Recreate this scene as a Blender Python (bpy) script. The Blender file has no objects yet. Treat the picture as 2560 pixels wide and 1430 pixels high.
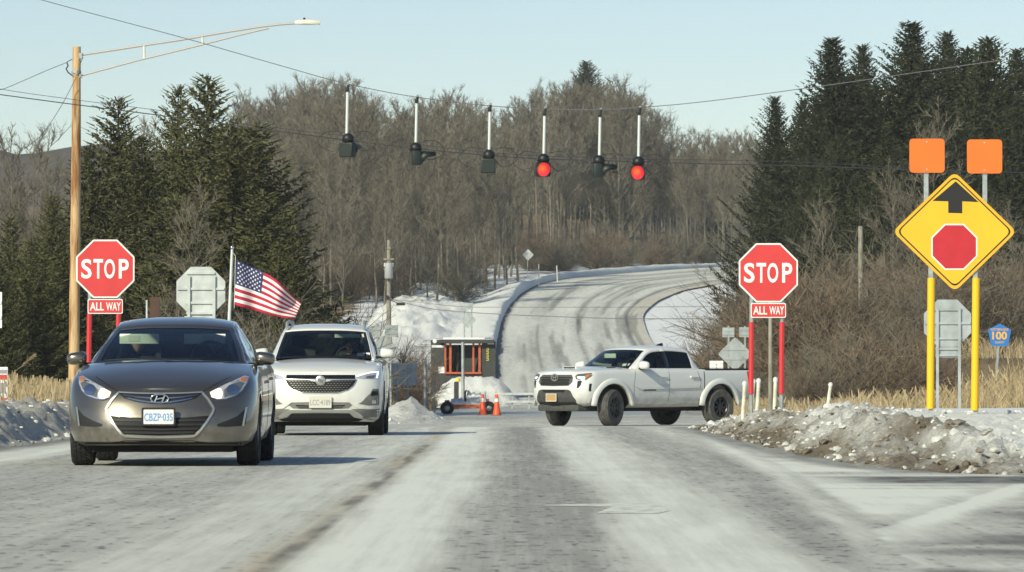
import bpy, bmesh, math, random
from mathutils import Vector, Matrix, noise
from mathutils.bvhtree import BVHTree
from mathutils.geometry import tessellate_polygon
R = math.radians
C = bpy.context.scene.collection
sc = bpy.context.scene

# ------------------------------------------------------------------ camera, world, sun, exposure
CAMH = 0.8
FPX = 12500.0
cam = bpy.data.objects.new('camera', bpy.data.cameras.new('camera'))
C.objects.link(cam)
cam.location = (0, 0, CAMH)
cam.rotation_euler = (R(90) + math.atan(235 / FPX), 0, -math.atan(6 / FPX))
cam.data.sensor_width = 36
cam.data.lens = 36 * FPX / 2560
cam.data.clip_start = 0.5
cam.data.clip_end = 30000
cam.data.dof.use_dof = True
cam.data.dof.focus_distance = 72
cam.data.dof.aperture_fstop = 16
sc.camera = cam

SUN_TO = Vector((-1.0, -1.5, 1.03)).normalized()      # direction towards the sun
SUN_EL = math.asin(SUN_TO.z)
SUN_AZ = math.atan2(SUN_TO.x, SUN_TO.y)                 # clockwise from +Y
w = bpy.data.worlds.new('World'); sc.world = w; w.use_nodes = True
nt = w.node_tree; nt.nodes.clear()
wo = nt.nodes.new('ShaderNodeOutputWorld'); bg = nt.nodes.new('ShaderNodeBackground')
sky = nt.nodes.new('ShaderNodeTexSky'); sky.sky_type = 'NISHITA'; sky.sun_disc = False
sky.sun_elevation = SUN_EL; sky.sun_rotation = SUN_AZ
sky.altitude = 600; sky.air_density = 1.0; sky.dust_density = 0.35; sky.ozone_density = 2.5
tint = nt.nodes.new('ShaderNodeMix'); tint.data_type = 'RGBA'; tint.blend_type = 'MULTIPLY'; tint.inputs[0].default_value = 1.0
tint.inputs[7].default_value = (1.0, 0.965, 0.95, 1)
nt.links.new(sky.outputs[0], tint.inputs[6]); nt.links.new(tint.outputs[2], bg.inputs[0]); nt.links.new(bg.outputs[0], wo.inputs[0])
bg.inputs[1].default_value = 0.110
sun = bpy.data.objects.new('sun', bpy.data.lights.new('sun', 'SUN')); C.objects.link(sun)
sun.data.energy = 4.7; sun.data.angle = R(0.5); sun.data.color = (1.0, 0.955, 0.72)
sun.rotation_euler = (-SUN_TO).to_track_quat('-Z', 'Y').to_euler()
sc.view_settings.view_transform = 'Standard'; sc.view_settings.look = 'None'
sc.view_settings.exposure = 0.0; sc.view_settings.gamma = 1.0
sc.render.engine = 'CYCLES'
sc.cycles.use_denoising = True
sc.cycles.max_bounces = 8; sc.cycles.transparent_max_bounces = 24
sc.cycles.volume_bounces = 0

# ------------------------------------------------------------------ small helpers
def W(px, py, d):
    return Vector(((px - 1274) / FPX * d, d, CAMH - (py - 950) / FPX * d))
def S(d): return FPX / d
def lerp(a, b, t): return a + (b - a) * t
def clamp(x, a=0.0, b=1.0): return max(a, min(b, x))
def sstep(a, b, x):
    t = clamp((x - a) / (b - a)); return t * t * (3 - 2 * t)
def interp(tab, x):
    if x <= tab[0][0]: return tab[0][1]
    for (a, va), (b, vb) in zip(tab, tab[1:]):
        if x <= b: return va + (vb - va) * (x - a) / (b - a)
    return tab[-1][1]
def sinterp(tab, x):
    """smooth (Catmull-Rom) interpolation of a table"""
    n = len(tab)
    if x <= tab[0][0]: return tab[0][1]
    if x >= tab[-1][0]: return tab[-1][1]
    for i in range(n - 1):
        if x <= tab[i + 1][0]: break
    x0, y0 = tab[i]; x1, y1 = tab[i + 1]; h = x1 - x0
    def slope(k):
        if k == 0: return (tab[1][1] - tab[0][1]) / (tab[1][0] - tab[0][0])
        if k == n - 1: return (tab[-1][1] - tab[-2][1]) / (tab[-1][0] - tab[-2][0])
        a = (tab[k][1] - tab[k - 1][1]) / (tab[k][0] - tab[k - 1][0]); b = (tab[k + 1][1] - tab[k][1]) / (tab[k + 1][0] - tab[k][0])
        if a * b <= 0: return 0
        return 2 * a * b / (a + b)
    m0, m1 = slope(i) * h, slope(i + 1) * h; t = (x - x0) / h
    return (2*t**3-3*t*t+1)*y0 + (t**3-2*t*t+t)*m0 + (-2*t**3+3*t*t)*y1 + (t**3-t*t)*m1
def fbm(x, y, z=0.0, o=4): return noise.fractal(Vector((x, y, z)), 1.0, 2.0, o)

# ------------------------------------------------------------------ materials
def new_mat(name):
    m = bpy.data.materials.new(name); m.use_nodes = True
    n = m.node_tree.nodes; b = n['Principled BSDF']
    return m, m.node_tree, b
def mat(name, col, rough=0.5, metal=0.0, coat=0.0, spec=0.5, var=0.0, vscale=8.0, bump=0.0, bscale=40.0, emit=None, estr=1.0, col2=None, coatr=0.04, stretch=None, vlo=0.35, vhi=0.65):
    m, t, b = new_mat(name)
    b.inputs['Base Color'].default_value = (*col, 1)
    b.inputs['Roughness'].default_value = rough
    b.inputs['Metallic'].default_value = metal
    b.inputs['Coat Weight'].default_value = coat
    b.inputs['Coat Roughness'].default_value = coatr
    b.inputs['Specular IOR Level'].default_value = spec
    if emit:
        b.inputs['Emission Color'].default_value = (*emit, 1); b.inputs['Emission Strength'].default_value = estr
    tc = None
    def coord():
        nonlocal tc
        if tc is None:
            a = t.nodes.new('ShaderNodeTexCoord'); tc = a.outputs['Object']
            if stretch:
                mp = t.nodes.new('ShaderNodeMapping'); mp.inputs['Scale'].default_value = stretch
                t.links.new(tc, mp.inputs[0]); tc = mp.outputs[0]
        return tc
    if var or col2:
        nz = t.nodes.new('ShaderNodeTexNoise'); nz.inputs['Scale'].default_value = vscale; nz.inputs['Detail'].default_value = 6
        t.links.new(coord(), nz.inputs['Vector'])
        rp = t.nodes.new('ShaderNodeValToRGB')
        c2 = col2 or tuple(min(1, c * (1 + var)) for c in col)
        c1 = col if col2 else tuple(c * (1 - var) for c in col)
        rp.color_ramp.elements[0].color = (*c1, 1); rp.color_ramp.elements[1].color = (*c2, 1)
        rp.color_ramp.elements[0].position = vlo; rp.color_ramp.elements[1].position = vhi
        t.links.new(nz.outputs['Fac'], rp.inputs[0]); t.links.new(rp.outputs[0], b.inputs['Base Color'])
    if bump:
        nz = t.nodes.new('ShaderNodeTexNoise'); nz.inputs['Scale'].default_value = bscale; nz.inputs['Detail'].default_value = 5
        t.links.new(coord(), nz.inputs['Vector'])
        bp = t.nodes.new('ShaderNodeBump'); bp.inputs['Strength'].default_value = bump; bp.inputs['Distance'].default_value = 0.05
        t.links.new(nz.outputs['Fac'], bp.inputs['Height']); t.links.new(bp.outputs[0], b.inputs['Normal'])
    return m
def paint_mat(name, col, rough, metal, coat, coatr, dirt, zlo, zhi):
    """car paint with dried road salt thrown up along the lower body"""
    m, t, b = new_mat(name); N = t.nodes.new
    tc = N('ShaderNodeTexCoord'); sp_ = N('ShaderNodeSeparateXYZ'); t.links.new(tc.outputs['Object'], sp_.inputs[0])
    mr = N('ShaderNodeMapRange'); mr.inputs[1].default_value = zhi; mr.inputs[2].default_value = zlo; t.links.new(sp_.outputs[2], mr.inputs[0])
    nz = N('ShaderNodeTexNoise'); nz.inputs['Scale'].default_value = 5; nz.inputs['Detail'].default_value = 9; nz.inputs['Roughness'].default_value = .7; t.links.new(tc.outputs['Object'], nz.inputs['Vector'])
    rp = N('ShaderNodeValToRGB'); rp.color_ramp.elements[0].position = .35; rp.color_ramp.elements[1].position = .7; t.links.new(nz.outputs['Fac'], rp.inputs[0])
    ml = N('ShaderNodeMath'); ml.operation = 'MULTIPLY'; t.links.new(mr.outputs[0], ml.inputs[0]); t.links.new(rp.outputs[0], ml.inputs[1])
    mx = N('ShaderNodeMix'); mx.data_type = 'RGBA'; t.links.new(ml.outputs[0], mx.inputs[0]); mx.inputs[6].default_value = (*col, 1); mx.inputs[7].default_value = (*dirt, 1); t.links.new(mx.outputs[2], b.inputs['Base Color'])
    for sock, base, top in (('Roughness', rough, .8), ('Metallic', metal, 0.0), ('Coat Weight', coat, 0.0)):
        r2 = N('ShaderNodeMapRange'); r2.inputs[3].default_value = base; r2.inputs[4].default_value = top; t.links.new(ml.outputs[0], r2.inputs[0]); t.links.new(r2.outputs[0], b.inputs[sock])
    b.inputs['Coat Roughness'].default_value = coatr
    return m
def leaf_mat(name, dark, light, rough=0.7):
    m, t, b = new_mat(name)
    g = t.nodes.new('ShaderNodeNewGeometry'); oi = t.nodes.new('ShaderNodeObjectInfo')
    mx = t.nodes.new('ShaderNodeMath'); mx.operation = 'MULTIPLY_ADD'; mx.inputs[1].default_value = 0.7
    ml = t.nodes.new('ShaderNodeMath'); ml.operation = 'MULTIPLY'; ml.inputs[1].default_value = 0.3
    t.links.new(oi.outputs['Random'], ml.inputs[0]); t.links.new(g.outputs['Random Per Island'], mx.inputs[0]); t.links.new(ml.outputs[0], mx.inputs[2])
    rp = t.nodes.new('ShaderNodeValToRGB')
    rp.color_ramp.elements[0].color = (*dark, 1); rp.color_ramp.elements[1].color = (*light, 1)
    t.links.new(mx.outputs[0], rp.inputs[0]); t.links.new(rp.outputs[0], b.inputs['Base Color'])
    b.inputs['Roughness'].default_value = rough; b.inputs['Specular IOR Level'].default_value = 0.2
    return m
def glass_mat(name, tint, gloss_rough=0.02):
    m, t, b = new_mat(name); t.nodes.remove(b)
    out = t.nodes['Material Output']
    tr = t.nodes.new('ShaderNodeBsdfTransparent'); tr.inputs[0].default_value = (*tint, 1)
    gl = t.nodes.new('ShaderNodeBsdfGlossy'); gl.inputs['Roughness'].default_value = gloss_rough; gl.inputs[0].default_value = (0.9, 0.95, 1, 1)
    fr = t.nodes.new('ShaderNodeFresnel'); fr.inputs[0].default_value = 1.45
    mx = t.nodes.new('ShaderNodeMixShader')
    t.links.new(fr.outputs[0], mx.inputs[0]); t.links.new(tr.outputs[0], mx.inputs[1]); t.links.new(gl.outputs[0], mx.inputs[2]); t.links.new(mx.outputs[0], out.inputs[0])
    return m

M = {}
M['bronze'] = paint_mat('bronze_paint', (0.195, 0.174, 0.145), 0.27, 0.85, 1.0, .04, (.24, .23, .21), .15, .55)
M['white_paint'] = paint_mat('pearl_white_paint', (0.70, 0.70, 0.665), 0.35, 0.0, 1.0, .03, (.36, .34, .30), .2, .75)
M['truck_white'] = paint_mat('truck_white_paint', (0.70, 0.71, 0.69), 0.38, 0.0, .8, .05, (.36, .34, .30), .35, .95)
M['cladding'] = mat('grey_cladding', (0.16, 0.16, 0.15), 0.6, var=0.15)
M['black_plastic'] = mat('black_plastic', (0.010, 0.010, 0.011), 0.55, spec=0.25)
M['dark_plastic'] = mat('dark_plastic', (0.022, 0.022, 0.023), 0.55, spec=0.3)
M['grey_mesh'] = mat('grey_grille_mesh', (0.20, 0.20, 0.19), 0.45, 0.5)
M['gloss_black'] = mat('gloss_black', (0.008, 0.008, 0.01), 0.12, coat=0.5)
M['under'] = mat('underbody', (0.008, 0.008, 0.009), 0.9)
M['interior'] = mat('cabin_trim', (0.018, 0.018, 0.02), 0.8)
M['seat'] = mat('seat_fabric', (0.05, 0.05, 0.05), 0.9)
M['visor'] = mat('sun_visor', (0.72, 0.74, 0.64), 0.8)
M['trim_light'] = mat('pale_cabin_trim', (0.55, 0.56, 0.48), 0.8)
M['chrome'] = mat('chrome', (0.75, 0.75, 0.75), 0.12, 1.0)
M['silver'] = mat('silver_trim', (0.55, 0.55, 0.53), 0.35, 0.8)
M['rubber'] = mat('tyre_rubber', (0.022, 0.022, 0.022), 0.85, var=0.5, vscale=14, bump=0.2, bscale=60)
M['rubber_dusty'] = mat('dusty_tyre_rubber', (0.085, 0.083, 0.078), 0.9, var=0.3, vscale=10, bump=0.3, bscale=60)
M['rim'] = mat('alloy_rim', (0.35, 0.35, 0.35), 0.35, 0.9)
M['rim_dark'] = mat('dark_alloy_rim', (0.06, 0.06, 0.065), 0.4, 0.7)
M['glass'] = glass_mat('windshield_glass', (0.70, 0.80, 0.74))
M['glass_dark'] = glass_mat('tinted_glass', (0.10, 0.12, 0.12))
M['lamp_glass'] = mat('headlamp_lens', (0.58, 0.59, 0.60), 0.16, 0.55, coat=1.0, col2=(0.85, 0.86, 0.88), vscale=14)
M['lamp_dark'] = mat('headlamp_dark_bezel', (0.20, 0.20, 0.21), 0.2, 0.5, coat=1.0)
M['amber_lit'] = mat('lit_turn_lamp', (1.0, 0.75, 0.5), 0.3, emit=(1.0, 0.66, 0.34), estr=2.2)
M['amber'] = mat('amber_lens', (0.5, 0.16, 0.03), 0.2)
M['drl'] = mat('daytime_lamp', (0.9, 0.9, 0.95), 0.3, emit=(0.90, 0.90, 1.0), estr=1.0)
M['plate_white'] = mat('white_plate', (0.72, 0.74, 0.74), 0.4)
M['plate_cream'] = mat('cream_plate', (0.62, 0.60, 0.52), 0.4)
M['plate_gold'] = mat('gold_plate', (0.46, 0.29, 0.13), 0.5)
M['grille_grey'] = mat('grille_grey', (0.10, 0.10, 0.095), 0.5, 0.3)
M['bumper_grey'] = mat('dark_bumper_plastic', (0.065, 0.065, 0.062), 0.65, var=.2, spec=.3)
M['ink_blue'] = mat('blue_ink', (0.12, 0.30, 0.62), 0.5)
M['ink_grey'] = mat('faded_ink', (0.30, 0.31, 0.34), 0.5)
M['skin'] = mat('skin', (0.45, 0.26, 0.18), 0.6)
M['cloth_dark'] = mat('dark_clothing', (0.03, 0.03, 0.035), 0.9)
M['hair_grey'] = mat('grey_hair', (0.30, 0.28, 0.26), 0.8)
M['hair_dark'] = mat('dark_hair', (0.03, 0.025, 0.02), 0.8)
M['sign_red_deep'] = mat('sign_red_deep', (0.50, 0.018, 0.028), 0.5, var=0.08, vscale=4)
M['sign_red'] = mat('sign_red', (0.62, 0.045, 0.045), 0.45, var=0.06, vscale=3)
M['sign_white'] = mat('sign_white', (0.78, 0.80, 0.78), 0.45)
M['sign_yellow'] = mat('sign_yellow', (0.80, 0.46, 0.02), 0.45, var=0.04, vscale=2)
M['sign_edge_yellow'] = mat('sign_edge_yellow', (0.80, 0.42, 0.02), 0.45)
M['sign_orange'] = mat('sign_orange', (0.80, 0.165, 0.018), 0.45, var=0.04, vscale=3)
M['sign_black'] = mat('sign_black', (0.012, 0.012, 0.012), 0.5)
M['sign_blue'] = mat('sign_blue', (0.03, 0.18, 0.52), 0.45)
M['sign_gold'] = mat('sign_gold', (0.80, 0.42, 0.06), 0.5)
M['alu'] = mat('bare_aluminium', (0.40, 0.43, 0.43), 0.5, 0.35, var=0.18, vscale=3)
M['alu_light'] = mat('weathered_aluminium', (0.52, 0.55, 0.54), 0.55, 0.3, var=0.15, vscale=4)
M['galv'] = mat('galvanised_steel', (0.38, 0.41, 0.41), 0.5, 0.4, var=0.2, vscale=10)
M['tube_yellow'] = mat('yellow_reflective_strip', (0.88, 0.50, 0.01), 0.5)
M['tube_red'] = mat('red_reflective_strip', (0.60, 0.03, 0.035), 0.5)
M['stake_white'] = mat('white_stake', (0.66, 0.64, 0.52), 0.6, var=0.2, vscale=12)
M['wood'] = mat('utility_pole_wood', (0.60, 0.41, 0.21), 0.85, col2=(0.27, 0.12, 0.04), vscale=2.4, stretch=(2.6, 2.6, 0.34), vlo=0.44, vhi=0.62, bump=0.4, bscale=14)
M['wood_grey'] = mat('grey_weathered_wood', (0.26, 0.24, 0.19), 0.9, var=0.3, vscale=6, stretch=(3, 3, 0.5))
M['lamp_grey'] = mat('lamp_arm_metal', (0.50, 0.47, 0.44), 0.5, 0.3)
M['lamp_body'] = mat('pale_lamp_body', (0.74, 0.72, 0.62), 0.5)
M['wire'] = mat('black_cable', (0.03, 0.03, 0.035), 0.6)
M['wire_grey'] = mat('weathered_cable', (0.14, 0.14, 0.16), 0.6)
M['signal_green'] = mat('dark_green_housing', (0.006, 0.014, 0.012), 0.5, var=0.2, vscale=9)
M['signal_black'] = mat('black_signal_parts', (0.008, 0.010, 0.011), 0.5)
M['rod'] = mat('pale_hanger_rod', (0.66, 0.69, 0.68), 0.4, 0.2)
M['flag_red'] = mat('flag_red', (0.45, 0.02, 0.05), 0.8)
M['flag_white'] = mat('flag_white', (0.80, 0.78, 0.77), 0.8)
M['flag_blue'] = mat('flag_blue', (0.03, 0.04, 0.13), 0.8)
M['bark'] = mat('grey_bark', (0.150, 0.134, 0.106), 0.9, var=0.35, vscale=3)
M['bark_dark'] = mat('dark_bark', (0.055, 0.048, 0.042), 0.9, var=0.3, vscale=3)
M['twig'] = leaf_mat('bare_twigs', (0.085, 0.074, 0.056), (0.215, 0.190, 0.148), 0.9)
M['twig_pale'] = leaf_mat('pale_twigs', (0.13, 0.113, 0.088), (0.26, 0.23, 0.18), 0.9)
M['twig_brown'] = leaf_mat('brown_twigs', (0.10, 0.070, 0.048), (0.24, 0.18, 0.13), 0.9)
M['needle'] = leaf_mat('spruce_needles', (0.026, 0.032, 0.016), (0.150, 0.142, 0.060), 0.75)
M['needle_dark'] = leaf_mat('dark_spruce_needles', (0.014, 0.021, 0.012), (0.070, 0.074, 0.034), 0.75)
M['grass'] = leaf_mat('dry_grass', (0.24, 0.18, 0.10), (0.52, 0.42, 0.265), 0.9)
M['booth_dark'] = mat('charcoal_panel', (0.040, 0.042, 0.042), 0.7, var=0.15, vscale=4)
M['booth_orange'] = mat('orange_frame', (0.42, 0.09, 0.035), 0.7, var=.2, vscale=6)
M['yellow_paint'] = mat('yellow_paint', (0.75, 0.62, 0.06), 0.6)
M['cone_orange'] = mat('cone_orange', (0.80, 0.09, 0.02), 0.5)
M['trailer_orange'] = mat('faded_orange_paint', (0.62, 0.17, 0.07), 0.7, var=0.25, vscale=5)
M['transformer'] = mat('transformer_grey', (0.36, 0.37, 0.38), 0.5)

# ------------------------------------------------------------------ object helpers
def link(o, parent=None):
    C.objects.link(o)
    if parent is not None: o.parent = parent
    return o
def tag(o, label, cat, group=None, kind=None):
    if label: o['label'] = label
    if cat: o['category'] = cat
    if group: o['group'] = group
    if kind: o['kind'] = kind
    return o
def thing(name, label, cat, loc=(0, 0, 0), rotz=0, group=None):
    o = bpy.data.objects.new(name, None); o.empty_display_size = 0.3
    link(o); o.location = loc; o.rotation_euler = (0, 0, rotz)
    return tag(o, label, cat, group)
def copy_tree(root, loc=None, rotz=None, scale=None, label=None):
    def rec(o, par):
        c = o.copy(); C.objects.link(c)
        if par is not None: c.parent = par
        for ch in KIDS.get(o.name, []): rec(ch, c)
        return c
    r = rec(root, None)
    if loc is not None: r.location = loc
    if rotz is not None: r.rotation_euler = (0, 0, rotz)
    if scale is not None: r.scale = scale
    if label: r['label'] = label
    return r
KIDS = {}
class MB:
    """collects shapes, builds ONE mesh object"""
    def __init__(s): s.v = []; s.f = []; s.m = []
    def add(s, vs, fs, mi=0):
        o = len(s.v); s.v.extend([tuple(p) for p in vs])
        for f in fs: s.f.append(tuple(i + o for i in f)); s.m.append(mi)
        return s
    def box(s, c, size, mi=0, rot=None):
        hx, hy, hz = size[0] / 2, size[1] / 2, size[2] / 2
        vs = [Vector((sx * hx, sy * hy, sz * hz)) for sx in (-1, 1) for sy in (-1, 1) for sz in (-1, 1)]
        if rot is not None: vs = [rot @ p for p in vs]
        vs = [p + Vector(c) for p in vs]
        return s.add(vs, [(0, 1, 3, 2), (4, 6, 7, 5), (0, 4, 5, 1), (2, 3, 7, 6), (0, 2, 6, 4), (1, 5, 7, 3)], mi)
    def bbox(s, c, size, b=0.01, mi=0, rot=None):
        """box with chamfered vertical/horizontal edges"""
        bm = bmesh.new(); bmesh.ops.create_cube(bm, size=1)
        for vv in bm.verts: vv.co = Vector((vv.co.x * size[0], vv.co.y * size[1], vv.co.z * size[2]))
        bmesh.ops.bevel(bm, geom=bm.edges[:] , offset=b, segments=2, affect='EDGES', profile=0.6)
        bm.verts.index_update()
        vs = [v.co.copy() for v in bm.verts]; fs = [[v.index for v in f.verts] for f in bm.faces]; bm.free()
        if rot is not None: vs = [rot @ p for p in vs]
        return s.add([p + Vector(c) for p in vs], fs, mi)
    def tube(s, pts, rad, n=8, mi=0, caps=True):
        pts = [Vector(p) for p in pts]
        if not hasattr(rad, '__len__'): rad = [rad] * len(pts)
        vs = []; up = Vector((0, 0, 1))
        ref = None
        for i, p in enumerate(pts):
            a = pts[max(0, i - 1)]; b = pts[min(len(pts) - 1, i + 1)]
            d = (b - a); d = d.normalized() if d.length > 1e-9 else Vector((0, 0, 1))
            if ref is None: ref = Vector((1, 0, 0)) if abs(d.x) < 0.9 else Vector((0, 1, 0))
            e1 = ref - d * ref.dot(d)
            if e1.length < 1e-4: e1 = Vector((0, 1, 0)) - d * d.y
            e1.normalize(); ref = e1; e2 = d.cross(e1)
            for k in range(n):
                a_ = 2 * math.pi * k / n
                vs.append(p + (e1 * math.cos(a_) + e2 * math.sin(a_)) * rad[i])
        fs = []
        for i in range(len(pts) - 1):
            for k in range(n):
                k2 = (k + 1) % n
                fs.append((i * n + k, i * n + k2, (i + 1) * n + k2, (i + 1) * n + k))
        if caps: fs.append(tuple(range(n - 1, -1, -1))); fs.append(tuple((len(pts) - 1) * n + k for k in range(n)))
        return s.add(vs, fs, mi)
    def lathe(s, prof, n=24, axis='z', c=(0, 0, 0), mi=0):
        """prof: (radius, along)"""
        vs = []; c = Vector(c)
        for r, h in prof:
            for k in range(n):
                a = 2 * math.pi * k / n; p = (r * math.cos(a), r * math.sin(a), h)
                if axis == 'x': p = (p[2], p[0], p[1])
                elif axis == 'y': p = (p[0], p[2], p[1])
                vs.append(Vector(p) + c)
        fs = []
        for i in range(len(prof) - 1):
            for k in range(n):
                k2 = (k + 1) % n
                fs.append((i * n + k, i * n + k2, (i + 1) * n + k2, (i + 1) * n + k))
        return s.add(vs, fs, mi)
    def prism(s, poly, y0, y1, mi=0, mi_front=None):
        """polygon in x,z extruded along y"""
        n = len(poly); tri = tessellate_polygon([[Vector((p[0], p[1], 0)) for p in poly]])
        a = [(p[0], y0, p[1]) for p in poly]; b = [(p[0], y1, p[1]) for p in poly]
        s.add(a, [tuple(t) for t in tri], mi if mi_front is None else mi_front)
        s.add(b, [tuple(t) for t in tri], mi)
        s.add(a + b, [(i, (i + 1) % n, n + (i + 1) % n, n + i) for i in range(n)], mi)
        return s
    def ribbon(s, a, b, w0, w1, side, mi=0):
        a = Vector(a); b = Vector(b)
        return s.add([a - side * w0, a + side * w0, b + side * w1, b - side * w1], [(0, 1, 2, 3)], mi)
    def build(s, name, mats, parent=None, smooth=None, normals=True):
        me = bpy.data.meshes.new(name); me.from_pydata(s.v, [], s.f)
        if not isinstance(mats, (list, tuple)): mats = [mats]
        for m in mats: me.materials.append(M[m] if isinstance(m, str) else m)
        if len(mats) > 1: me.polygons.foreach_set('material_index', s.m)
        if normals:
            bm = bmesh.new(); bm.from_mesh(me); bmesh.ops.recalc_face_normals(bm, faces=bm.faces); bm.to_mesh(me); bm.free()
        if smooth is not None:
            me.polygons.foreach_set('use_smooth', [True] * len(me.polygons)); me.set_sharp_from_angle(angle=R(smooth))
        me.update()
        o = bpy.data.objects.new(name, me); link(o, parent)
        if parent is not None: KIDS.setdefault(parent.name, []).append(o)
        return o
def text_mesh(txt, size, sx=1.0, offset=0.0, spacing=1.0):
    """text as triangles in x,z (centred), returns verts, faces"""
    cu = bpy.data.curves.new('lettering', 'FONT'); cu.body = txt; cu.size = size; cu.offset = offset
    cu.align_x = 'CENTER'; cu.align_y = 'CENTER'; cu.space_character = spacing; cu.resolution_u = 4
    o = bpy.data.objects.new('lettering', cu); C.objects.link(o)
    dg = bpy.context.evaluated_depsgraph_get(); me = bpy.data.meshes.new_from_object(o.evaluated_get(dg))
    vs = [Vector((v.co.x * sx, 0, v.co.y)) for v in me.vertices]; fs = [tuple(p.vertices) for p in me.polygons]
    bpy.data.objects.remove(o); bpy.data.curves.remove(cu); bpy.data.meshes.remove(me)
    if vs:
        x0 = min(v.x for v in vs); x1 = max(v.x for v in vs); z0 = min(v.z for v in vs); z1 = max(v.z for v in vs)
        for v in vs: v.x -= (x0 + x1) / 2; v.z -= (z0 + z1) / 2
    return vs, fs, (x1 - x0, z1 - z0)
def add_text(mb, txt, w_, h_, c, mi=0, offset=0.0, dy=0.004, spacing=1.0):
    """lettering fitted into w_ x h_, facing -y, at c, a thin raised sheet"""
    vs, fs, (tw, th) = text_mesh(txt, 1.0, 1.0, offset, spacing)
    vs = [Vector((v.x * w_ / tw + c[0], c[1], v.z * h_ / th + c[2])) for v in vs]
    mb.add(vs, fs, mi)
def ngon(n, r, rot=0.0): return [(r * math.cos(rot + 2 * math.pi * k / n), r * math.sin(rot + 2 * math.pi * k / n)) for k in range(n)]
def rrect(w_, h_, r, n=4):
    out = []
    for cx, cz, a0 in ((w_/2-r, h_/2-r, 0), (-w_/2+r, h_/2-r, 90), (-w_/2+r, -h_/2+r, 180), (w_/2-r, -h_/2+r, 270)):
        for k in range(n + 1):
            a = R(a0 + 90 * k / n); out.append((cx + r * math.cos(a), cz + r * math.sin(a)))
    return out
def rpoly(pts, r, n=4):
    """rounded polygon"""
    out = []; m = len(pts)
    for i in range(m):
        p = Vector(pts[i]); a = (Vector(pts[i - 1]) - p).normalized(); b = (Vector(pts[(i + 1) % m]) - p).normalized()
        p0 = p + a * r; p1 = p + b * r
        for k in range(n + 1):
            t = k / n; q = p0 * (1 - t) ** 2 + p * 2 * t * (1 - t) + p1 * t * t; out.append((q.x, q.y))
    return out
def grid_mesh(name, nu, nv, fn, mats, parent=None, matfn=None, uv=False, attr=None):
    vs = []; 
    for j in range(nv):
        for i in range(nu): vs.append(fn(i, j))
    fs = [(j * nu + i, j * nu + i + 1, (j + 1) * nu + i + 1, (j + 1) * nu + i) for j in range(nv - 1) for i in range(nu - 1)]
    me = bpy.data.meshes.new(name); me.from_pydata([tuple(v) for v in vs], [], fs)
    if not isinstance(mats, (list, tuple)): mats = [mats]
    for m in mats: me.materials.append(M[m] if isinstance(m, str) else m)
    if matfn: me.polygons.foreach_set('material_index', [matfn(i, j) for j in range(nv - 1) for i in range(nu - 1)])
    me.polygons.foreach_set('use_smooth', [True] * len(me.polygons))
    if uv:
        l = me.uv_layers.new(name='UVMap')
        for p in me.polygons:
            for li in p.loop_indices:
                vi = me.loops[li].vertex_index; l.data[li].uv = ((vi % nu) / (nu - 1), (vi // nu) / (nv - 1))
    if attr:
        a = me.attributes.new('cover', 'FLOAT', 'POINT'); a.data.foreach_set('value', [attr(*v) for v in vs])
    me.update()
    o = bpy.data.objects.new(name, me); link(o, parent)
    if parent is not None: KIDS.setdefault(parent.name, []).append(o)
    return o
# ------------------------------------------------------------------ the ground
ZR = [(-200, 0.0), (60, 0.0), (85, -0.03), (110, -0.21), (130, -0.30), (174, -0.40), (200, -0.28), (230, 0.34), (270, 1.55), (310, 3.05), (350, 5.0), (400, 7.36), (430, 8.95), (460, 10.2), (500, 11.9), (560, 14.2), (700, 21), (900, 28), (1500, 38), (4000, 50), (12000, 50)]
def zr(d): return sinterp(ZR, d)
LEFT_E = [(165, -4.9), (200, -2.0), (230, -0.72), (270, -0.82), (310, -0.79), (350, -0.5), (400, 0.58), (430, 2.4), (460, 5.7), (480, 11), (500, 17), (515, 22.5), (535, 32)]
RIGHT_E = [(165, 6.4), (200, 7.7), (230, 7.9), (270, 7.9), (310, 7.9), (350, 8.3), (390, 10.2), (415, 12.8), (435, 16.6), (450, 19.6), (465, 25), (480, 31), (490, 40)]
def road_right(d): return interp([(42.5, 8.4), (46, 4.7), (108, 4.9), (113, 8.4)], d)
def in_road(x, d):
    if d < 165: return -8.2 < x < road_right(d) - .25
    if d < 540: return sinterp(LEFT_E, d) - 1.5 < x < sinterp(RIGHT_E, d) + 2.0
    return False
def T(x, d):
    z = zr(d)
    side = 0.0
    side += 1.9 * sstep(8, 15, x) * sstep(96, 128, d) * (1 - sstep(165, 240, d))
    side += 0.35 * sstep(-8, -13, x) * sstep(70, 110, d) * (1 - sstep(200, 260, d))
    side += 0.34 * sstep(4.4, 6.2, x) * sstep(56, 72, d) * (1 - sstep(99, 108, d))
    off = sstep(8, 12, abs(x)) if d < 165 else sstep(1.0, 5.0, max(sinterp(LEFT_E, d) - x, x - sinterp(RIGHT_E, d)))
    if d > 240: side += 7.0 * sstep(-16, -60, x) * sstep(240, 420, d) * (1 - sstep(420, 560, d) * 0.5)
    z += side + off * (0.16 * fbm(x * 0.22, d * 0.10, 1.7) + 0.05 * fbm(x * 0.9, d * 0.5, 5.1))
    if d > 560:
        px = 1274 + x / d * FPX
        z += 8 * sstep(560, 740, d) * sstep(480, 640, px) * (1 - sstep(1560, 1760, px)) + 6 * sstep(600, 800, d) * sstep(1560, 1760, px)
    if d > 540:
        z += 26 * sstep(700, 2500, d) * fbm(x / 700.0, d / 900.0, 9.0, 3)
    if in_road(x, d) or (118 < d < 167 and abs(x) < 82 and True): 
        z = zr(d) - 0.12
    return z
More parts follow.
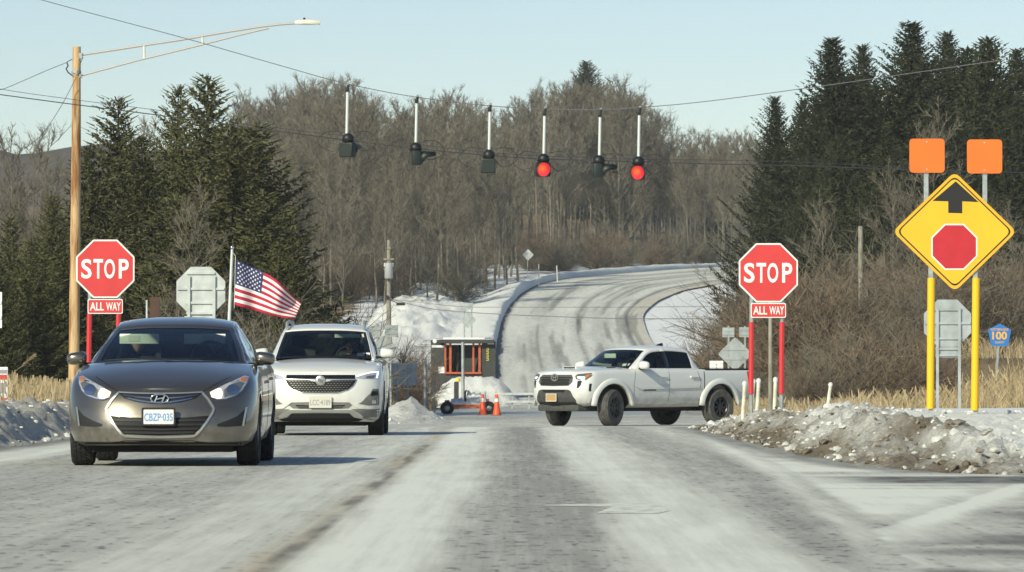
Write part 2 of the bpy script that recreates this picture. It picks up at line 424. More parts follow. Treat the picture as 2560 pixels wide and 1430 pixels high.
def cover(x, d, z=0):
    c = 0.0
    if x > 7.5: c = max(c, 1.0 * sstep(7.8, 9.5, x) * sstep(94, 104, d) * (1 - sstep(200, 235, d)))
    if x < -6: c = max(c, 0.75 * sstep(-6.5, -8.5, x) * sstep(70, 95, d) * (1 - sstep(300, 340, d)))
    c = max(c, lerp(0.40, 0.9, sstep(560, 620, d)) * sstep(425, 480, d))
    if x < -8: c = max(c, 0.7 * sstep(-8, -14, x) * sstep(280, 360, d))
    if d > 240 and x < 0: c = max(c, 0.34 * sstep(250, 290, d))
    return c
xs = sorted(set([round(i * 1.0, 2) for i in range(-44, 61)] + [s * (44 + 6.0 * k ** 1.75) for k in range(1, 36) for s in (-1, 1)]))
ds = [-60, -20, 0] + [i * 4.0 for i in range(1, 142)] + [566 + 8 * k ** 1.55 for k in range(1, 66)]
def ground_mat():
    m, t, b = new_mat('snow_and_litter')
    at = t.nodes.new('ShaderNodeAttribute'); at.attribute_name = 'cover'
    tc = t.nodes.new('ShaderNodeTexCoord')
    n1 = t.nodes.new('ShaderNodeTexNoise'); n1.inputs['Scale'].default_value = 0.45; n1.inputs['Detail'].default_value = 8; n1.inputs['Roughness'].default_value = 0.65
    t.links.new(tc.outputs['Object'], n1.inputs['Vector'])
    ad = t.nodes.new('ShaderNodeMath'); ad.operation = 'ADD'; t.links.new(at.outputs['Fac'], ad.inputs[0]); t.links.new(n1.outputs['Fac'], ad.inputs[1])
    rp = t.nodes.new('ShaderNodeValToRGB'); rp.color_ramp.elements[0].position = 0.86; rp.color_ramp.elements[1].position = 1.0
    rp.color_ramp.elements[0].color = (0.80, 0.81, 0.82, 1); rp.color_ramp.elements[1].color = (0.20, 0.15, 0.095, 1)
    t.links.new(ad.outputs[0], rp.inputs[0])
    n2 = t.nodes.new('ShaderNodeTexNoise'); n2.inputs['Scale'].default_value = 2.2; n2.inputs['Detail'].default_value = 8
    t.links.new(tc.outputs['Object'], n2.inputs['Vector'])
    mx = t.nodes.new('ShaderNodeMix'); mx.data_type = 'RGBA'; mx.blend_type = 'MULTIPLY'; mx.inputs[0].default_value = 0.5
    rp2 = t.nodes.new('ShaderNodeValToRGB'); rp2.color_ramp.elements[0].color = (0.55, 0.55, 0.55, 1); rp2.color_ramp.elements[0].position = 0.3; rp2.color_ramp.elements[1].position = 0.6
    t.links.new(n2.outputs['Fac'], rp2.inputs[0]); t.links.new(rp.outputs[0], mx.inputs[6]); t.links.new(rp2.outputs[0], mx.inputs[7])
    t.links.new(mx.outputs[2], b.inputs['Base Color'])
    b.inputs['Roughness'].default_value = 0.85; b.inputs['Specular IOR Level'].default_value = 0.2
    bp = t.nodes.new('ShaderNodeBump'); bp.inputs['Strength'].default_value = 0.6; bp.inputs['Distance'].default_value = 0.25
    t.links.new(n1.outputs['Fac'], bp.inputs['Height']); t.links.new(bp.outputs[0], b.inputs['Normal'])
    return m
M['ground'] = ground_mat()
g = grid_mesh('ground', len(xs), len(ds), lambda i, j: (xs[i], ds[j], T(xs[i], ds[j])), 'ground', attr=lambda x, y, z: cover(x, y))
tag(g, 'snow covered ground with brown litter and dry grass', None, kind='structure')

# distant ridges
M['ridge'] = mat('distant_wooded_ridge', (0.10, 0.085, 0.075), 1.0, var=0.4, vscale=0.02)
def ridge(name, d0, fn, x0, x1, n, label, depth=900):
    def f(i, j):
        x = lerp(x0, x1, i / (n - 1)); k = j / 5
        h = fn(x) * math.sin(k * math.pi / 2) + 2.0 * fbm(x / 14.0, k * 9, d0, 4) * (k > 0)
        return (x, d0 + depth * k, 20 + h)
    tag(grid_mesh(name, n, 6, f, 'ridge'), label, None, kind='structure')
ridge('hills', 1150, lambda x: 31 + 5 * fbm(x / 90.0, 0.3, 2.0, 4), -420, 420, 400, 'far wooded ridge on the horizon', 60)
ridge('hills', 820, lambda x: 22 + 5 * fbm(x / 60.0, 0.7, 6.0, 5), -300, 300, 400, 'nearer wooded hillside behind the bare woods', 60)

# ------------------------------------------------------------------ roads
PROF = [(-7, .30), (-5.6, .55), (-5.1, .85), (-4.7, .30), (-4.0, .20), (-3.3, .30), (-2.9, .40), (-2.3, .22), (-1.75, .50), (-1.4, .66), (-1.15, .40), (-1.0, .45), (-.82, 1.0), (-.45, .92), (-.18, .30), (.1, .08), (.42, .10), (.60, .62), (.95, .95), (1.2, .72), (1.6, .22), (2.1, .26), (2.45, .60), (2.75, .55), (4.0, .5), (9, .5)]
def road_attr(x, d):
    wob = 0.10 * fbm(x * 0.7, d * 0.10, 3.0) + 0.05 * fbm(x * 3, d * 0.25, 8.0)
    s_ = interp(PROF, x + wob)
    s_ += 0.16 * fbm(x * 2.2, d * 0.045, 11.0) + 0.12 * fbm(x * 7, d * 0.12, 13.0, 3)
    if d > 85: s_ = lerp(s_, 0.42 + 0.22 * fbm(x * 0.6, d * 0.16, 21.0), sstep(85, 104, d))
    dark = 0.0; tan = 0.0
    left = interp([(20, 1.75), (27, 2.0), (43, 2.46), (88, 3.2)], d)
    right = 2.0 + (d - 27) * 0.165
    if 20 < d < 92:
        if x > left - 0.05:
            e = sstep(left - 0.05, left + 0.1, x)
            if x < right:
                v = 1.02 + 0.25 * fbm(x * 0.35, d * 0.9, 31.0)
                v -= 0.55 * sstep(0.05, 0.4, fbm(x * 0.18, d * 0.75, 35.0)) * sstep(33, 38, d)
                s_ = lerp(s_, v, e * sstep(right, right - 0.35, x))
            else:
                s_ = lerp(s_, 0.34 + 0.5 * fbm(x * 0.4, d * 0.30, 41.0), sstep(right + .15, right + 0.35, x)); dark = max(dark, 0.75 * sstep(-0.1, 0.25, fbm(x * 0.35, d * 0.42, 44.0)) * sstep(right + .2, right + .8, x)); s_ += 0.5 * math.exp(-((x - right - .1) / .16) ** 2)
        # dark meltwater band along the foot of the snow bank
        xl = bank_left(d)
        dark = max(dark, 0.75 * sstep(xl - 0.55, xl - 0.15, x) * (d > 43))
        dd = d - 40.2 - 0.25 * fbm(x * 0.5, 0, 3)
        dark = max(dark, 1.0 * sstep(2.0, 1.0, abs(dd)) * sstep(2.2, 3.2, x))
        # salt ridge line of the lane edge
        s_ += 0.35 * math.exp(-((x - left + 0.16) / 0.10) ** 2) - .12 * math.exp(-((x - left + 0.42) / 0.10) ** 2)
    xc = x + 1.03 + 0.04 * fbm(d * 0.12, 1.0, 0.0)
    tan = 0.75 * math.exp(-((xc + 0.02 + .05 * fbm(x * 2, d * .2, 4)) / 0.11) ** 2) * (1 - sstep(75, 100, d)) * clamp(.6 + .8 * fbm(x * 4, d * .15, 6))
    if d < 62:
        dark = max(dark, 0.95 * math.exp(-((xc - 0.01) / 0.05) ** 2) * clamp(0.75 + 1.5 * fbm(d * 0.35, 5.0, x * 8)))
    if x < -5.4 and d < 110: dark = max(dark, 0.8 * sstep(-5.5, -5.9, x + 0.1 * fbm(d * 0.3, 2, 0)))
    # gloss and darkening added far off, imitating mirage reflections on the road
    mirage_gloss = 0.0
    if d > 135: mirage_gloss = sstep(135, 160, d) * clamp(0.5 + 0.9 * fbm(x * 0.12, d * 0.12, 51.0)); dark = max(dark, 0.7 * mirage_gloss)
    return clamp(s_, 0, 1.3), clamp(dark), clamp(tan), mirage_gloss
def bank_left(d): return interp([(40.2, 7.0), (41.2, 4.6), (43.0, 3.75), (46, 3.3), (52, 3.1), (70, 3.05), (88, 3.15), (95, 3.4)], d)
def road_mat(name):
    m, t, b = new_mat(name)
    N = t.nodes.new
    def attr(n):
        a = N('ShaderNodeAttribute'); a.attribute_name = n; return a.outputs['Fac']
    tc = N('ShaderNodeTexCoord')
    def nz(scale, detail=4, st=None, rough=0.6):
        n = N('ShaderNodeTexNoise'); n.inputs['Scale'].default_value = scale; n.inputs['Detail'].default_value = detail; n.inputs['Roughness'].default_value = rough
        if st:
            mp = N('ShaderNodeMapping'); mp.inputs['Scale'].default_value = st; t.links.new(tc.outputs['Object'], mp.inputs[0]); t.links.new(mp.outputs[0], n.inputs['Vector'])
        else: t.links.new(tc.outputs['Object'], n.inputs['Vector'])
        return n.outputs['Fac']
    def ramp(f, stops):
        r = N('ShaderNodeValToRGB'); e = r.color_ramp.elements
        while len(e) < len(stops): e.new(0.5)
        for k, (p, c) in enumerate(stops): e[k].position = p; e[k].color = (*c, 1)
        t.links.new(f, r.inputs[0]); return r.outputs[0]
    def mix(f, a, c, mode='MIX'):
        x = N('ShaderNodeMix'); x.data_type = 'RGBA'; x.blend_type = mode
        if isinstance(f, float): x.inputs[0].default_value = f
        else: t.links.new(f, x.inputs[0])
        for s_, v in ((6, a), (7, c)):
            if isinstance(v, tuple): x.inputs[s_].default_value = (*v, 1)
            else: t.links.new(v, x.inputs[s_])
        return x.outputs[2]
    def math_(op, a, c):
        x = N('ShaderNodeMath'); x.operation = op; x.use_clamp = True
        for k, v in ((0, a), (1, c)):
            if isinstance(v, (int, float)): x.inputs[k].default_value = v
            else: t.links.new(v, x.inputs[k])
        return x.outputs[0]
    def mad(f, c, k): 
        x = N('ShaderNodeMath'); x.operation = 'SUBTRACT'; t.links.new(f, x.inputs[0]); x.inputs[1].default_value = c
        y = N('ShaderNodeMath'); y.operation = 'MULTIPLY'; t.links.new(x.outputs[0], y.inputs[0]); y.inputs[1].default_value = k; return y.outputs[0]
    def add(a, c):
        x = N('ShaderNodeMath'); x.operation = 'ADD'; t.links.new(a, x.inputs[0]); t.links.new(c, x.inputs[1]); return x.outputs[0]
    salt = add(attr('salt'), mad(nz(3.0, 6, (1, .16, 1)), 0.5, 0.7))
    salt = add(salt, mad(nz(14.0, 8, (1, .016, 1), .75), 0.5, 1.0))      # fine lengthwise streaks left by tyres
    salt = add(salt, mad(nz(20.0, 6, (1, .5, 1), .8), 0.5, 0.75))      # grain
    salt = math_('ADD', salt, 0.0)
    asphalt = ramp(nz(30, 5), [(0.3, (0.262, 0.260, 0.232)), (0.7, (0.375, 0.371, 0.334))])
    col = mix(salt, asphalt, (0.76, 0.76, 0.69))
    col = mix(attr('tan'), col, mix(0.75, col, (0.50, 0.39, 0.24)))
    pits = ramp(nz(11, 3, (1.0, .45, 1), .5), [(0.60, (0, 0, 0)), (0.64, (1, 1, 1))])
    pits = math_('MULTIPLY', pits, ramp(salt, [(0.25, (1, 1, 1)), (0.62, (0, 0, 0))]))
    pits = math_('MULTIPLY', pits, 0.95)
    col = mix(pits, col, (0.085, 0.085, 0.085))
    dk = math_('MULTIPLY', attr('dark'), math_('ADD', nz(4, 4, (1, .3, 1)), 0.35))
    col = mix(dk, col, (0.075, 0.07, 0.065))
    t.links.new(col, b.inputs['Base Color'])
    rg = math_('SUBTRACT', 0.8, math_('MULTIPLY', attr('mirage_gloss'), 0.62)); t.links.new(rg, b.inputs['Roughness'])
    b.inputs['Specular IOR Level'].default_value = 0.25
    bp = N('ShaderNodeBump'); bp.inputs['Strength'].default_value = 0.35; bp.inputs['Distance'].default_value = 0.01
    t.links.new(nz(45, 4), bp.inputs['Height']); t.links.new(bp.outputs[0], b.inputs['Normal'])
    return m
M['road'] = road_mat('salted_asphalt')
def road_sheet(name, xs_, ds_, zf, af, label, xf=None):
    nu, nv = len(xs_), len(ds_)
    pos = [((xf(i, j) if xf else xs_[i]), ds_[j]) for j in range(nv) for i in range(nu)]
    o = grid_mesh(name, nu, nv, lambda i, j: (pos[j * nu + i][0], pos[j * nu + i][1], zf(*pos[j * nu + i])), 'road')
    at = [af(k % nu, k // nu, *p) for k, p in enumerate(pos)]
    for q, nm in enumerate(('salt', 'dark', 'tan', 'mirage_gloss')):
        a = o.data.attributes.new(nm, 'FLOAT', 'POINT'); a.data.foreach_set('value', [v[q] for v in at])
    tag(o, label, None, kind='structure'); return o
rx = [-7.6 + 0.05 * i for i in range(0, 321)]
rd = []; d_ = 6.0
while d_ < 165: rd.append(d_); d_ += 0.12 + d_ * 0.005
rd.append(165.0)
road_sheet('road', rx, rd, lambda x, d: zr(d), lambda i, j, x, d: road_attr(x, d), 'salt whitened two lane road running up to the crossing', xf=lambda i, j: rx[i] if rx[i] < 2 else 2 + (rx[i] - 2) * (road_right(rd[j]) - 2) / 6.4)
def cross_attr(i, j, x, d):
    mirage_gloss = sstep(135, 160, d) * clamp(0.5 + 0.9 * fbm(x * 0.12, d * 0.12, 51.0))  # same added gloss and darkening, standing in for the mirage
    return clamp(0.42 + 0.22 * fbm(x * 0.15, d * 0.16, 21.0)), 0.7 * mirage_gloss, 0, mirage_gloss
cd = [118 + 47 * k / 40 for k in range(41)]
road_sheet('cross_road', [-80 + 72.4 * k / 60 for k in range(61)], cd, lambda x, d: zr(d), cross_attr, 'grey crossing road on the left of the junction')
road_sheet('cross_road', [8.4 + 71.6 * k / 60 for k in range(61)], cd, lambda x, d: zr(d), cross_attr, 'grey crossing road on the right of the junction')
# far road climbing the hill: rows pair a left-edge distance with a right-edge distance
FR = [(165, 165), (182, 182), (200, 200), (230, 230), (270, 270), (310, 310), (350, 350), (400, 390), (430, 415), (460, 435), (480, 450), (500, 465), (515, 480), (535, 490)]
far_n = 220; far_u = 60
def far_pos(i, j):
    t = j / (far_n - 1) * (len(FR) - 1); k = list(range(len(FR)))
    dl = sinterp(list(zip(k, [a for a, b in FR])), t); dr = sinterp(list(zip(k, [b for a, b in FR])), t)
    u = -0.02 + 1.14 * i / (far_u - 1)
    a = Vector((sinterp(LEFT_E, dl), dl)); b = Vector((sinterp(RIGHT_E, dr), dr))
    p = a + (b - a) * u
    return p.x, p.y, u
def far_fn(i, j):
    x, d, u = far_pos(i, j); return (x, d, zr(d) + 0.03 + (0.0 if j else -0.03))
FP = [(-.05, .1), (.0, .12), (.03, .15), (.06, .62), (.16, .60), (.24, .34), (.32, .44), (.42, .58), (.52, .66), (.565, .50), (.60, .15), (.63, .62), (.70, .52), (.78, .34), (.86, .55), (.93, .62), (.965, .2), (.985, .12), (1.01, .6), (1.08, .55), (1.2, .5)]
fo = grid_mesh('far_road', far_u, far_n, far_fn, 'road')
fa = []
for j in range(far_n):
    for i in range(far_u):
        x, d, u = far_pos(i, j)
        s_ = interp(FP, u + 0.012 * fbm(d * 0.03, u * 3, 2.0)) + 0.2 * fbm(u * 7, d * 0.022, 17.0) + 0.14 * fbm(u * 20, d * 0.06, 19.0)
        dk = 0.85 * sstep(0.05, 0.015, u) + 0.7 * math.exp(-((u - 0.605) / 0.013) ** 2) * clamp(0.5 + fbm(d * 0.05, 3, 0)) + 0.85 * math.exp(-((u - 0.978) / 0.014) ** 2)
        dk += 0.55 * sstep(0.10, 0.40, fbm(u * 16, d * 0.016, 61.0)) * sstep(0.1, 0.2, u)
        s_ += 0.10
        mirage_gloss = (1 - sstep(180, 215, d)) * clamp(0.5 + 0.9 * fbm(x * 0.12, d * 0.12, 51.0))  # mirage-like gloss and darkening carried onto the start of the far road
        if d < 200: s_ = lerp(0.45, s_, sstep(175, 205, d)); dk = max(dk * sstep(175, 205, d), 0.7 * mirage_gloss)
        tn = 0.8 * sstep(0.985, 1.02, u) * (0.5 + 0.5 * fbm(d * .06, 1, 1))
        fa.append((clamp(s_), clamp(dk), clamp(tn), mirage_gloss))
for q, nm in enumerate(('salt', 'dark', 'tan', 'mirage_gloss')):
    a = fo.data.attributes.new(nm, 'FLOAT', 'POINT'); a.data.foreach_set('value', [v[q] for v in fa])
tag(fo, 'far road climbing the hill and bending right', None, kind='structure')

# worn painted turn arrow
M['worn_paint'] = mat('worn_road_paint', (0.74, 0.74, 0.66), 0.8, col2=(0.40, 0.40, 0.36), vscale=9, vlo=0.46, vhi=0.66)
def flat_poly(name, pts, z, material, label):
    mb = MB(); tri = tessellate_polygon([[Vector((p[0], p[1], 0)) for p in pts]])
    mb.add([(p[0], p[1], z) for p in pts], [tuple(t) for t in tri]); o = mb.build(name, material)
    for p in o.data.polygons: pass
    tag(o, label, None, kind='structure'); return o
flat_poly('road_marking', [(0.13, 31.9), (0.60, 32.35), (0.92, 32.6), (1.00, 32.0), (0.98, 30.6), (0.88, 29.9), (0.52, 30.0), (0.64, 31.5)], 0.0025, 'worn_paint', 'worn white turn arrow on the right lane')

# ------------------------------------------------------------------ snow banks
def snow_mat(name, dirt, dark=(0.20, 0.165, 0.118), clean=(0.80, 0.80, 0.76), sc_=2.2):
    m, t, b = new_mat(name); N = t.nodes.new
    tc = N('ShaderNodeTexCoord'); n1 = N('ShaderNodeTexNoise'); n1.inputs['Scale'].default_value = sc_; n1.inputs['Detail'].default_value = 9; n1.inputs['Roughness'].default_value = 0.72
    t.links.new(tc.outputs['Object'], n1.inputs['Vector'])
    n3 = N('ShaderNodeTexNoise'); n3.inputs['Scale'].default_value = 22; n3.inputs['Detail'].default_value = 10; n3.inputs['Roughness'].default_value = 0.8; t.links.new(tc.outputs['Object'], n3.inputs['Vector'])
    bl = N('ShaderNodeMix'); bl.data_type = 'FLOAT'; bl.inputs[0].default_value = 0.62; t.links.new(n1.outputs['Fac'], bl.inputs[2]); t.links.new(n3.outputs['Fac'], bl.inputs[3])
    at = N('ShaderNodeAttribute'); at.attribute_name = 'cover'
    ad = N('ShaderNodeMath'); ad.operation = 'ADD'; t.links.new(bl.outputs[0], ad.inputs[0]); t.links.new(at.outputs['Fac'], ad.inputs[1])
    rp = N('ShaderNodeValToRGB'); e = rp.color_ramp.elements; e.new(0.5); e.new(0.6)
    for k, (p, c) in enumerate(((0.60, clean), (0.72, tuple(lerp(a, b_, .45) for a, b_ in zip(clean, dark))), (0.80, tuple(lerp(a, b_, .7) for a, b_ in zip(clean, dark))), (0.92, dark))): e[k].position = p; e[k].color = (*c, 1)
    mp = N('ShaderNodeMath'); mp.operation = 'ADD'; mp.inputs[1].default_value = dirt - 0.3; t.links.new(ad.outputs[0], mp.inputs[0])
    t.links.new(mp.outputs[0], rp.inputs[0]); t.links.new(rp.outputs[0], b.inputs['Base Color'])
    b.inputs['Roughness'].default_value = 0.8; b.inputs['Specular IOR Level'].default_value = 0.2
    n2 = N('ShaderNodeTexNoise'); n2.inputs['Scale'].default_value = 9; n2.inputs['Detail'].default_value = 12; n2.inputs['Roughness'].default_value = .75; t.links.new(tc.outputs['Object'], n2.inputs['Vector'])
    bp = N('ShaderNodeBump'); bp.inputs['Strength'].default_value = 0.9; bp.inputs['Distance'].default_value = 0.06
    t.links.new(n2.outputs['Fac'], bp.inputs['Height']); t.links.new(bp.outputs[0], b.inputs['Normal'])
    return m
M['snow_dirty'] = snow_mat('dirty_ploughed_snow', 0.475)
M['snow_grit'] = snow_mat('gritty_ploughed_snow', 0.47)
M['snow_plough'] = snow_mat('faintly_dirty_ploughed_snow', 0.36)
M['snow_clean'] = snow_mat('clean_snow', -0.02, dark=(0.3, 0.25, 0.2))
def heap(name, x0, x1, d0, d1, nx, nd, hf, material, label, dirt=None, clods=0, seed=1, lump=0.12, group=None, zbase=None, cover_fn=None, fine=0.0):
    rnd = random.Random(seed)
    zb = zbase or (lambda x, d: zr(d) if in_road(x, d) else T(x, d))
    def hh(x, d):
        e = hf(x, d)
        if e <= 0: return 0.0
        k = min(1.0, e / 0.12)
        v = noise.voronoi(Vector((x * 3.0, d * 1.5, seed)))[0]
        lum = (v[1] - v[0]) * 0.6 - 0.2
        v2 = noise.voronoi(Vector((x * 8.0, d * 4.0, seed + 3)))[0]
        lum2 = (v2[1] - v2[0]) - 0.3
        return max(0.0, e + k * (lump * lum * 1.2 + lump * 0.5 * lum2 + lump * fbm(x * 2.2, d * 1.1, seed, 5) + fine * fbm(x * 11, d * 5, seed + 9, 3)))
    mb = MB(); H = {}
    XS = [lerp(x0, x1, i / (nx - 1)) for i in range(nx)]; DS = [lerp(d0, d1, j / (nd - 1)) for j in range(nd)]
    for j, d in enumerate(DS):
        for i, x in enumerate(XS): H[i, j] = hh(x, d)
    idx = {}; cov = []
    def vid(i, j):
        if (i, j) not in idx:
            idx[i, j] = len(mb.v); x, d = XS[i], DS[j]
            mb.v.append((x, d, zb(x, d) + (H[i, j] if H[i, j] > 0 else -0.06)))
            cov.append(cover_fn(x, d, H[i, j]) if cover_fn else 0.0)
        return idx[i, j]
    for j in range(nd - 1):
        for i in range(nx - 1):
            if max(H[i, j], H[i + 1, j], H[i, j + 1], H[i + 1, j + 1]) > 0:
                mb.f.append((vid(i, j), vid(i + 1, j), vid(i + 1, j + 1), vid(i, j + 1))); mb.m.append(0)
    tries = 0
    while clods and tries < clods:
        tries += 1
        i = rnd.randrange(nx); j = rnd.randrange(nd)
        if not (0.0 < H[i, j] < 0.5): 
            if H[i, j] <= 0 or rnd.random() < 0.6: continue
        if seed == 5 and XS[i] > 4.7 and rnd.random() < .85: continue
        r = rnd.uniform(0.010, 0.036) * (1.9 if rnd.random() < 0.07 else 1)
        c = Vector((XS[i], DS[j], zb(XS[i], DS[j]) + H[i, j] + r * 0.3))
        bm = bmesh.new(); bmesh.ops.create_icosphere(bm, subdivisions=1, radius=r)
        q = rnd.random() * 50; o_ = len(mb.v)
        sx, sy, sz = rnd.uniform(.8, 1.5), rnd.uniform(.8, 1.5), rnd.uniform(.5, .9)
        bm.verts.index_update()
        for vv in bm.verts:
            n_ = 1 + 0.5 * noise.noise(vv.co / r * 1.3 + Vector((q, 0, 0))); mb.v.append(tuple(c + Vector((vv.co.x * sx, vv.co.y * sy, vv.co.z * sz)) * n_)); cov.append(q * .010 - .28 + (cover_fn(XS[i], DS[j], H[i, j]) if cover_fn else 0))
        for f in bm.faces: mb.f.append(tuple(v.index + o_ for v in f.verts)); mb.m.append(0)
        bm.free()
    o = mb.build(name, material, smooth=50)
    a = o.data.attributes.new('cover', 'FLOAT', 'POINT'); a.data.foreach_set('value', cov)
    tag(o, label, 'snow bank', group); return o
def bank_h(x, d):
    xl = bank_left(d) + 0.12 * fbm(d * 0.4, 1.0, 2.0)
    rise = sstep(xl, xl + 0.95, x)
    crest = interp([(40.2, 0.0), (41.5, 0.18), (45, .30), (52, .42), (58, .50), (64, .36), (70, .22), (76, .30), (82, .26), (88, .16), (93, 0.0)], d)
    crest *= 1 + 0.35 * fbm(x * 0.35, d * 0.09, 4.0)
    fall = lerp(1.0, 0.13, sstep(4.1, 5.1, x)) * (1 - sstep(7.0, 8.6, x))
    if d > 66: fall *= 1 - sstep(5.2, 6.6, x) * sstep(66, 74, d)
    return crest * rise * fall
def bank_cover(x, d, h):
    xl = bank_left(d)
    c = 0.14 * (1 - sstep(0.0, 0.25, h)) - 0.30 * sstep(xl + 1.15, xl + 1.9, x) - 0.30 * sstep(4.3, 4.9, x) * sstep(43, 47, d)
    c += 0.26 * math.exp(-((x - 4.15) / .45) ** 2 - ((d - 49.5) / 3.5) ** 2) + 0.18 * math.exp(-((x - 3.45) / .35) ** 2 - ((d - 66) / 6) ** 2)
    c += 0.14 * sstep(0.0, 0.45, fbm(x * 0.9, d * 0.22, 71.0)) - 0.14 * sstep(0.1, 0.4, fbm(x * 0.5, d * 0.1, 75.0))
    return c
heap('snow_bank', 2.9, 9.6, 40.0, 93.5, 190, 420, bank_h, 'snow_dirty', 'long grit covered ploughed snow bank on the right road edge', clods=9000, seed=5, lump=0.12, fine=0.05, cover_fn=bank_cover)
def lbank_h(x, d):
    xr = -5.95 - 0.12 * fbm(d * 0.35, 7.0, 1.0)
    return interp([(30, .30), (60, .42), (80, .40), (112, .30), (117, 0)], d) * sstep(xr, xr - 0.75, x) * (1 - 0.5 * sstep(-7.6, -9, x)) * (1 - sstep(-9.4, -10.4, x)) * (1 + .3 * fbm(x * .5, d * .2, 3))
heap('snow_bank', -10.6, -5.7, 38.0, 118.0, 90, 300, lbank_h, 'snow_grit', 'low gritty snow bank on the left road edge behind the grey sedan', clods=2600, seed=9, fine=0.05, cover_fn=lambda x, d, h: 0.08)
def b2_h(x, d):
    c = W(1020, 1000, 128); return 0.62 * math.exp(-((x - c.x) / 0.75) ** 2 - ((d - 128) / 5.0) ** 2) - 0.05
heap('snow_bank', -5.4, -0.8, 114, 142, 60, 80, b2_h, 'snow_dirty', 'small chunky snow pile just right of the white crossover', clods=260, seed=12)
def b3_h(x, d):
    c = W(1180, 960, 206); return 1.18 * math.exp(-(abs(x - c.x - 0.1) / 1.65) ** 4 - ((d - 207) / 3.2) ** 2) - 0.05
heap('snow_bank', -5.6, 1.8, 198, 216, 70, 60, b3_h, 'snow_clean', 'white snow mound in front of the dark booth', clods=120, seed=14)
# snow berm along the far road's left edge
def berm():
    n = 260; prof = [(-3.0, -0.05), (-2.2, 0.30), (-1.4, 0.62), (-0.7, 0.80), (-0.3, 0.86), (-0.16, 0.80), (-0.08, 0.40), (0.0, -0.03)]
    ls = [(d, sinterp(LEFT_E, d)) for d in [216 + (528 - 216) * k / (n - 1) for k in range(n)]]
    def f(i, j):
        d, x = ls[j]; d2, x2 = ls[min(n - 1, j + 1)]; d1, x1 = ls[max(0, j - 1)]
        t = Vector((x2 - x1, d2 - d1)).normalized(); nrm = Vector((t.y, -t.x))
        o, h = prof[i]; k = (0.62 + 0.40 * fbm(d * 0.05, i * 0.1, 3.0)) * sstep(214, 240, d)
        p = Vector((x, d)) + nrm * (o + 0.10 * fbm(d * 0.06, i * 0.2, 8.0))
        return (p.x, p.y, zr(p.y) + h * k + 0.10 * fbm(d * 0.45, i * 0.9, 2.0))
    o = grid_mesh('snow_bank', len(prof), n, f, 'snow_plough')
    tag(o, 'long snow berm along the left edge of the far climbing road', 'snow bank')
berm()
def rocks_h(x, d):
    e = sinterp(LEFT_E, d) - x
    return (0.50 + 0.75 * fbm(x * 0.35, d * 0.10, 5.0, 6)) * sstep(2.5, 4.5, e) * (1 - sstep(8.0, 10.5, e)) * sstep(300, 330, d) * (1 - sstep(425, 440, d)) - 0.12
heap('snow_bank', -11.5, 0.0, 296, 442, 70, 130, rocks_h, 'snow_dirty', 'lumpy snow ridge along the edge of the bare woods', seed=21, lump=0.10, fine=0.10, cover_fn=lambda x, d, h: -0.18)
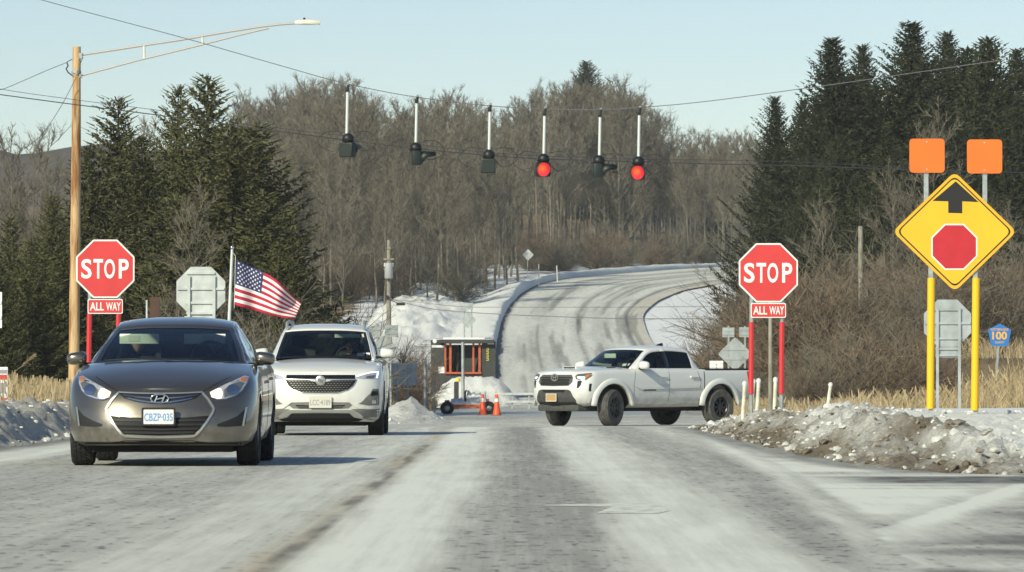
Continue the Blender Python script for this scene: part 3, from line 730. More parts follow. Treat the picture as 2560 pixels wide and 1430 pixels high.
# ------------------------------------------------------------------ vehicles
def body_shell(name, L, rings, ztop, zbot, crown, cabin, mats, parent, wells, cut=None, nf=16, ns=34, nr=7, ncross=11):
    """rings: (f, w, yf, af, yr, ar, nexp).  Closed lofted body; returns object and a BVH of the uncut shell"""
    half = []
    for f, wd, yf, af, yr, ar, n in rings:
        pts = []
        for k in range(nf + 1):
            th = math.pi / 2 * k / nf; x = wd * math.sin(th) ** (2 / n); y = yf + af * (1 - math.cos(th) ** (2 / n)); pts.append((x, y))
        ya, yb = yf + af, L - yr - ar
        for k in range(1, ns + 1):
            t = k / ns; pts.append((wd, lerp(ya, yb, t)))
        for k in range(1, nr + 1):
            th = math.pi / 2 * (1 - k / nr); pts.append((wd * math.sin(th) ** (2 / n) if th > 1e-6 else 0, L - yr - ar * (1 - math.cos(th) ** (2 / n))))
        half.append([(x, y, lerp(sinterp(zbot, y), sinterp(ztop, y), f)) for x, y in pts])
    m = len(half[0]); vs = []; fs = []; mi = []
    ringidx = []
    for h in half:
        a = len(vs)
        vs += h; vs += [(-x, y, z) for x, y, z in h[1:-1]]
        ringidx.append([a + i for i in range(m)] + [a + m + (m - 2) - 1 - i for i in range(m - 2)])
    n = len(ringidx[0])
    for r0, r1 in zip(ringidx, ringidx[1:]):
        for i in range(n): fs.append((r0[i], r0[(i + 1) % n], r1[(i + 1) % n], r1[i])); mi.append(0)
    def cap(ring, cr, top):
        rows = []
        for i in range(m):
            x, y, z = vs[ring[i]]; row = []
            for k in range(ncross):
                u = 1 - 2 * k / (ncross - 1); row.append(len(vs)); vs.append((x * u, y, z + (sinterp(cr, y) * (1 - abs(u) ** 2.2) if cr else 0)))
            rows.append(row)
        for i in range(m - 1):
            for k in range(ncross - 1):
                fs.append((rows[i][k], rows[i + 1][k], rows[i + 1][k + 1], rows[i][k + 1]))
                cx = vs[rows[i][k]]; dx = vs[rows[i + 1][k + 1]]; ymid = (cx[1] + dx[1]) / 2; xm = abs(cx[0] + dx[0]) / 2
                if not top: mi.append(1)
                else: mi.append(2 if cabin[0] < ymid < cabin[1] and xm < cabin[2] else 0)
    cap(ringidx[-1], crown, True); cap(ringidx[0], None, False)
    me = bpy.data.meshes.new(name); me.from_pydata(vs, [], fs)
    for q in mats: me.materials.append(M[q])
    me.polygons.foreach_set('material_index', mi)
    bm = bmesh.new(); bm.from_mesh(me); bmesh.ops.remove_doubles(bm, verts=bm.verts, dist=1e-4)
    bmesh.ops.dissolve_degenerate(bm, edges=bm.edges, dist=1e-5); bmesh.ops.recalc_face_normals(bm, faces=bm.faces)
    bm.to_mesh(me); bvh = BVHTree.FromBMesh(bm); bm.free()
    o = bpy.data.objects.new(name, me); link(o)
    cutters = []
    for (x, y, z, rad, x0, x1) in wells:
        for s in (-1, 1):
            mb = MB(); mb.lathe([(0.001, x0 * s), (rad, x0 * s), (rad, x1 * s), (0.001, x1 * s)], 36, 'x', (0, y, z)); c = mb.build('cutter', 'under')
            bmx = bmesh.new(); bmx.from_mesh(c.data); bmesh.ops.remove_doubles(bmx, verts=bmx.verts, dist=0.002); bmesh.ops.recalc_face_normals(bmx, faces=bmx.faces); bmx.to_mesh(c.data); bmx.free()
            cutters.append(c)
    if cut:
        mb = MB(); mb.box(*cut); cutters.append(mb.build('cutter', 'under'))
    for c in cutters:
        md = o.modifiers.new('cut', 'BOOLEAN'); md.object = c; md.operation = 'DIFFERENCE'; md.solver = 'EXACT'; md.material_mode = 'TRANSFER'
    dg = bpy.context.evaluated_depsgraph_get()
    me2 = bpy.data.meshes.new_from_object(o.evaluated_get(dg)); o.modifiers.clear(); o.data = me2
    for c in cutters: bpy.data.objects.remove(c)
    me2.polygons.foreach_set('use_smooth', [True] * len(me2.polygons)); me2.set_sharp_from_angle(angle=R(38)); me2.update()
    o.parent = parent; KIDS.setdefault(parent.name, []).append(o); o.name = name
    return o, bvh

def conform(mb, poly, bvh, off=0.004, thick=0.02, step=0.035, axis='y', mi=0, start=-3.0, sgn=1):
    """lay a polygon (given in the x,z front view, or y,z side view) onto the shell, raised by off"""
    bm = bmesh.new()
    if axis == 'y': vs = [bm.verts.new((p[0], 0, p[1])) for p in poly]
    else: vs = [bm.verts.new((0, p[0], p[1])) for p in poly]
    tri = tessellate_polygon([[Vector((p[0], p[1], 0)) for p in poly]])
    for t in tri:
        try: bm.faces.new([vs[i] for i in t])
        except ValueError: pass
    ia = 0 if axis == 'y' else 1
    for comp, vec in ((ia, Vector((1, 0, 0)) if axis == 'y' else Vector((0, 1, 0))), (2, Vector((0, 0, 1)))):
        lo = min(v.co[comp] for v in bm.verts); hi = max(v.co[comp] for v in bm.verts); k = math.ceil(lo / step) * step
        while k < hi - 1e-5:
            if k > lo + 1e-5:
                p = Vector((0, 0, 0)); p[comp] = k
                bmesh.ops.bisect_plane(bm, geom=bm.verts[:] + bm.edges[:] + bm.faces[:], plane_co=p, plane_no=vec, dist=1e-5)
            k += step
    bm.verts.index_update(); last = None
    pend = []
    for v in bm.verts:
        if axis == 'y': org = Vector((v.co.x, start, v.co.z)); dr = Vector((0, 1, 0))
        else: org = Vector((3 * sgn, v.co.y, v.co.z)); dr = Vector((-sgn, 0, 0))
        hit = bvh.ray_cast(org, dr)
        if hit[0] is None:
            near = bvh.find_nearest(Vector((v.co.x, 0.3, v.co.z)) if axis == 'y' else Vector((sgn * 0.9, v.co.y, v.co.z)))
            p = near[0]
            v.co = p - dr * off
        else: v.co = hit[0] - dr * off
    back = Vector((0, thick, 0)) if axis == 'y' else Vector((-sgn * thick, 0, 0))
    bnd = [e for e in bm.edges if len(e.link_faces) == 1]
    ret = bmesh.ops.extrude_edge_only(bm, edges=bnd)
    for e in ret['geom']:
        if isinstance(e, bmesh.types.BMVert): e.co += back
    bm.verts.index_update()
    mb.add([v.co.copy() for v in bm.verts], [[v.index for v in f.verts] for f in bm.faces], mi); bm.free()
    return mb
def sym(half): return list(half) + [(-x, z) for x, z in reversed(half) if abs(x) > 1e-6]
def mir(poly): return [(-x, z) for x, z in reversed(poly)]
def strip_poly(line, wd):
    """thin band polygon round a polyline in 2-D"""
    L_, R_ = [], []
    for i, p in enumerate(line):
        a = Vector(line[max(0, i - 1)]); b = Vector(line[min(len(line) - 1, i + 1)]); t = (b - a).normalized(); n = Vector((-t.y, t.x)) * wd / 2
        L_.append((p[0] + n.x, p[1] + n.y)); R_.append((p[0] - n.x, p[1] - n.y))
    return L_ + R_[::-1]
def wheel(parent, x, y, z, r, wd, rim_r, spokes, tyre_mat, rim_mat, side, steer=0.0):
    wh = bpy.data.objects.new('wheel', None); link(wh, parent); KIDS.setdefault(parent.name, []).append(wh)
    wh.location = (x, y, z); wh.rotation_euler = (0, 0, steer)
    h = wd / 2; mb = MB()
    mb.lathe([(rim_r, -h * .8), (rim_r + .02, -h * .95), (r * .93, -h), (r * .985, -h * .8), (r, -h * .5), (r, h * .5), (r * .985, h * .8), (r * .93, h), (rim_r + .02, h * .95), (rim_r, h * .8)], 40, 'x')
    # tread grooves as raised blocks
    nb = 48
    for k in range(nb):
        for row in (-.62, -.2, .22, .64):
            a = 2 * math.pi * (k + (0.5 if row in (-.2, .64) else 0)) / nb
            mb.box((row * h, (r + .003) * math.cos(a), (r + .003) * math.sin(a)), (h * .30, r * 2 * math.pi / nb * .72, 0.010), 0, Matrix.Rotation(a - math.pi / 2, 3, 'X'))
    mb.build('tyre', tyre_mat, wh, smooth=40)
    mb = MB(); s = side; f = h * .72 * s
    mb.lathe([(rim_r, -h * .8 * s), (rim_r, f), (rim_r - .02, f + .01 * s), (rim_r - .035, f - .01 * s), (rim_r - .05, 0.0), (0.03, -0.01 * s)], 40, 'x')
    mb.lathe([(0.085, 0), (0.08, f - .02 * s), (0.035, f), (0.001, f)], 20, 'x')
    for k in range(spokes):
        a = 2 * math.pi * k / spokes; rot = Matrix.Rotation(a, 3, 'X')
        mid = rim_r * .55
        mb.bbox(rot @ Vector((f - .025 * s, mid, 0)), (.03, rim_r * .95 - .04, .052), .008, 0, rot)
    mb.build('rim', rim_mat, wh, smooth=35)
    return wh

def greenhouse(parent, prof, wb, zbelt, y_end, pillars, paint, glass, side_glass, frit=True, black_b=True, sill=0.015, rail_w=0.055):
    """prof: (y, z, half width, edge sweep, edge drop, tag).  tags: cowl, header, roof..., rear, base"""
    ks = list(range(len(prof)))
    col = lambda q: [(k, prof[k][q]) for k in ks]
    tags = [p[5] for p in prof]; kh = tags.index('header'); kr = tags.index('rear'); kb = len(prof) - 1
    Y, Z, Wd, SW, DR = col(0), col(1), col(2), col(3), col(4)
    def Sf(u, v):
        return Vector((u * sinterp(Wd, v), sinterp(Y, v) + sinterp(SW, v) * abs(u) ** 2.5, sinterp(Z, v) - sinterp(DR, v) * abs(u) ** 3))
    us = [-1, -.955, -.91, -.8, -.6, -.4, -.2, 0, .2, .4, .6, .8, .91, .955, 1]
    vlist = [kh * k / 8 for k in range(8)] + [kh + (kr - kh) * k / 10 for k in range(10)] + [kr + (kb - kr) * k / 6 for k in range(7)]
    P = [[Sf(u, v) for u in us] for v in vlist]
    roof, ws, rw = MB(), MB(), MB()
    ufr = MB()
    for j in range(len(vlist) - 1):
        vm = (vlist[j] + vlist[j + 1]) / 2
        for i in range(len(us) - 1):
            q = [P[j][i], P[j][i + 1], P[j + 1][i + 1], P[j + 1][i]]
            um = abs(us[i] + us[i + 1]) / 2
            if kh <= vm <= kr or um > .955: roof.add(q, [(0, 1, 2, 3)])
            elif vm < kh: (ws if True else ufr).add(q, [(0, 1, 2, 3)])
            else: rw.add(q, [(0, 1, 2, 3)])
    # black border of the windscreen, a raised band just inside the glass edge
    def weld(o):
        bm = bmesh.new(); bm.from_mesh(o.data); bmesh.ops.remove_doubles(bm, verts=bm.verts, dist=1e-4); bmesh.ops.recalc_face_normals(bm, faces=bm.faces); bm.to_mesh(o.data); bm.free()
        o.data.polygons.foreach_set('use_smooth', [True] * len(o.data.polygons)); o.data.set_sharp_from_angle(angle=R(40)); return o
    # side: columns by rail parameter
    rail = [(sinterp(Y, k / 40 * kb) + sinterp(SW, k / 40 * kb), sinterp(Z, k / 40 * kb) - sinterp(DR, k / 40 * kb), sinterp(Wd, k / 40 * kb)) for k in range(41)]
    rail_z = [(a, b) for a, b, c in rail]; rail_x = [(a, c) for a, b, c in rail]
    y0, y1 = rail[0][0], rail[-1][0]
    cols = [lerp(y0, y1, k / 60) for k in range(61)]
    for s in (-1, 1):
        wins = {}
        for k in range(60):
            quad_rows = []
            for y in (cols[k], cols[k + 1]):
                zt = interp(rail_z, y); xt = interp(rail_x, y); zb = sinterp(zbelt, y); zb = min(zb, zt); xb = wb if True else 0
                xb = lerp(xt, wb, sstep(0.0, 0.12, zt - zb))
                hgt = zt - zb; z1 = min(zb + sill, zt); z2 = max(z1, zt - rail_w)
                row = []
                for zz in (zb, z1, lerp(z1, z2, .5), z2, zt):
                    t = (zz - zb) / hgt if hgt > 1e-4 else 1
                    row.append(Vector((s * (lerp(xb, xt, t) + 0.03 * math.sin(math.pi * t) * min(1, hgt / .3)), y, zz)))
                quad_rows.append(row)
            ym = (cols[k] + cols[k + 1]) / 2; hm = interp(rail_z, ym) - sinterp(zbelt, ym)
            for r in range(4):
                q = [quad_rows[0][r], quad_rows[1][r], quad_rows[1][r + 1], quad_rows[0][r + 1]]
                w_ = None
                if r in (1, 2) and hm > sill + rail_w + 0.04:
                    for wi, (pa, pb) in enumerate(pillars):
                        if pa <= ym <= pb: w_ = wi
                if w_ is None: roof.add(q, [(0, 1, 2, 3)], 1 if (black_b and pillars[0][0] < ym < pillars[-1][1] and r in (1, 2)) else 0)
                else: wins.setdefault(w_, MB()).add(q, [(0, 1, 2, 3)])
        for w_ in sorted(wins):
            weld(wins[w_].build('side_window', side_glass, parent))
    ro = weld(roof.build('roof', [paint, 'gloss_black'], parent))
    md = ro.modifiers.new('thickness', 'SOLIDIFY'); md.thickness = 0.025; md.offset = -1
    weld(ws.build('windshield', glass, parent)); weld(rw.build('rear_window', side_glass, parent))
    # frit band
    fr = MB()
    def off(u, v):
        e = 1e-3; p = Sf(u, v); a = Sf(min(u + e, 1), v) - Sf(max(u - e, -1), v); b = Sf(u, min(v + e, kb)) - Sf(u, max(v - e, 0))
        n = a.cross(b); n.normalize()
        if n.y > 0: n = -n
        return p + n * 0.003
    def band(u0, u1, v0, v1, nu, nv):
        g_ = [[off(lerp(u0, u1, i / nu), lerp(v0, v1, j / nv)) for i in range(nu + 1)] for j in range(nv + 1)]
        for j in range(nv):
            for i in range(nu): fr.add([g_[j][i], g_[j][i + 1], g_[j + 1][i + 1], g_[j + 1][i]], [(0, 1, 2, 3)])
    band(-.955, -.90, 0, kh, 1, 10); band(.90, .955, 0, kh, 1, 10); band(-.90, .90, kh * .965, kh, 14, 1); band(-.90, .90, 0, kh * .07, 14, 1)
    weld(fr.build('windshield_border', 'gloss_black', parent))
    return Sf, kh, kb
def mirror_part(parent, x, y, z, sx, sy, sz, s, paint, lower):
    """door mirror: rounded shell on a short stalk"""
    mb = MB(); n, m_ = 14, 9
    vs = []
    for j in range(m_ + 1):
        ph = -math.pi / 2 + math.pi * j / m_
        for i in range(n):
            th = 2 * math.pi * i / n
            cx = math.copysign(abs(math.cos(ph) * math.cos(th)) ** .5, math.cos(th)); cy = math.sin(th) * math.cos(ph); cz = math.copysign(abs(math.sin(ph)) ** .7, math.sin(ph))
            k = 1.0 - 0.22 * (cx * s) * (cz > 0)
            vs.append(Vector((x + s * (sx * cx * s * .5 + sx * .5), y + sy * cy * .5 * (1.0 if cy < 0 else .45), z + sz * .5 * cz * k)))
    fs = []
    for j in range(m_):
        for i in range(n): fs.append((j * n + i, j * n + (i + 1) % n, (j + 1) * n + (i + 1) % n, (j + 1) * n + i))
    mb.add(vs, fs); o = mb.build('mirror', paint, parent, smooth=60)
    mb = MB(); mb.bbox((x + s * sx * .05, y + .02, z - sz * .42), (sx * .75, sy * .5, sz * .26), .012)
    mb.build('mirror_stalk', lower, o)
def seats(parent, y, zs, xo, belt):
    for s in (-1, 1):
        mb = MB(); mb.bbox((s * xo, y, belt + .02), (.46, .16, .44), .05); o = mb.build('seat', 'seat', parent, smooth=50)
        mb = MB(); mb.bbox((s * xo, y + .03, zs), (.26, .10, .19), .04); mb.tube([(s * xo - .06, y + .03, belt + .2), (s * xo - .06, y + .03, zs)], .008); mb.tube([(s * xo + .06, y + .03, belt + .2), (s * xo + .06, y + .03, zs)], .008)
        mb.build('headrest', 'seat', o, smooth=50)
def steering(parent, x, y, z, r=.185):
    mb = MB(); pts = []
    for k in range(25):
        a = 2 * math.pi * k / 24; pts.append((x + r * math.cos(a), y + r * math.sin(a) * .42, z + r * math.sin(a) * .9))
    mb.tube(pts, .016, 8, caps=False); mb.tube([(x - r, y, z), (x + r, y, z)], .018); mb.tube([(x, y, z), (x, y - .08, z - .17)], .03)
    mb.build('steering_wheel', 'dark_plastic', parent, smooth=60)
def number_plate(parent, c, w_, h_, txt, base, ink, fr=None, tilt=0.0, small=None):
    mb = MB(); mb.prism(rrect(w_, h_, .012), c[1] - .008, c[1] + .012)
    mb.v = [(v[0] + c[0], v[1], v[2] + c[2]) for v in mb.v]
    o = mb.build('number_plate', base, parent)
    mb = MB()
    if txt: add_text(mb, txt, w_ * .90, h_ * .48, (c[0], c[1] - .010, c[2] - h_ * .03), offset=0.012)
    if small: add_text(mb, small, w_ * .5, h_ * .09, (c[0], c[1] - .010, c[2] + h_ * .36))
    if mb.v: mb.build('plate_lettering', ink, o)
    if fr:
        mb = MB(); a = rrect(w_ + .02, h_ + .02, .015); b = rrect(w_ - .012, h_ - .012, .01); n = len(a)
        mb.add([(p[0] + c[0], c[1] - .012, p[1] + c[2]) for p in a] + [(p[0] + c[0], c[1] - .012, p[1] + c[2]) for p in b] + [(p[0] + c[0], c[1] + .01, p[1] + c[2]) for p in a], [(i, (i + 1) % n, n + (i + 1) % n, n + i) for i in range(n)] + [(i, (i + 1) % n, 2 * n + (i + 1) % n, 2 * n + i) for i in range(n)])
        mb.build('plate_frame', fr, o)
    return o

# ---- seated people
def person(label, loc, rotz, hair, reach=0.34, skin='skin', wave=False):
    """seated figure, origin on the seat under the hips, facing -y"""
    t = thing('person', label, 'person', loc, rotz)
    bm = bmesh.new(); J = {}; E = []
    def j(n, p, r): J[n] = (bm.verts.new(p), r)
    j('pel', (0, 0, .10), (.155, .125)); j('waist', (0, .02, .26), (.14, .11)); j('chest', (0, .05, .43), (.165, .12)); j('sh', (0, .06, .545), (.12, .085)); j('neck', (0, .045, .61), (.058, .058))
    for s, q in ((-1, 'L'), (1, 'R')):
        j('shd' + q, (s * .175, .06, .53), (.066, .062)); j('elb' + q, (s * .235, -.10, .32), (.046, .044)); j('wri' + q, (s * .17, -reach, .40), (.030, .026)); j('hand' + q, (s * .15, -reach - .08, .42), (.034, .022))
        j('hip' + q, (s * .10, -.04, .09), (.095, .09)); j('kn' + q, (s * .13, -.46, .15), (.065, .065)); j('ank' + q, (s * .13, -.62, -.26), (.045, .045)); j('toe' + q, (s * .13, -.80, -.30), (.04, .03))
    def e(a, b): bm.edges.new((J[a][0], J[b][0]))
    for a, b in (('pel', 'waist'), ('waist', 'chest'), ('chest', 'sh'), ('sh', 'neck')): e(a, b)
    for q in 'LR':
        for a, b in (('sh', 'shd' + q), ('shd' + q, 'elb' + q), ('elb' + q, 'wri' + q), ('wri' + q, 'hand' + q), ('pel', 'hip' + q), ('hip' + q, 'kn' + q), ('kn' + q, 'ank' + q), ('ank' + q, 'toe' + q)): e(a, b)
    me = bpy.data.meshes.new('body'); names = list(J); bm.verts.index_update(); bm.to_mesh(me); bm.free()
    o = bpy.data.objects.new('body', me); link(o)
    o.modifiers.new('skin', 'SKIN')
    for i, nme in enumerate(names):
        me.skin_vertices[0].data[i].radius = J[nme][1]; me.skin_vertices[0].data[i].use_root = (nme == 'pel')
    sd = o.modifiers.new('sub', 'SUBSURF'); sd.levels = 2; sd.render_levels = 2
    dg = bpy.context.evaluated_depsgraph_get(); m2 = bpy.data.meshes.new_from_object(o.evaluated_get(dg)); bpy.data.objects.remove(o)
    # head: an egg with nose, brow, jaw and ears, welded into the same mesh, and five-fingered hands
    hb = bmesh.new(); hb.from_mesh(m2)
    def blob(c, rx, ry, rz, seg=16, shape=None):
        r = bmesh.ops.create_uvsphere(hb, u_segments=seg, v_segments=max(8, seg // 2 + 2), radius=1)
        for v in r['verts']:
            p = v.co.copy()
            if shape: p = shape(p)
            v.co = Vector((c[0] + p.x * rx, c[1] + p.y * ry, c[2] + p.z * rz))
        return r['verts']
    def hs(p):
        q = p.copy()
        if p.z < 0: q.x *= 1 - .28 * -p.z; q.y = q.y * (1 - .1 * -p.z)
        if p.y < -.8 and abs(p.x) < .25:
            if -.25 < p.z < .05: q.y -= .18
        if p.y < -.5 and .05 < p.z < .25 and .2 < abs(p.x) < .6: q.y += .08
        return q
    hv = set(blob((0, .0, .735), .078, .098, .118, 24, hs))
    for s in (-1, 1): hv |= set(blob((s * .078, .015, .73), .012, .022, .032, 8))
    hands = set()
    for s in (-1, 1):
        base = Vector((s * .15, -reach - .10, .42))
        for k in range(4):
            ln = (.07, .08, .075, .06)[k]; p0 = base + Vector(((k - 1.5) * .019, -.005, .012))
            for q, (dy, dz) in enumerate(((-.35, .25), (-.7, -.15), (-.55, -.65))):
                p1 = p0 + Vector((0, dy, dz)).normalized() * ln / 3 * 1.2; c = (p0 + p1) / 2
                hands |= set(blob(c, .0085, ln / 4.2, .0085, 8)); p0 = p1
        hands |= set(blob(base + Vector((-s * .04, .02, .015)), .026, .011, .010, 8))
    hb.faces.ensure_lookup_table()
    for f in hb.faces:
        c = f.calc_center_median()
        f.smooth = True
        f.material_index = 1 if (all(v in hv or v in hands for v in f.verts) or c.z > .605 or (c.y < -reach - .02 and abs(c.z - .42) < .09)) else 0
    m3 = bpy.data.meshes.new('body'); hb.to_mesh(m3); hb.free()
    m3.materials.append(M['cloth_dark']); m3.materials.append(M[skin])
    b = bpy.data.objects.new('body', m3); link(b, t); KIDS.setdefault(t.name, []).append(b)
    mb = MB(); n, m_ = 18, 9; vs = []
    for jj in range(m_ + 1):
        ph = lerp(-.15, math.pi / 2, jj / m_)
        for i in range(n):
            th = 2 * math.pi * i / n; fr = math.sin(th) < -.3
            zz = max(math.sin(ph), .45) if fr else math.sin(ph) * (1.0) - (0.25 if not fr and ph < .1 else 0)
            k = 1.09
            vs.append((.078 * k * math.cos(th) * math.cos(ph if not fr else max(ph, .45)), .006 + .100 * k * math.sin(th) * math.cos(ph if not fr else max(ph, .45)), .738 + .122 * k * zz))
    mb.add(vs, [(jj * n + i, jj * n + (i + 1) % n, (jj + 1) * n + (i + 1) % n, (jj + 1) * n + i) for jj in range(m_) for i in range(n)])
    mb.build('hair', hair, t, smooth=70)
    return t

# ================================================================== the grey-bronze sedan
SX, SD = -3.23, 46.1
sed = thing('sedan', 'grey bronze sedan with lit front lamps and a blue lettered white number plate', 'car', (SX, SD, 0))
ztop = [(0, .665), (.12, .70), (.35, .775), (.6, .835), (.95, .90), (1.3, .945), (2.0, .955), (3.6, .985), (4.2, .98), (4.53, .93)]
zbot = [(0, .20), (.5, .19), (1.0, .17), (3.6, .18), (4.2, .24), (4.53, .30)]
rings = [(0, .74, .10, .50, .12, .4, 2.6), (.07, .83, .03, .62, .06, .45, 2.6), (.22, .872, .0, .68, .02, .5, 2.55), (.42, .886, .0, .70, .0, .5, 2.5), (.60, .888, .025, .70, .0, .5, 2.45), (.78, .882, .06, .68, .02, .5, 2.4), (.90, .862, .09, .66, .04, .5, 2.35), (.96, .838, .115, .64, .06, .5, 2.3), (1.0, .800, .15, .60, .09, .5, 2.3)]
crown = [(0, .004), (.3, .030), (.8, .058), (1.3, .062), (2, .03), (4, .05), (4.53, .02)]
sb, sbv = body_shell('body', 4.53, rings, ztop, zbot, crown, (1.36, 3.75, .70), ['bronze', 'under', 'interior'], sed, [(0, .94, .315, .365, .60, 1.2), (0, 3.64, .315, .365, .60, 1.2)])
def put(name, polys, matl, parent, bvh, off=.004, thick=.02, step=.035, axis='y', smooth=40, sgn=1):
    mb = MB()
    for p in polys: conform(mb, p, bvh, off, thick, step, axis, 0, -3.0, sgn)
    return mb.build(name, matl, parent, smooth=smooth)
# fascia
lg = put('lower_grille', [sym([(0, .452), (.25, .455), (.462, .472), (.40, .375), (.325, .300), (0, .288)])], 'black_plastic', sed, sbv, .003)
for k, (z, w0) in enumerate(((.425, .43), (.385, .405), (.345, .365), (.312, .32))):
    put('grille_bar', [sym([(0, z + .008), (w0, z + .016), (w0, z - .004), (0, z - .010)])], 'dark_plastic', lg, sbv, .012, .02, .05)
ug = put('upper_grille', [sym([(0, .668), (.20, .672), (.388, .680), (.33, .632), (.22, .600), (.09, .582), (0, .578)])], 'black_plastic', sed, sbv, .004)
put('grille_bar', [sym([(.08, .640), (.22, .650), (.345, .668), (.345, .662), (.22, .640), (.08, .626)])[:6]], 'chrome', ug, sbv, .012, .015, .05)
put('grille_bar', [mir([(.08, .640), (.22, .650), (.345, .668), (.345, .662), (.22, .640), (.08, .626)])], 'chrome', ug, sbv, .012, .015, .05)
put('grille_bar', [sym([(0, .600), (.10, .604), (.24, .624), (.30, .638), (.30, .630), (.20, .606), (.09, .588), (0, .585)])], 'chrome', ug, sbv, .010, .015, .05)
put('grille_bar', [sym([(0, .683), (.20, .686), (.392, .695), (.392, .684), (.20, .674), (0, .671)])], 'silver', ug, sbv, .010, .02, .05)
# hexagon outline
hx = [(.39, .682), (.445, .622), (.488, .556), (.498, .535), (.488, .50), (.44, .42), (.385, .345), (.345, .298), (.315, .282), (.20, .275), (0, .272)]
put('grille_surround', [strip_poly(hx, .020), mir(strip_poly(hx, .020))], 'silver', sed, sbv, .014, .03, .03)
# fog recesses
fogp = [(.795, .552), (.770, .525), (.715, .470), (.620, .425), (.530, .392), (.535, .372), (.60, .366), (.768, .376), (.785, .40)]
for p in (fogp, mir(fogp)):
    fo_ = put('fog_recess', [p], 'dark_plastic', sed, sbv, .004)
    q = [(.797, .555), (.770, .375), (.752, .376), (.780, .545)]; q = q if p is fogp else mir(q)
    put('fog_trim', [q], 'silver', fo_, sbv, .010)
hl = [(.455, .690), (.475, .640), (.53, .622), (.60, .628), (.690, .660), (.745, .708), (.782, .775), (.790, .835), (.755, .842), (.715, .822), (.64, .785), (.54, .735)]
turn = [(.462, .688), (.480, .645), (.53, .630), (.565, .635), (.575, .68), (.555, .722), (.53, .722)]
refl = [(.760, .79), (.778, .80), (.782, .83), (.755, .835), (.72, .815), (.735, .79)]
proj = ngon(18, .052)
for s in (0, 1):
    f = (lambda p: p) if s == 0 else mir
    h_ = put('headlight', [f(hl)], 'lamp_glass', sed, sbv, .006)
    put('lamp_bezel', [f([(.59, .638), (.685, .668), (.735, .715), (.765, .775), (.72, .79), (.63, .755), (.585, .71)])], 'lamp_dark', h_, sbv, .010)
    put('lamp_reflector', [f([(x * 1.1 + .665, z + .712) for x, z in proj])], 'chrome', h_, sbv, .016)
    put('turn_signal', [f(turn)], 'amber_lit', h_, sbv, .013)
    put('side_marker', [f(refl)], 'amber', h_, sbv, .011)
    put('lamp_edge', [f(strip_poly([(.475, .637), (.53, .618), (.60, .624), (.692, .656), (.748, .705), (.786, .772), (.796, .838)], .010))], 'chrome', h_, sbv, .012)
# emblem
em = MB(); ring = []
for k in range(29):
    a = 2 * math.pi * k / 28; x, z = .081 * math.cos(a), .628 + .041 * math.sin(a); ring.append((x, -.012 + .0 * z, z))
hit = sbv.ray_cast(Vector((0, -3, .628)), Vector((0, 1, 0)))[0]
ring = [(x, hit.y - .022, z) for x, y, z in ring]
em.tube(ring, .0075, 8, caps=False)
em.tube([(-.045, hit.y - .02, .600), (-.022, hit.y - .024, .655)], .009, 6); em.tube([(.022, hit.y - .024, .601), (.045, hit.y - .02, .656)], .009, 6); em.tube([(-.034, hit.y - .022, .622), (.034, hit.y - .022, .634)], .009, 6)
em.build('emblem', 'chrome', sed, smooth=60)
number_plate(sed, (-.004, -.028, .462), .292, .148, 'CBZP·035', 'plate_white', 'ink_blue', 'dark_plastic')
# dark chin
put('chin', [sym([(0, .245), (.30, .242), (.45, .222), (.80, .225), (.78, .2), (.30, .205), (0, .205)])], 'under', sed, sbv, .004, .06)
mb = MB(); mb.box((0, 1.2, .165), (1.3, 1.6, .07)); mb.build('underbody_tray', 'under', sed)
# bonnet shut lines
put('bonnet_crease', [strip_poly([(.388, .694), (.47, .738), (.56, .795), (.63, .832)], .006)], 'black_plastic', sed, sbv, .002, .01, .04)
put('bonnet_crease', [mir(strip_poly([(.388, .694), (.47, .738), (.56, .795), (.63, .832)], .006))], 'black_plastic', sed, sbv, .002, .01, .04)
# cabin
prof = [(1.20, .975, .735, .20, .03, 'cowl'), (1.62, 1.145, .672, .16, .03, 'a'), (2.10, 1.305, .585, .10, .035, 'header'), (2.35, 1.375, .565, .03, .045, 'r1'), (2.75, 1.415, .560, .0, .05, 'r2'), (3.2, 1.395, .545, -.0, .05, 'r3'), (3.5, 1.345, .53, -.03, .05, 'rear'), (3.85, 1.19, .56, -.05, .04, 'g'), (4.15, 1.02, .60, -.05, .02, 'base')]
greenhouse(sed, prof, .775, [(1.2, .950), (1.6, .953), (3.6, .985), (4.2, 1.0)], 4.1, [(1.72, 2.45), (2.53, 3.3), (3.38, 3.7)], 'bronze', 'glass', 'glass_dark', rail_w=.075)
for s in (-1, 1):
    mirror_part(sed, s * .80, 1.60, 1.005, .195, .16, .125, s, 'bronze', 'black_plastic')
seats(sed, 2.52, 1.20, .37, .95); steering(sed, .36, 1.86, 1.0)
for x0, x1 in ((-.52, -.14), (.10, .50)):
    mb = MB(); mb.bbox(((x0 + x1) / 2, 1.98, 1.195), (x1 - x0, .02, .10), .009, 0, Matrix.Rotation(R(-12), 3, 'X')); v_ = mb.build('sun_visor', 'visor', sed, smooth=50)
    mb = MB(); mb.box(((x0 + x1) / 2 + (-.05 if x0 < 0 else .03), 1.966, 1.20), (.11, .004, .055), 0, Matrix.Rotation(R(-12), 3, 'X')); mb.build('visor_label', 'plate_cream', v_)
mb = MB(); mb.bbox((-.01, 1.90, 1.185), (.20, .05, .06), .02); mb.build('rear_view_mirror', 'dark_plastic', sed, smooth=50)
for q_ in (-1, 1): mb = MB(); mb.box((q_ * .53, 2.25, 1.10), (.03, .05, .36), 0, Matrix.Rotation(R(-14 * q_), 3, 'Y')); mb.build('pillar_trim', 'trim_light', sed)
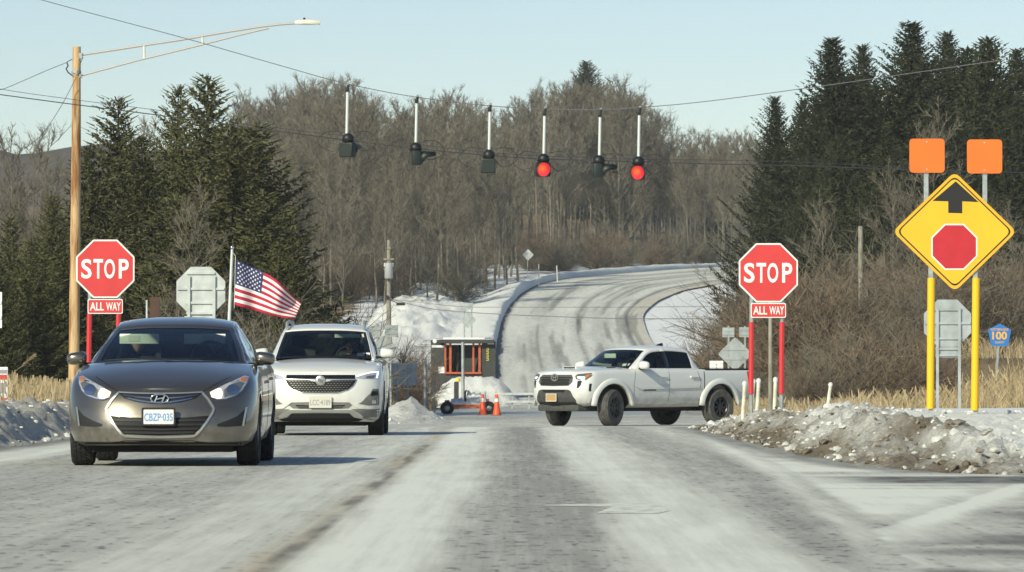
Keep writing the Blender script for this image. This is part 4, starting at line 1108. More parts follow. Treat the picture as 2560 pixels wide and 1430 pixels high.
mb = MB(); mb.tube([(-.60, 1.20, .985), (-.30, 1.12, 1.000), (.05, 1.12, 1.0)], .008); mb.tube([(-.02, 1.10, 1.0), (.30, 1.14, .998), (.62, 1.26, .985)], .008); mb.build('wiper', 'black_plastic', sed)
for y in (.94, 3.64):
    for s in (-1, 1): wheel(sed, s * .775, y, .315, .315, .205, .205, 5, 'rubber', 'rim', s)
# door seams and sill on both flanks
for s in (-1, 1):
    for q_ in (strip_poly([(1.40, .90), (1.36, .55), (1.44, .26)], .012), strip_poly([(2.50, .92), (2.50, .26)], .012), strip_poly([(3.35, .95), (3.42, .6), (3.25, .40)], .012)): put('door_seam', [q_], 'black_plastic', sed, sbv, .002, .01, .06, 'x', sgn=s)
    for q_ in ([(2.22, .80), (2.40, .80), (2.40, .77), (2.22, .77)], [(3.10, .83), (3.28, .83), (3.28, .80), (3.10, .80)]): put('door_handle', [q_], 'bronze', sed, sbv, .025, .03, .06, 'x', sgn=s)
    put('tail_lamp', [[(4.0, .90), (4.35, .93), (4.42, .76), (4.15, .78)]], 'sign_red', sed, sbv, .004, .02, .06, 'x', sgn=s)
person('passenger in dark clothes with grey hair inside the grey bronze sedan', (SX - .37, SD + 2.34, .44), 0, 'hair_grey', .22)
person('driver in dark clothes at the wheel of the grey bronze sedan', (SX + .37, SD + 2.34, .44), 0, 'hair_dark', .34)

# ================================================================== the white crossover
UX, UD, UZ = -2.75, 72.7, -.018
suv = thing('crossover', 'white crossover with roof rails and angular lit daytime lamps', 'car', (UX, UD, UZ))
ztop = [(0, .885), (.10, .915), (.35, .985), (.7, 1.045), (1.15, 1.085), (1.8, 1.09), (3.4, 1.13), (4.1, 1.14), (4.35, 1.10)]
zbot = [(0, .22), (.5, .20), (1.0, .18), (3.4, .2), (4.0, .28), (4.35, .36)]
rings = [(0, .76, .12, .46, .12, .3, 2.8), (.07, .84, .05, .56, .06, .35, 2.8), (.22, .885, .0, .62, .02, .4, 2.8), (.42, .904, -.01, .64, .0, .4, 2.75), (.62, .906, .0, .66, .0, .4, 2.7), (.80, .902, .03, .64, .02, .4, 2.6), (.92, .882, .06, .60, .05, .4, 2.5), (.97, .862, .085, .58, .08, .4, 2.45), (1.0, .825, .12, .55, .11, .4, 2.4)]
crown = [(0, .005), (.3, .035), (.8, .055), (1.2, .06), (2, .03), (4.35, .02)]
ub, ubv = body_shell('body', 4.35, rings, ztop, zbot, crown, (1.2, 4.05, .74), ['white_paint', 'under', 'interior'], suv, [(0, .90, .335, .385, .60, 1.2), (0, 3.49, .335, .385, .60, 1.2)])
ug = put('upper_grille', [sym([(0, .892), (.30, .893), (.50, .893), (.505, .83), (.50, .822), (0, .822)])], 'gloss_black', suv, ubv, .004)
put('chrome_bar', [sym([(.075, .832), (.30, .832), (.52, .836), (.52, .822), (.18, .818), (.11, .798), (.075, .792)])[:7]], 'silver', ug, ubv, .014)
put('chrome_bar', [mir([(.075, .832), (.30, .832), (.52, .836), (.52, .822), (.18, .818), (.11, .798), (.075, .792)])], 'silver', ug, ubv, .014)
mgp = sym([(0, .815), (.52, .815), (.47, .735), (.40, .680), (.25, .635), (0, .632)])
mg = put('main_grille', [mgp], 'black_plastic', suv, ubv, .004)
mb = MB()
for r_ in range(6):
    z = .800 - r_ * .030; wmax = interp([(.632, .25), (.68, .40), (.735, .47), (.815, .52)], z) - .03
    for k in range(-12, 13):
        x = k * .045 + (r_ % 2) * .0225
        if abs(x) < wmax and not (abs(x) < .09 and z > .74): conform(mb, [(x - .018, z), (x, z + .005), (x + .018, z), (x, z - .006)], ubv, .012, .015, .2)
mb.build('grille_mesh', 'grey_mesh', mg)
put('grille_surround', [strip_poly([(.525, .818), (.478, .733), (.404, .674), (.25, .626), (0, .623)], .012), mir(strip_poly([(.525, .818), (.478, .733), (.404, .674), (.25, .626), (0, .623)], .012))], 'silver', suv, ubv, .010)
hy = ubv.ray_cast(Vector((0, -3, .81)), Vector((0, 1, 0)))[0].y
em = MB(); em.lathe([(.001, hy - .03), (.060, hy - .03), (.073, hy - .022), (.073, hy + .02)], 28, 'y', (0, 0, .81)); eo = em.build('emblem', 'silver', suv, smooth=40)
em = MB()
for k in (-1, 0, 1): em.prism([(-.014 + k * .026, .022 - k * .012), (.014 + k * .026, .022 - k * .012), (.010 + k * .026, -.018 - k * .012), (0 + k * .026, -.034 - k * .012), (-.010 + k * .026, -.018 - k * .012)], hy - .036, hy - .03)
em.v = [(x, y, z + .81) for x, y, z in em.v]; em.build('emblem_shields', 'grey_mesh', eo)
hlp = [(.495, .868), (.53, .840), (.60, .832), (.80, .832), (.828, .845), (.845, .93), (.835, .955), (.72, .940), (.60, .905)]
for s in (0, 1):
    f = (lambda p: p) if s == 0 else mir
    h_ = put('headlight', [f(hlp)], 'lamp_glass', suv, ubv, .006)
    put('lamp_bezel', [f([(.66, .845), (.77, .842), (.79, .89), (.72, .885), (.66, .87)])], 'lamp_dark', h_, ubv, .010)
    put('daytime_lamp', [f([(.51, .876), (.60, .905), (.72, .938), (.836, .948), (.842, .925), (.824, .846), (.806, .846), (.818, .930), (.72, .922), (.60, .890), (.53, .868)])], 'drl', h_, ubv, .014)
    fp = [(.60, .50), (.66, .565), (.72, .620), (.755, .690), (.835, .690), (.848, .60), (.842, .455), (.70, .445), (.55, .470)]
    fr_ = put('fog_recess', [f(fp)], 'cladding', suv, ubv, .004)
    put('fog_opening', [f([(.745, .655), (.825, .655), (.835, .600), (.73, .585)])], 'black_plastic', fr_, ubv, .010)
    put('fog_lamp', [f([(.75, .525), (.80, .525), (.80, .475), (.75, .475)])], 'lamp_glass', fr_, ubv, .012)
    put('fog_trim', [f(strip_poly([(.842, .695), (.856, .60), (.850, .45)], .014))], 'silver', fr_, ubv, .010)
    put('bumper_wing', [f([(.42, .492), (.55, .468), (.70, .440), (.845, .445), (.85, .40), (.70, .395), (.55, .400), (.48, .445)])], 'white_paint', suv, ubv, .018, .04)
    put('lower_cladding', [f([(.45, .395), (.56, .395), (.70, .385), (.86, .40), (.86, .25), (.72, .235), (.62, .25), (.52, .36)])], 'cladding', suv, ubv, .008)
put('lower_intake', [sym([(0, .500), (.42, .492), (.46, .45), (.40, .405), (0, .395)])], 'cladding', suv, ubv, .006)
put('intake_slot', [sym([(.17, .45), (.36, .455), (.35, .435), (.17, .43)])[:4], mir([(.17, .45), (.36, .455), (.35, .435), (.17, .43)]), sym([(.17, .42), (.33, .42), (.31, .405), (.17, .405)])[:4], mir([(.17, .42), (.33, .42), (.31, .405), (.17, .405)])], 'under', suv, ubv, .010)
put('skid_plate', [sym([(0, .385), (.45, .385), (.55, .345), (.63, .275), (.50, .275), (.42, .335), (0, .345)])], 'silver', suv, ubv, .016, .04)
put('chin', [sym([(0, .335), (.42, .33), (.49, .27), (.62, .245), (.55, .215), (0, .21)])], 'under', suv, ubv, .008, .05)
number_plate(suv, (.0, -.04, .497), .325, .17, 'LCC·4189', 'plate_cream', 'ink_grey')
mb = MB(); mb.box((0, 1.2, .185), (1.3, 1.6, .07)); mb.build('underbody_tray', 'under', suv)
prof = [(1.08, 1.145, .745, .20, .02, 'cowl'), (1.45, 1.355, .690, .16, .025, 'a'), (1.86, 1.555, .630, .10, .03, 'header'), (2.15, 1.632, .615, .03, .04, 'r1'), (2.7, 1.668, .605, 0, .045, 'r2'), (3.4, 1.645, .585, 0, .045, 'r3'), (3.85, 1.585, .565, -.02, .05, 'rear'), (4.02, 1.36, .60, -.03, .03, 'g'), (4.18, 1.15, .64, -.04, .02, 'base')]
greenhouse(suv, prof, .80, [(1.08, 1.105), (1.6, 1.10), (3.4, 1.13), (4.2, 1.15)], 4.1, [(1.55, 2.35), (2.43, 3.25), (3.33, 3.8)], 'white_paint', 'glass', 'glass_dark', rail_w=.075)
for s in (-1, 1):
    mirror_part(suv, s * .83, 1.42, 1.215, .215, .17, .145, s, 'white_paint', 'black_plastic')
    mb = MB(); mb.tube([(s * .575, 1.98, 1.585), (s * .575, 2.08, 1.672), (s * .565, 2.6, 1.70), (s * .55, 3.4, 1.685), (s * .54, 3.62, 1.63)], [.02, .026, .024, .024, .02], 8); mb.build('roof_rail', 'galv', suv, smooth=60)
    put('wheel_arch', [[(.90 + .475 * math.cos(a), .335 + .475 * math.sin(a)) for a in [R(q) for q in range(0, 181, 12)]] + [(.90 + .39 * math.cos(a), .335 + .39 * math.sin(a)) for a in [R(q) for q in range(180, -1, -12)]]], 'cladding', suv, ubv, .008, .03, .08, 'x', sgn=s)
    for q_ in (strip_poly([(1.42, 1.05), (1.40, .6), (1.48, .32)], .012), strip_poly([(2.40, 1.07), (2.40, .30)], .012)): put('door_seam', [q_], 'black_plastic', suv, ubv, .002, .01, .06, 'x', sgn=s)
    put('sill_cladding', [[(1.36, .34), (3.06, .36), (3.06, .20), (1.36, .19)]], 'cladding', suv, ubv, .006, .03, .08, 'x', sgn=s)
seats(suv, 2.35, 1.40, .38, 1.10); steering(suv, .36, 1.70, 1.16)
mb = MB(); mb.bbox((.33, 1.84, 1.475), (.38, .02, .055), .009); vv_ = mb.build('sun_visor', 'visor', suv, smooth=50)
mb = MB(); mb.box((.60, 1.80, 1.33), (.03, .05, .36), 0, Matrix.Rotation(R(-13), 3, 'Y')); mb.build('pillar_trim', 'trim_light', suv)
mb = MB(); mb.bbox((0, 1.74, 1.47), (.20, .05, .06), .02); mb.build('rear_view_mirror', 'dark_plastic', suv, smooth=50)
mb = MB(); mb.box((.545, 1.325, 1.195), (.11, .004, .05), 0, Matrix.Rotation(R(-28), 3, 'X')); mb.box((.652, 1.345, 1.20), (.06, .004, .05), 0, Matrix.Rotation(R(-28), 3, 'X')); mb.build('windshield_sticker', 'plate_white', suv)
for y in (.90, 3.49):
    for s in (-1, 1): wheel(suv, s * .785, y, .335, .335, .225, .215, 5, 'rubber', 'rim', s)
person('driver in dark clothes at the wheel of the white crossover', (UX + .38, UD + 2.18, UZ + .60), 0, 'hair_dark', .34)

# ================================================================== the white pickup
PH = R(-47); PW = Vector(((1527 - 1274) / FPX * 110, 110, -.21))
PO = PW - Matrix.Rotation(PH, 3, 'Z') @ Vector((.84, .93, 0)); PO.z = -.21
trk = thing('pickup_truck', 'white crew cab pickup truck turning across the junction', 'truck', PO, PH)
ztop = [(0, 1.135), (.12, 1.165), (.4, 1.20), (.9, 1.225), (1.4, 1.245), (1.9, 1.25), (3.6, 1.25), (3.8, 1.25), (5.35, 1.255)]
zbot = [(0, .46), (.25, .43), (.6, .45), (1.3, .40), (4.0, .42), (4.8, .55), (5.35, .58)]
rings = [(0, .74, .16, .40, .02, .1, 3.2), (.10, .86, .05, .46, .0, .1, 3.2), (.28, .915, .0, .50, .0, .1, 3.2), (.50, .928, .0, .50, .0, .1, 3.1), (.72, .930, .02, .48, .0, .1, 3.0), (.88, .922, .05, .46, .0, .1, 2.9), (.96, .905, .09, .42, .01, .1, 2.8), (1.0, .875, .13, .40, .02, .1, 2.8)]
crown = [(0, .005), (.3, .05), (.9, .075), (1.4, .075), (1.6, .06), (3.6, .02), (3.8, .0), (5.35, 0)]
tb, tbv = body_shell('body', 5.35, rings, ztop, zbot, crown, (1.55, 3.62, .78), ['truck_white', 'under', 'interior'], trk, [(0, .93, .40, .535, .55, 1.2), (0, 4.28, .40, .535, .55, 1.2)], cut=((0, 4.56, 1.3), (1.50, 1.40, 1.0)))
gr = put('main_grille', [sym([(0, 1.125), (.46, 1.125), (.53, 1.06), (.53, .96), (.44, .885), (0, .875)])], 'grille_grey', trk, tbv, .006)
mb = MB()
for r_ in range(5):
    for k in range(-11, 12):
        x = k * .046 + (r_ % 2) * .023; z = .905 + r_ * .030
        if abs(x) < .45: conform(mb, [(x - .017, z + .008), (x, z + .014), (x + .017, z + .008), (x + .017, z - .008), (x, z - .014), (x - .017, z - .008)], tbv, .014, .012, .3)
mb.build('grille_mesh', 'under', gr)
put('grille_bar', [sym([(0, 1.075), (.50, 1.07), (.50, 1.055), (0, 1.055)])], 'black_plastic', gr, tbv, .018)
hy = tbv.ray_cast(Vector((0, -3, 1.07)), Vector((0, 1, 0)))[0].y
em = MB()
em.tube([(.105 * math.cos(2 * math.pi * k / 24), hy - .03, 1.065 + .072 * math.sin(2 * math.pi * k / 24)) for k in range(25)], .012, 6, caps=False)
em.tube([(.045 * math.cos(2 * math.pi * k / 24), hy - .032, 1.065 + .066 * math.sin(2 * math.pi * k / 24)) for k in range(25)], .009, 6, caps=False)
em.tube([(.088 * math.cos(2 * math.pi * k / 24), hy - .032, 1.098 + .032 * math.sin(2 * math.pi * k / 24)) for k in range(25)], .009, 6, caps=False)
em.build('emblem', 'silver', gr, smooth=60)
for s in (0, 1):
    f = (lambda p: p) if s == 0 else mir
    h_ = put('headlight', [f([(.60, 1.140), (.57, 1.10), (.61, 1.03), (.72, 1.000), (.83, 1.005), (.885, 1.08), (.915, 1.165), (.84, 1.165)])], 'lamp_dark', trk, tbv, .006)
    put('lamp_reflector', [f([(.63, 1.085), (.65, 1.05), (.73, 1.035), (.76, 1.055), (.75, 1.08)])], 'drl', h_, tbv, .012)
    put('turn_signal', [f([(.82, 1.05), (.86, 1.09), (.875, 1.14), (.80, 1.12)])], 'amber', h_, tbv, .012)
    put('corner_vent', [f([(.880, .93), (.905, .93), (.900, .76), (.878, .76)])], 'black_plastic', trk, tbv, .006)
    put('bumper_slot', [f([(.66, .995), (.76, .995), (.74, .90), (.69, .83), (.66, .84)])], 'black_plastic', trk, tbv, .006)
put('bumper_black', [sym([(0, .80), (.42, .80), (.50, .775), (.62, .56), (.60, .50), (0, .50)])], 'bumper_grey', trk, tbv, .010, .03)
put('bumper_intake', [sym([(0, .795), (.36, .795), (.34, .74), (0, .74)])], 'under', trk, tbv, .014)
put('skid_plate', [sym([(0, .52), (.56, .52), (.62, .47), (.45, .44), (0, .44)])], 'dark_plastic', trk, tbv, .016, .06)
number_plate(trk, (-.04, -.04, .625), .31, .155, '', 'plate_gold', 'ink_blue', 'plate_cream')
mb = MB(); mb.bbox((0, .42, .40), (1.30, .60, .15), .04); mb.build('under_guard', 'bumper_grey', trk, smooth=40)
# bonnet scoop
mb = MB(); mb.bbox((0, .72, 1.285), (.44, .50, .05), .02); so = mb.build('bonnet_scoop', 'truck_white', trk, smooth=40)
mb = MB(); mb.box((0, .468, 1.285), (.36, .008, .026)); mb.build('scoop_opening', 'under', so)
mb = MB(); mb.bbox((.58, 1.18, 1.285), (.10, .20, .02), .006); mb.bbox((-.58, 1.18, 1.285), (.10, .20, .02), .006); mb.build('bonnet_vent', 'black_plastic', trk)
prof = [(1.38, 1.285, .80, .18, .03, 'cowl'), (1.72, 1.49, .735, .14, .03, 'a'), (2.08, 1.685, .665, .08, .03, 'header'), (2.35, 1.755, .655, .02, .04, 'r1'), (2.8, 1.785, .655, 0, .045, 'r2'), (3.25, 1.765, .645, 0, .045, 'r3'), (3.46, 1.735, .64, -.0, .04, 'rear'), (3.60, 1.50, .675, -.0, .03, 'g'), (3.72, 1.25, .71, -.0, .0, 'base')]
greenhouse(trk, prof, .865, [(1.38, 1.265), (1.8, 1.25), (3.72, 1.25)], 3.72, [(1.90, 2.62), (2.70, 3.44)], 'truck_white', 'glass', 'glass_dark', sill=.02, rail_w=.085)
for s in (-1, 1):
    mirror_part(trk, s * .89, 1.80, 1.335, .27, .20, .185, s, 'truck_white', 'black_plastic')
    for q_ in (strip_poly([(1.62, 1.22), (1.56, .9), (1.58, .48)], .012), strip_poly([(2.66, 1.23), (2.66, .46)], .012), strip_poly([(3.55, 1.23), (3.66, .95), (3.62, .85)], .012)): put('door_seam', [q_], 'cladding', trk, tbv, .002, .01, .06, 'x', sgn=s)
    put('bed_gap', [strip_poly([(3.765, 1.25), (3.765, .44)], .022)], 'under', trk, tbv, .002, .01, .06, 'x', sgn=s)
    for y in (2.36, 3.36):
        h_ = put('door_handle', [[(y - .04, 1.105), (y + .20, 1.105), (y + .20, 1.065), (y - .04, 1.065)]], 'truck_white', trk, tbv, .035, .04, .08, 'x', sgn=s)
        put('handle_recess', [[(y + .06, 1.085), (y + .22, 1.085), (y + .20, 1.055), (y + .06, 1.055)]], 'cladding', h_, tbv, .004, .01, .08, 'x', sgn=s)
    put('door_crease', [[(1.62, .86), (3.60, .90), (3.60, .84), (1.75, .80)]], 'truck_white', trk, tbv, .022, .03, .1, 'x', sgn=s)
    put('rocker_panel', [[(1.50, .47), (3.72, .49), (3.72, .43), (1.50, .41)]], 'truck_white', trk, tbv, .02, .03, .1, 'x', sgn=s)
    put('door_badge', [[(1.86, .80), (2.24, .80), (2.24, .775), (1.86, .775)]], 'black_plastic', trk, tbv, .006, .01, .1, 'x', sgn=s)
    for yc in (.93, 4.28):
        # flared arch: swept section with real depth
        mb = MB(); n = 26; vs = []
        for k in range(n):
            a = R(4 + 172 * k / (n - 1))
            for rr, xx in ((.534, .88), (.536, .950), (.545, .966), (.585, .970), (.635, .954), (.675, .918)):
                vs.append((s * xx, yc + rr * math.cos(a), .40 + rr * math.sin(a) * .98))
        mb.add(vs, [(k * 6 + i, k * 6 + i + 1, (k + 1) * 6 + i + 1, (k + 1) * 6 + i) for k in range(n - 1) for i in range(5)])
        o_ = mb.build('fender_flare', 'truck_white', trk, smooth=50); md = o_.modifiers.new('t', 'SOLIDIFY'); md.thickness = .012
    put('bed_rail', [[(3.80, 1.262), (5.33, 1.266), (5.33, 1.235), (3.80, 1.232)]], 'black_plastic', trk, tbv, .004, .03, .1, 'x', sgn=s)
    mb = MB(); mb.bbox((s * .84, 4.56, 1.262), (.15, 1.50, .02), .006); mb.build('bed_rail_cap', 'black_plastic', trk)
    put('tail_lamp', [[(5.12, 1.20), (5.33, 1.21), (5.33, .88), (5.18, .90)]], 'sign_red', trk, tbv, .006, .02, .08, 'x', sgn=s)
mb = MB(); mb.add([(.03, 3.10, 1.765), (.03, 3.36, 1.755), (-.03, 3.36, 1.755), (-.03, 3.10, 1.765), (.012, 3.24, 1.82), (.012, 3.35, 1.845), (-.012, 3.35, 1.845), (-.012, 3.24, 1.82)], [(0, 1, 5, 4), (1, 2, 6, 5), (2, 3, 7, 6), (3, 0, 4, 7), (4, 5, 6, 7)]); mb.build('roof_antenna', 'black_plastic', trk)
mb = MB(); mb.box((0, 2.6, .40), (.95, 4.6, .16)); mb.tube([(-.8, 4.28, .40), (.8, 4.28, .40)], .07, 10); mb.tube([(-.8, .93, .38), (.8, .93, .38)], .05, 10); mb.tube([(.62, 1.5, .40), (.62, 3.6, .41)], .04, 8); mb.build('chassis', 'under', trk)
seats(trk, 2.62, 1.53, .40, 1.24); steering(trk, .38, 1.98, 1.32)
mb = MB(); mb.bbox((-.30, 2.02, 1.55), (.36, .02, .10), .009); mb.build('sun_visor', 'visor', trk, smooth=50)
mb = MB(); mb.box((.56, 1.62, 1.345), (.12, .004, .06), 0, Matrix.Rotation(R(-30), 3, 'X')); mb.box((.66, 1.66, 1.35), (.06, .004, .05), 0, Matrix.Rotation(R(-30), 3, 'X')); mb.build('windshield_sticker', 'plate_white', trk)
for y in (.93, 4.28):
    for s in (-1, 1): wheel(trk, s * .83, y, .40, .40, .265, .225, 8, 'rubber_dusty', 'rim_dark' if y < 2 else 'rim_dark', s, R(17) if y < 2 else 0)
# ------------------------------------------------------------------ signs
def gz(x, d): return zr(d) if in_road(x, d) else T(x, d)
def u_post(mb, x, z0, z1, y=0.03, w_=.06, mi=0):
    mb.box((x, y, (z0 + z1) / 2), (w_, .006, z1 - z0), mi); mb.box((x - w_ / 2 + .004, y + .014, (z0 + z1) / 2), (.006, .03, z1 - z0), mi); mb.box((x + w_ / 2 - .004, y + .014, (z0 + z1) / 2), (.006, .03, z1 - z0), mi)
def oct_pts(w_): 
    r = w_ / 2 / math.cos(R(22.5)); return ngon(8, r, R(22.5))
def stop_sign(px, py, d, wpx, label, plate_py, posts, red, yaw=0.0):
    """posts: list of (px at top, px at bottom, py bottom); red: (py top, py bottom) of the red strips"""
    c = W(px, py, d); wd = wpx / S(d); t = thing('stop_sign', label, 'stop sign', (c.x, d, 0), yaw)
    zc = c.z
    pl = MB(); pl.prism(rpoly(oct_pts(wd), .012, 2), -.004, 0.0); pl.v = [(x, y, z + zc) for x, y, z in pl.v]; po = pl.build('octagon_plate', 'sign_white', t)
    f = MB(); f.prism(oct_pts(wd * .945), -.0075, -.0042); f.v = [(x, y, z + zc) for x, y, z in f.v]; f.build('red_face', 'sign_red', po)
    tx = MB(); cx0 = -.0
    for ch, x_, w2 in (('S', -.322, .180), ('T', -.120, .165), ('O', .075, .185), ('P', .318, .172)):
        add_text(tx, ch, w2 * wd, wd * .335, (x_ * wd, -.011, zc), offset=.022)
    tx.build('lettering', 'sign_white', po)
    pc = W(px, plate_py, d); k = MB(); pw, ph = 88 / S(d), 37 / S(d)
    k.prism(rrect(pw, ph, .025), -.006, -.002); k.v = [(x, y, z + pc.z) for x, y, z in k.v]; ko = k.build('all_way_plate', 'sign_white', t)
    k = MB(); k.prism(rrect(pw * .95, ph * .87, .018), -.0095, -.0062); k.v = [(x, y, z + pc.z) for x, y, z in k.v]; k.build('red_face', 'sign_red', ko)
    k = MB(); add_text(k, 'ALL', pw * .40, ph * .56, (-pw * .235, -.013, pc.z), offset=.02); add_text(k, 'WAY', pw * .42, ph * .56, (pw * .235, -.013, pc.z), offset=.02); k.build('lettering', 'sign_white', ko)
    for i, (pa, pb, pyb) in enumerate(posts):
        a = W(pa, py - wpx * .3, d); b = W(pb, pyb, d); zb = gz(c.x, d) - .3
        k = MB(); xa = a.x - c.x; xb = b.x - c.x
        k.tube([(xa, .045, a.z), (xb, .045, zb)], .032, 6); p_ = k.build('post', 'galv', t)
        r1 = W(0, red[0], d).z; r0 = W(0, red[1], d).z
        q = lambda z: lerp(xb, xa, (z - zb) / (a.z - zb))
        k = MB(); k.tube([(q(r1), .035, r1), (q(r0), .035, r0)], .040, 8); k.build('red_strip', 'tube_red', p_)
    k = MB(); k.box((0, .012, zc + wd * .22), (wd * .9, .02, .045)); k.box((0, .012, zc - wd * .22), (wd * .9, .02, .045)); k.build('backing_rail', 'galv', t)
    return t
stop_sign(1921, 682, 77, 148, 'red octagonal stop sign with an all way plate beside the white pickup', 776, [(1880, 1877, 1010), (1957, 1952, 1030)], (805, 985))
stop_sign(263, 672, 78, 146, 'red octagonal stop sign with an all way plate in front of the wooden pole', 766, [(226, 218, 1040), (298, 292, 1040)], (783, 1000))
def octagon_back(px, py, d, wpx, label, plate, posts, mt, bars):
    c = W(px, py, d); wd = wpx / S(d); t = thing('stop_sign', label, 'stop sign', (c.x, d, 0))
    k = MB(); k.prism(rpoly(oct_pts(wd), .012, 2), 0, .004); k.v = [(x, y, z + c.z) for x, y, z in k.v]; k.build('octagon_plate', mt, t)
    if plate:
        a = W(plate[0], plate[1], d); b = W(plate[2], plate[3], d); k = MB(); k.box(((a.x + b.x) / 2 - c.x, .002, (a.z + b.z) / 2), (abs(b.x - a.x), .004, abs(a.z - b.z))); k.build('lower_plate', mt, t)
    for x in posts:
        p = W(x, py - wpx * .32, d); k = MB(); u_post(k, p.x - c.x, gz(c.x, d) - .2, p.z, -.05, .055); k.build('post', mt, t)
    k = MB()
    for yy, hw in bars:
        z = W(0, yy, d).z; k.box((0, -.018, z), (hw * wd, .03, .04))
    k.build('backing_rail', mt, t)
    return t
octagon_back(502, 728, 94, 122, 'back of an octagonal sign left of the flagpole', (461, 790, 540, 830), [472, 535], 'alu_light', [(683, .58), (722, .96), (757, .62), (783, .6)])
octagon_back(2369, 808, 98, 118, 'back of an octagonal sign between the yellow strips of the diamond sign', (2339, 868, 2400, 894), [2343, 2398], 'alu', [(774, .60), (808, .96), (846, .6), (872, .52), (888, .52)])

def diamond_sign():
    d = 69; c = W(2387, 579, d); t = thing('stop_ahead_sign', 'big yellow diamond sign with black arrow, red octagon and two orange squares on top', 'road sign', (c.x, d, 0), R(0))
    hw, hh = 155 / S(d), 150 / S(d)
    k = MB(); k.prism(rpoly([(hw, 0), (0, hh), (-hw, 0), (0, -hh)], .10, 5), -.004, 0); k.v = [(x, y, z + c.z) for x, y, z in k.v]; po = k.build('diamond_plate', 'sign_edge_yellow', t)
    def ring(a0, b0, mt, nm, y):
        k = MB(); A = rpoly([(hw * a0, 0), (0, hh * a0), (-hw * a0, 0), (0, -hh * a0)], .085, 5)
        k.prism(A, y, y + .002); k.v = [(x, yy, z + c.z) for x, yy, z in k.v]; return k.build(nm, mt, po)
    ring(.935, 0, 'sign_black', 'black_border', -.0065); ring(.905, 0, 'sign_yellow', 'yellow_face', -.009)
    P = lambda x, y: (W(x, 0, d).x - c.x, W(0, y, d).z)
    ar = [P(2390, 453), P(2447, 505), P(2406, 503), P(2406, 533), P(2371, 532), P(2371, 503), P(2332, 502)]
    k = MB(); k.prism(ar, -.012, -.0092); k.build('arrow', 'sign_black', po)
    o2 = P(2386, 617)
    k = MB(); k.prism(oct_pts(115 / S(d)), -.012, -.0092); k.v = [(x + o2[0], y, z + o2[1]) for x, y, z in k.v]; oo = k.build('octagon_border', 'sign_white', po)
    k = MB(); k.prism(oct_pts(108 / S(d)), -.015, -.0122); k.v = [(x + o2[0], y, z + o2[1]) for x, y, z in k.v]; k.build('red_octagon', 'sign_red_deep', oo)
    for cx, cy in ((2318, 389), (2462, 391)):
        q = P(cx, cy); k = MB(); k.prism(rrect(88 / S(d), 85 / S(d), .05), -.02, -.016); k.v = [(x + q[0], y, z + q[1]) for x, y, z in k.v]; fo_ = k.build('orange_square', 'sign_orange', t)
        k = MB()
        for zz in (.19, -.19): k.lathe([(.012, 0), (.012, -.004), (.001, -.006)], 10, 'y', (q[0], -.02, q[1] + zz))
        k.build('bolt', 'silver', fo_)
    for (xa, ya, xb) in ((2316, 355, 2329), (2463, 357, 2438)):
        a = P(xa, ya); b = P(xb, 1075); zb = gz(c.x, d) - .3
        k = MB(); k.box(((a[0]) , .02, (a[1] + P(0, 520)[1]) / 2), (.062, .035, a[1] - P(0, 520)[1])); k.build('flag_post', 'galv', t)
    for xa, xb, y1 in ((2329, 2326, 1022), (2441, 2437, 1026)):
        a = P(xa, 640); b = P(xb, y1); zb = gz(c.x, d) - .3
        k = MB(); k.box(((a[0] + b[0]) / 2, .04, (a[1] + zb) / 2), (.062, .04, a[1] - zb)); p_ = k.build('post', 'galv', t)
        k = MB(); top = P(0, 695)[1]; bot = b[1]
        k.tube([(a[0], .035, top), (b[0], .035, bot)], .052, 12); k.build('yellow_strip', 'tube_yellow', p_, smooth=40)
diamond_sign()
def route_sign():
    d = 130; c = W(2499, 838, d); t = thing('route_sign', 'small blue pentagon county route sign on a thin leaning post', 'road sign', (c.x, d, 0))
    s = 1 / S(d); pent = [(0, 29 * s), (29 * s, 14 * s), (21 * s, -27 * s), (-21 * s, -27 * s), (-29 * s, 14 * s)]
    k = MB(); k.prism(rpoly(pent, .03, 3), -.004, 0); k.v = [(x, y, z + c.z) for x, y, z in k.v]; po = k.build('pentagon_plate', 'sign_blue', t)
    k = MB(); add_text(k, '100', 37 * s, 20 * s, (0, -.008, c.z - 1 * s), offset=.03); add_text(k, 'CATTARAUGUS', 44 * s, 6 * s, (0, -.008, c.z + 14.5 * s), offset=.02); add_text(k, 'COUNTY', 24 * s, 5 * s, (0, -.008, c.z - 18 * s), offset=.02); k.build('lettering', 'sign_gold', po)
    b = W(2484, 1030, d); k = MB(); k.tube([(0, .03, c.z + 20 * s), (b.x - c.x, .03, gz(c.x, d) - .2)], .035, 6); k.build('post', 'galv', t)
route_sign()
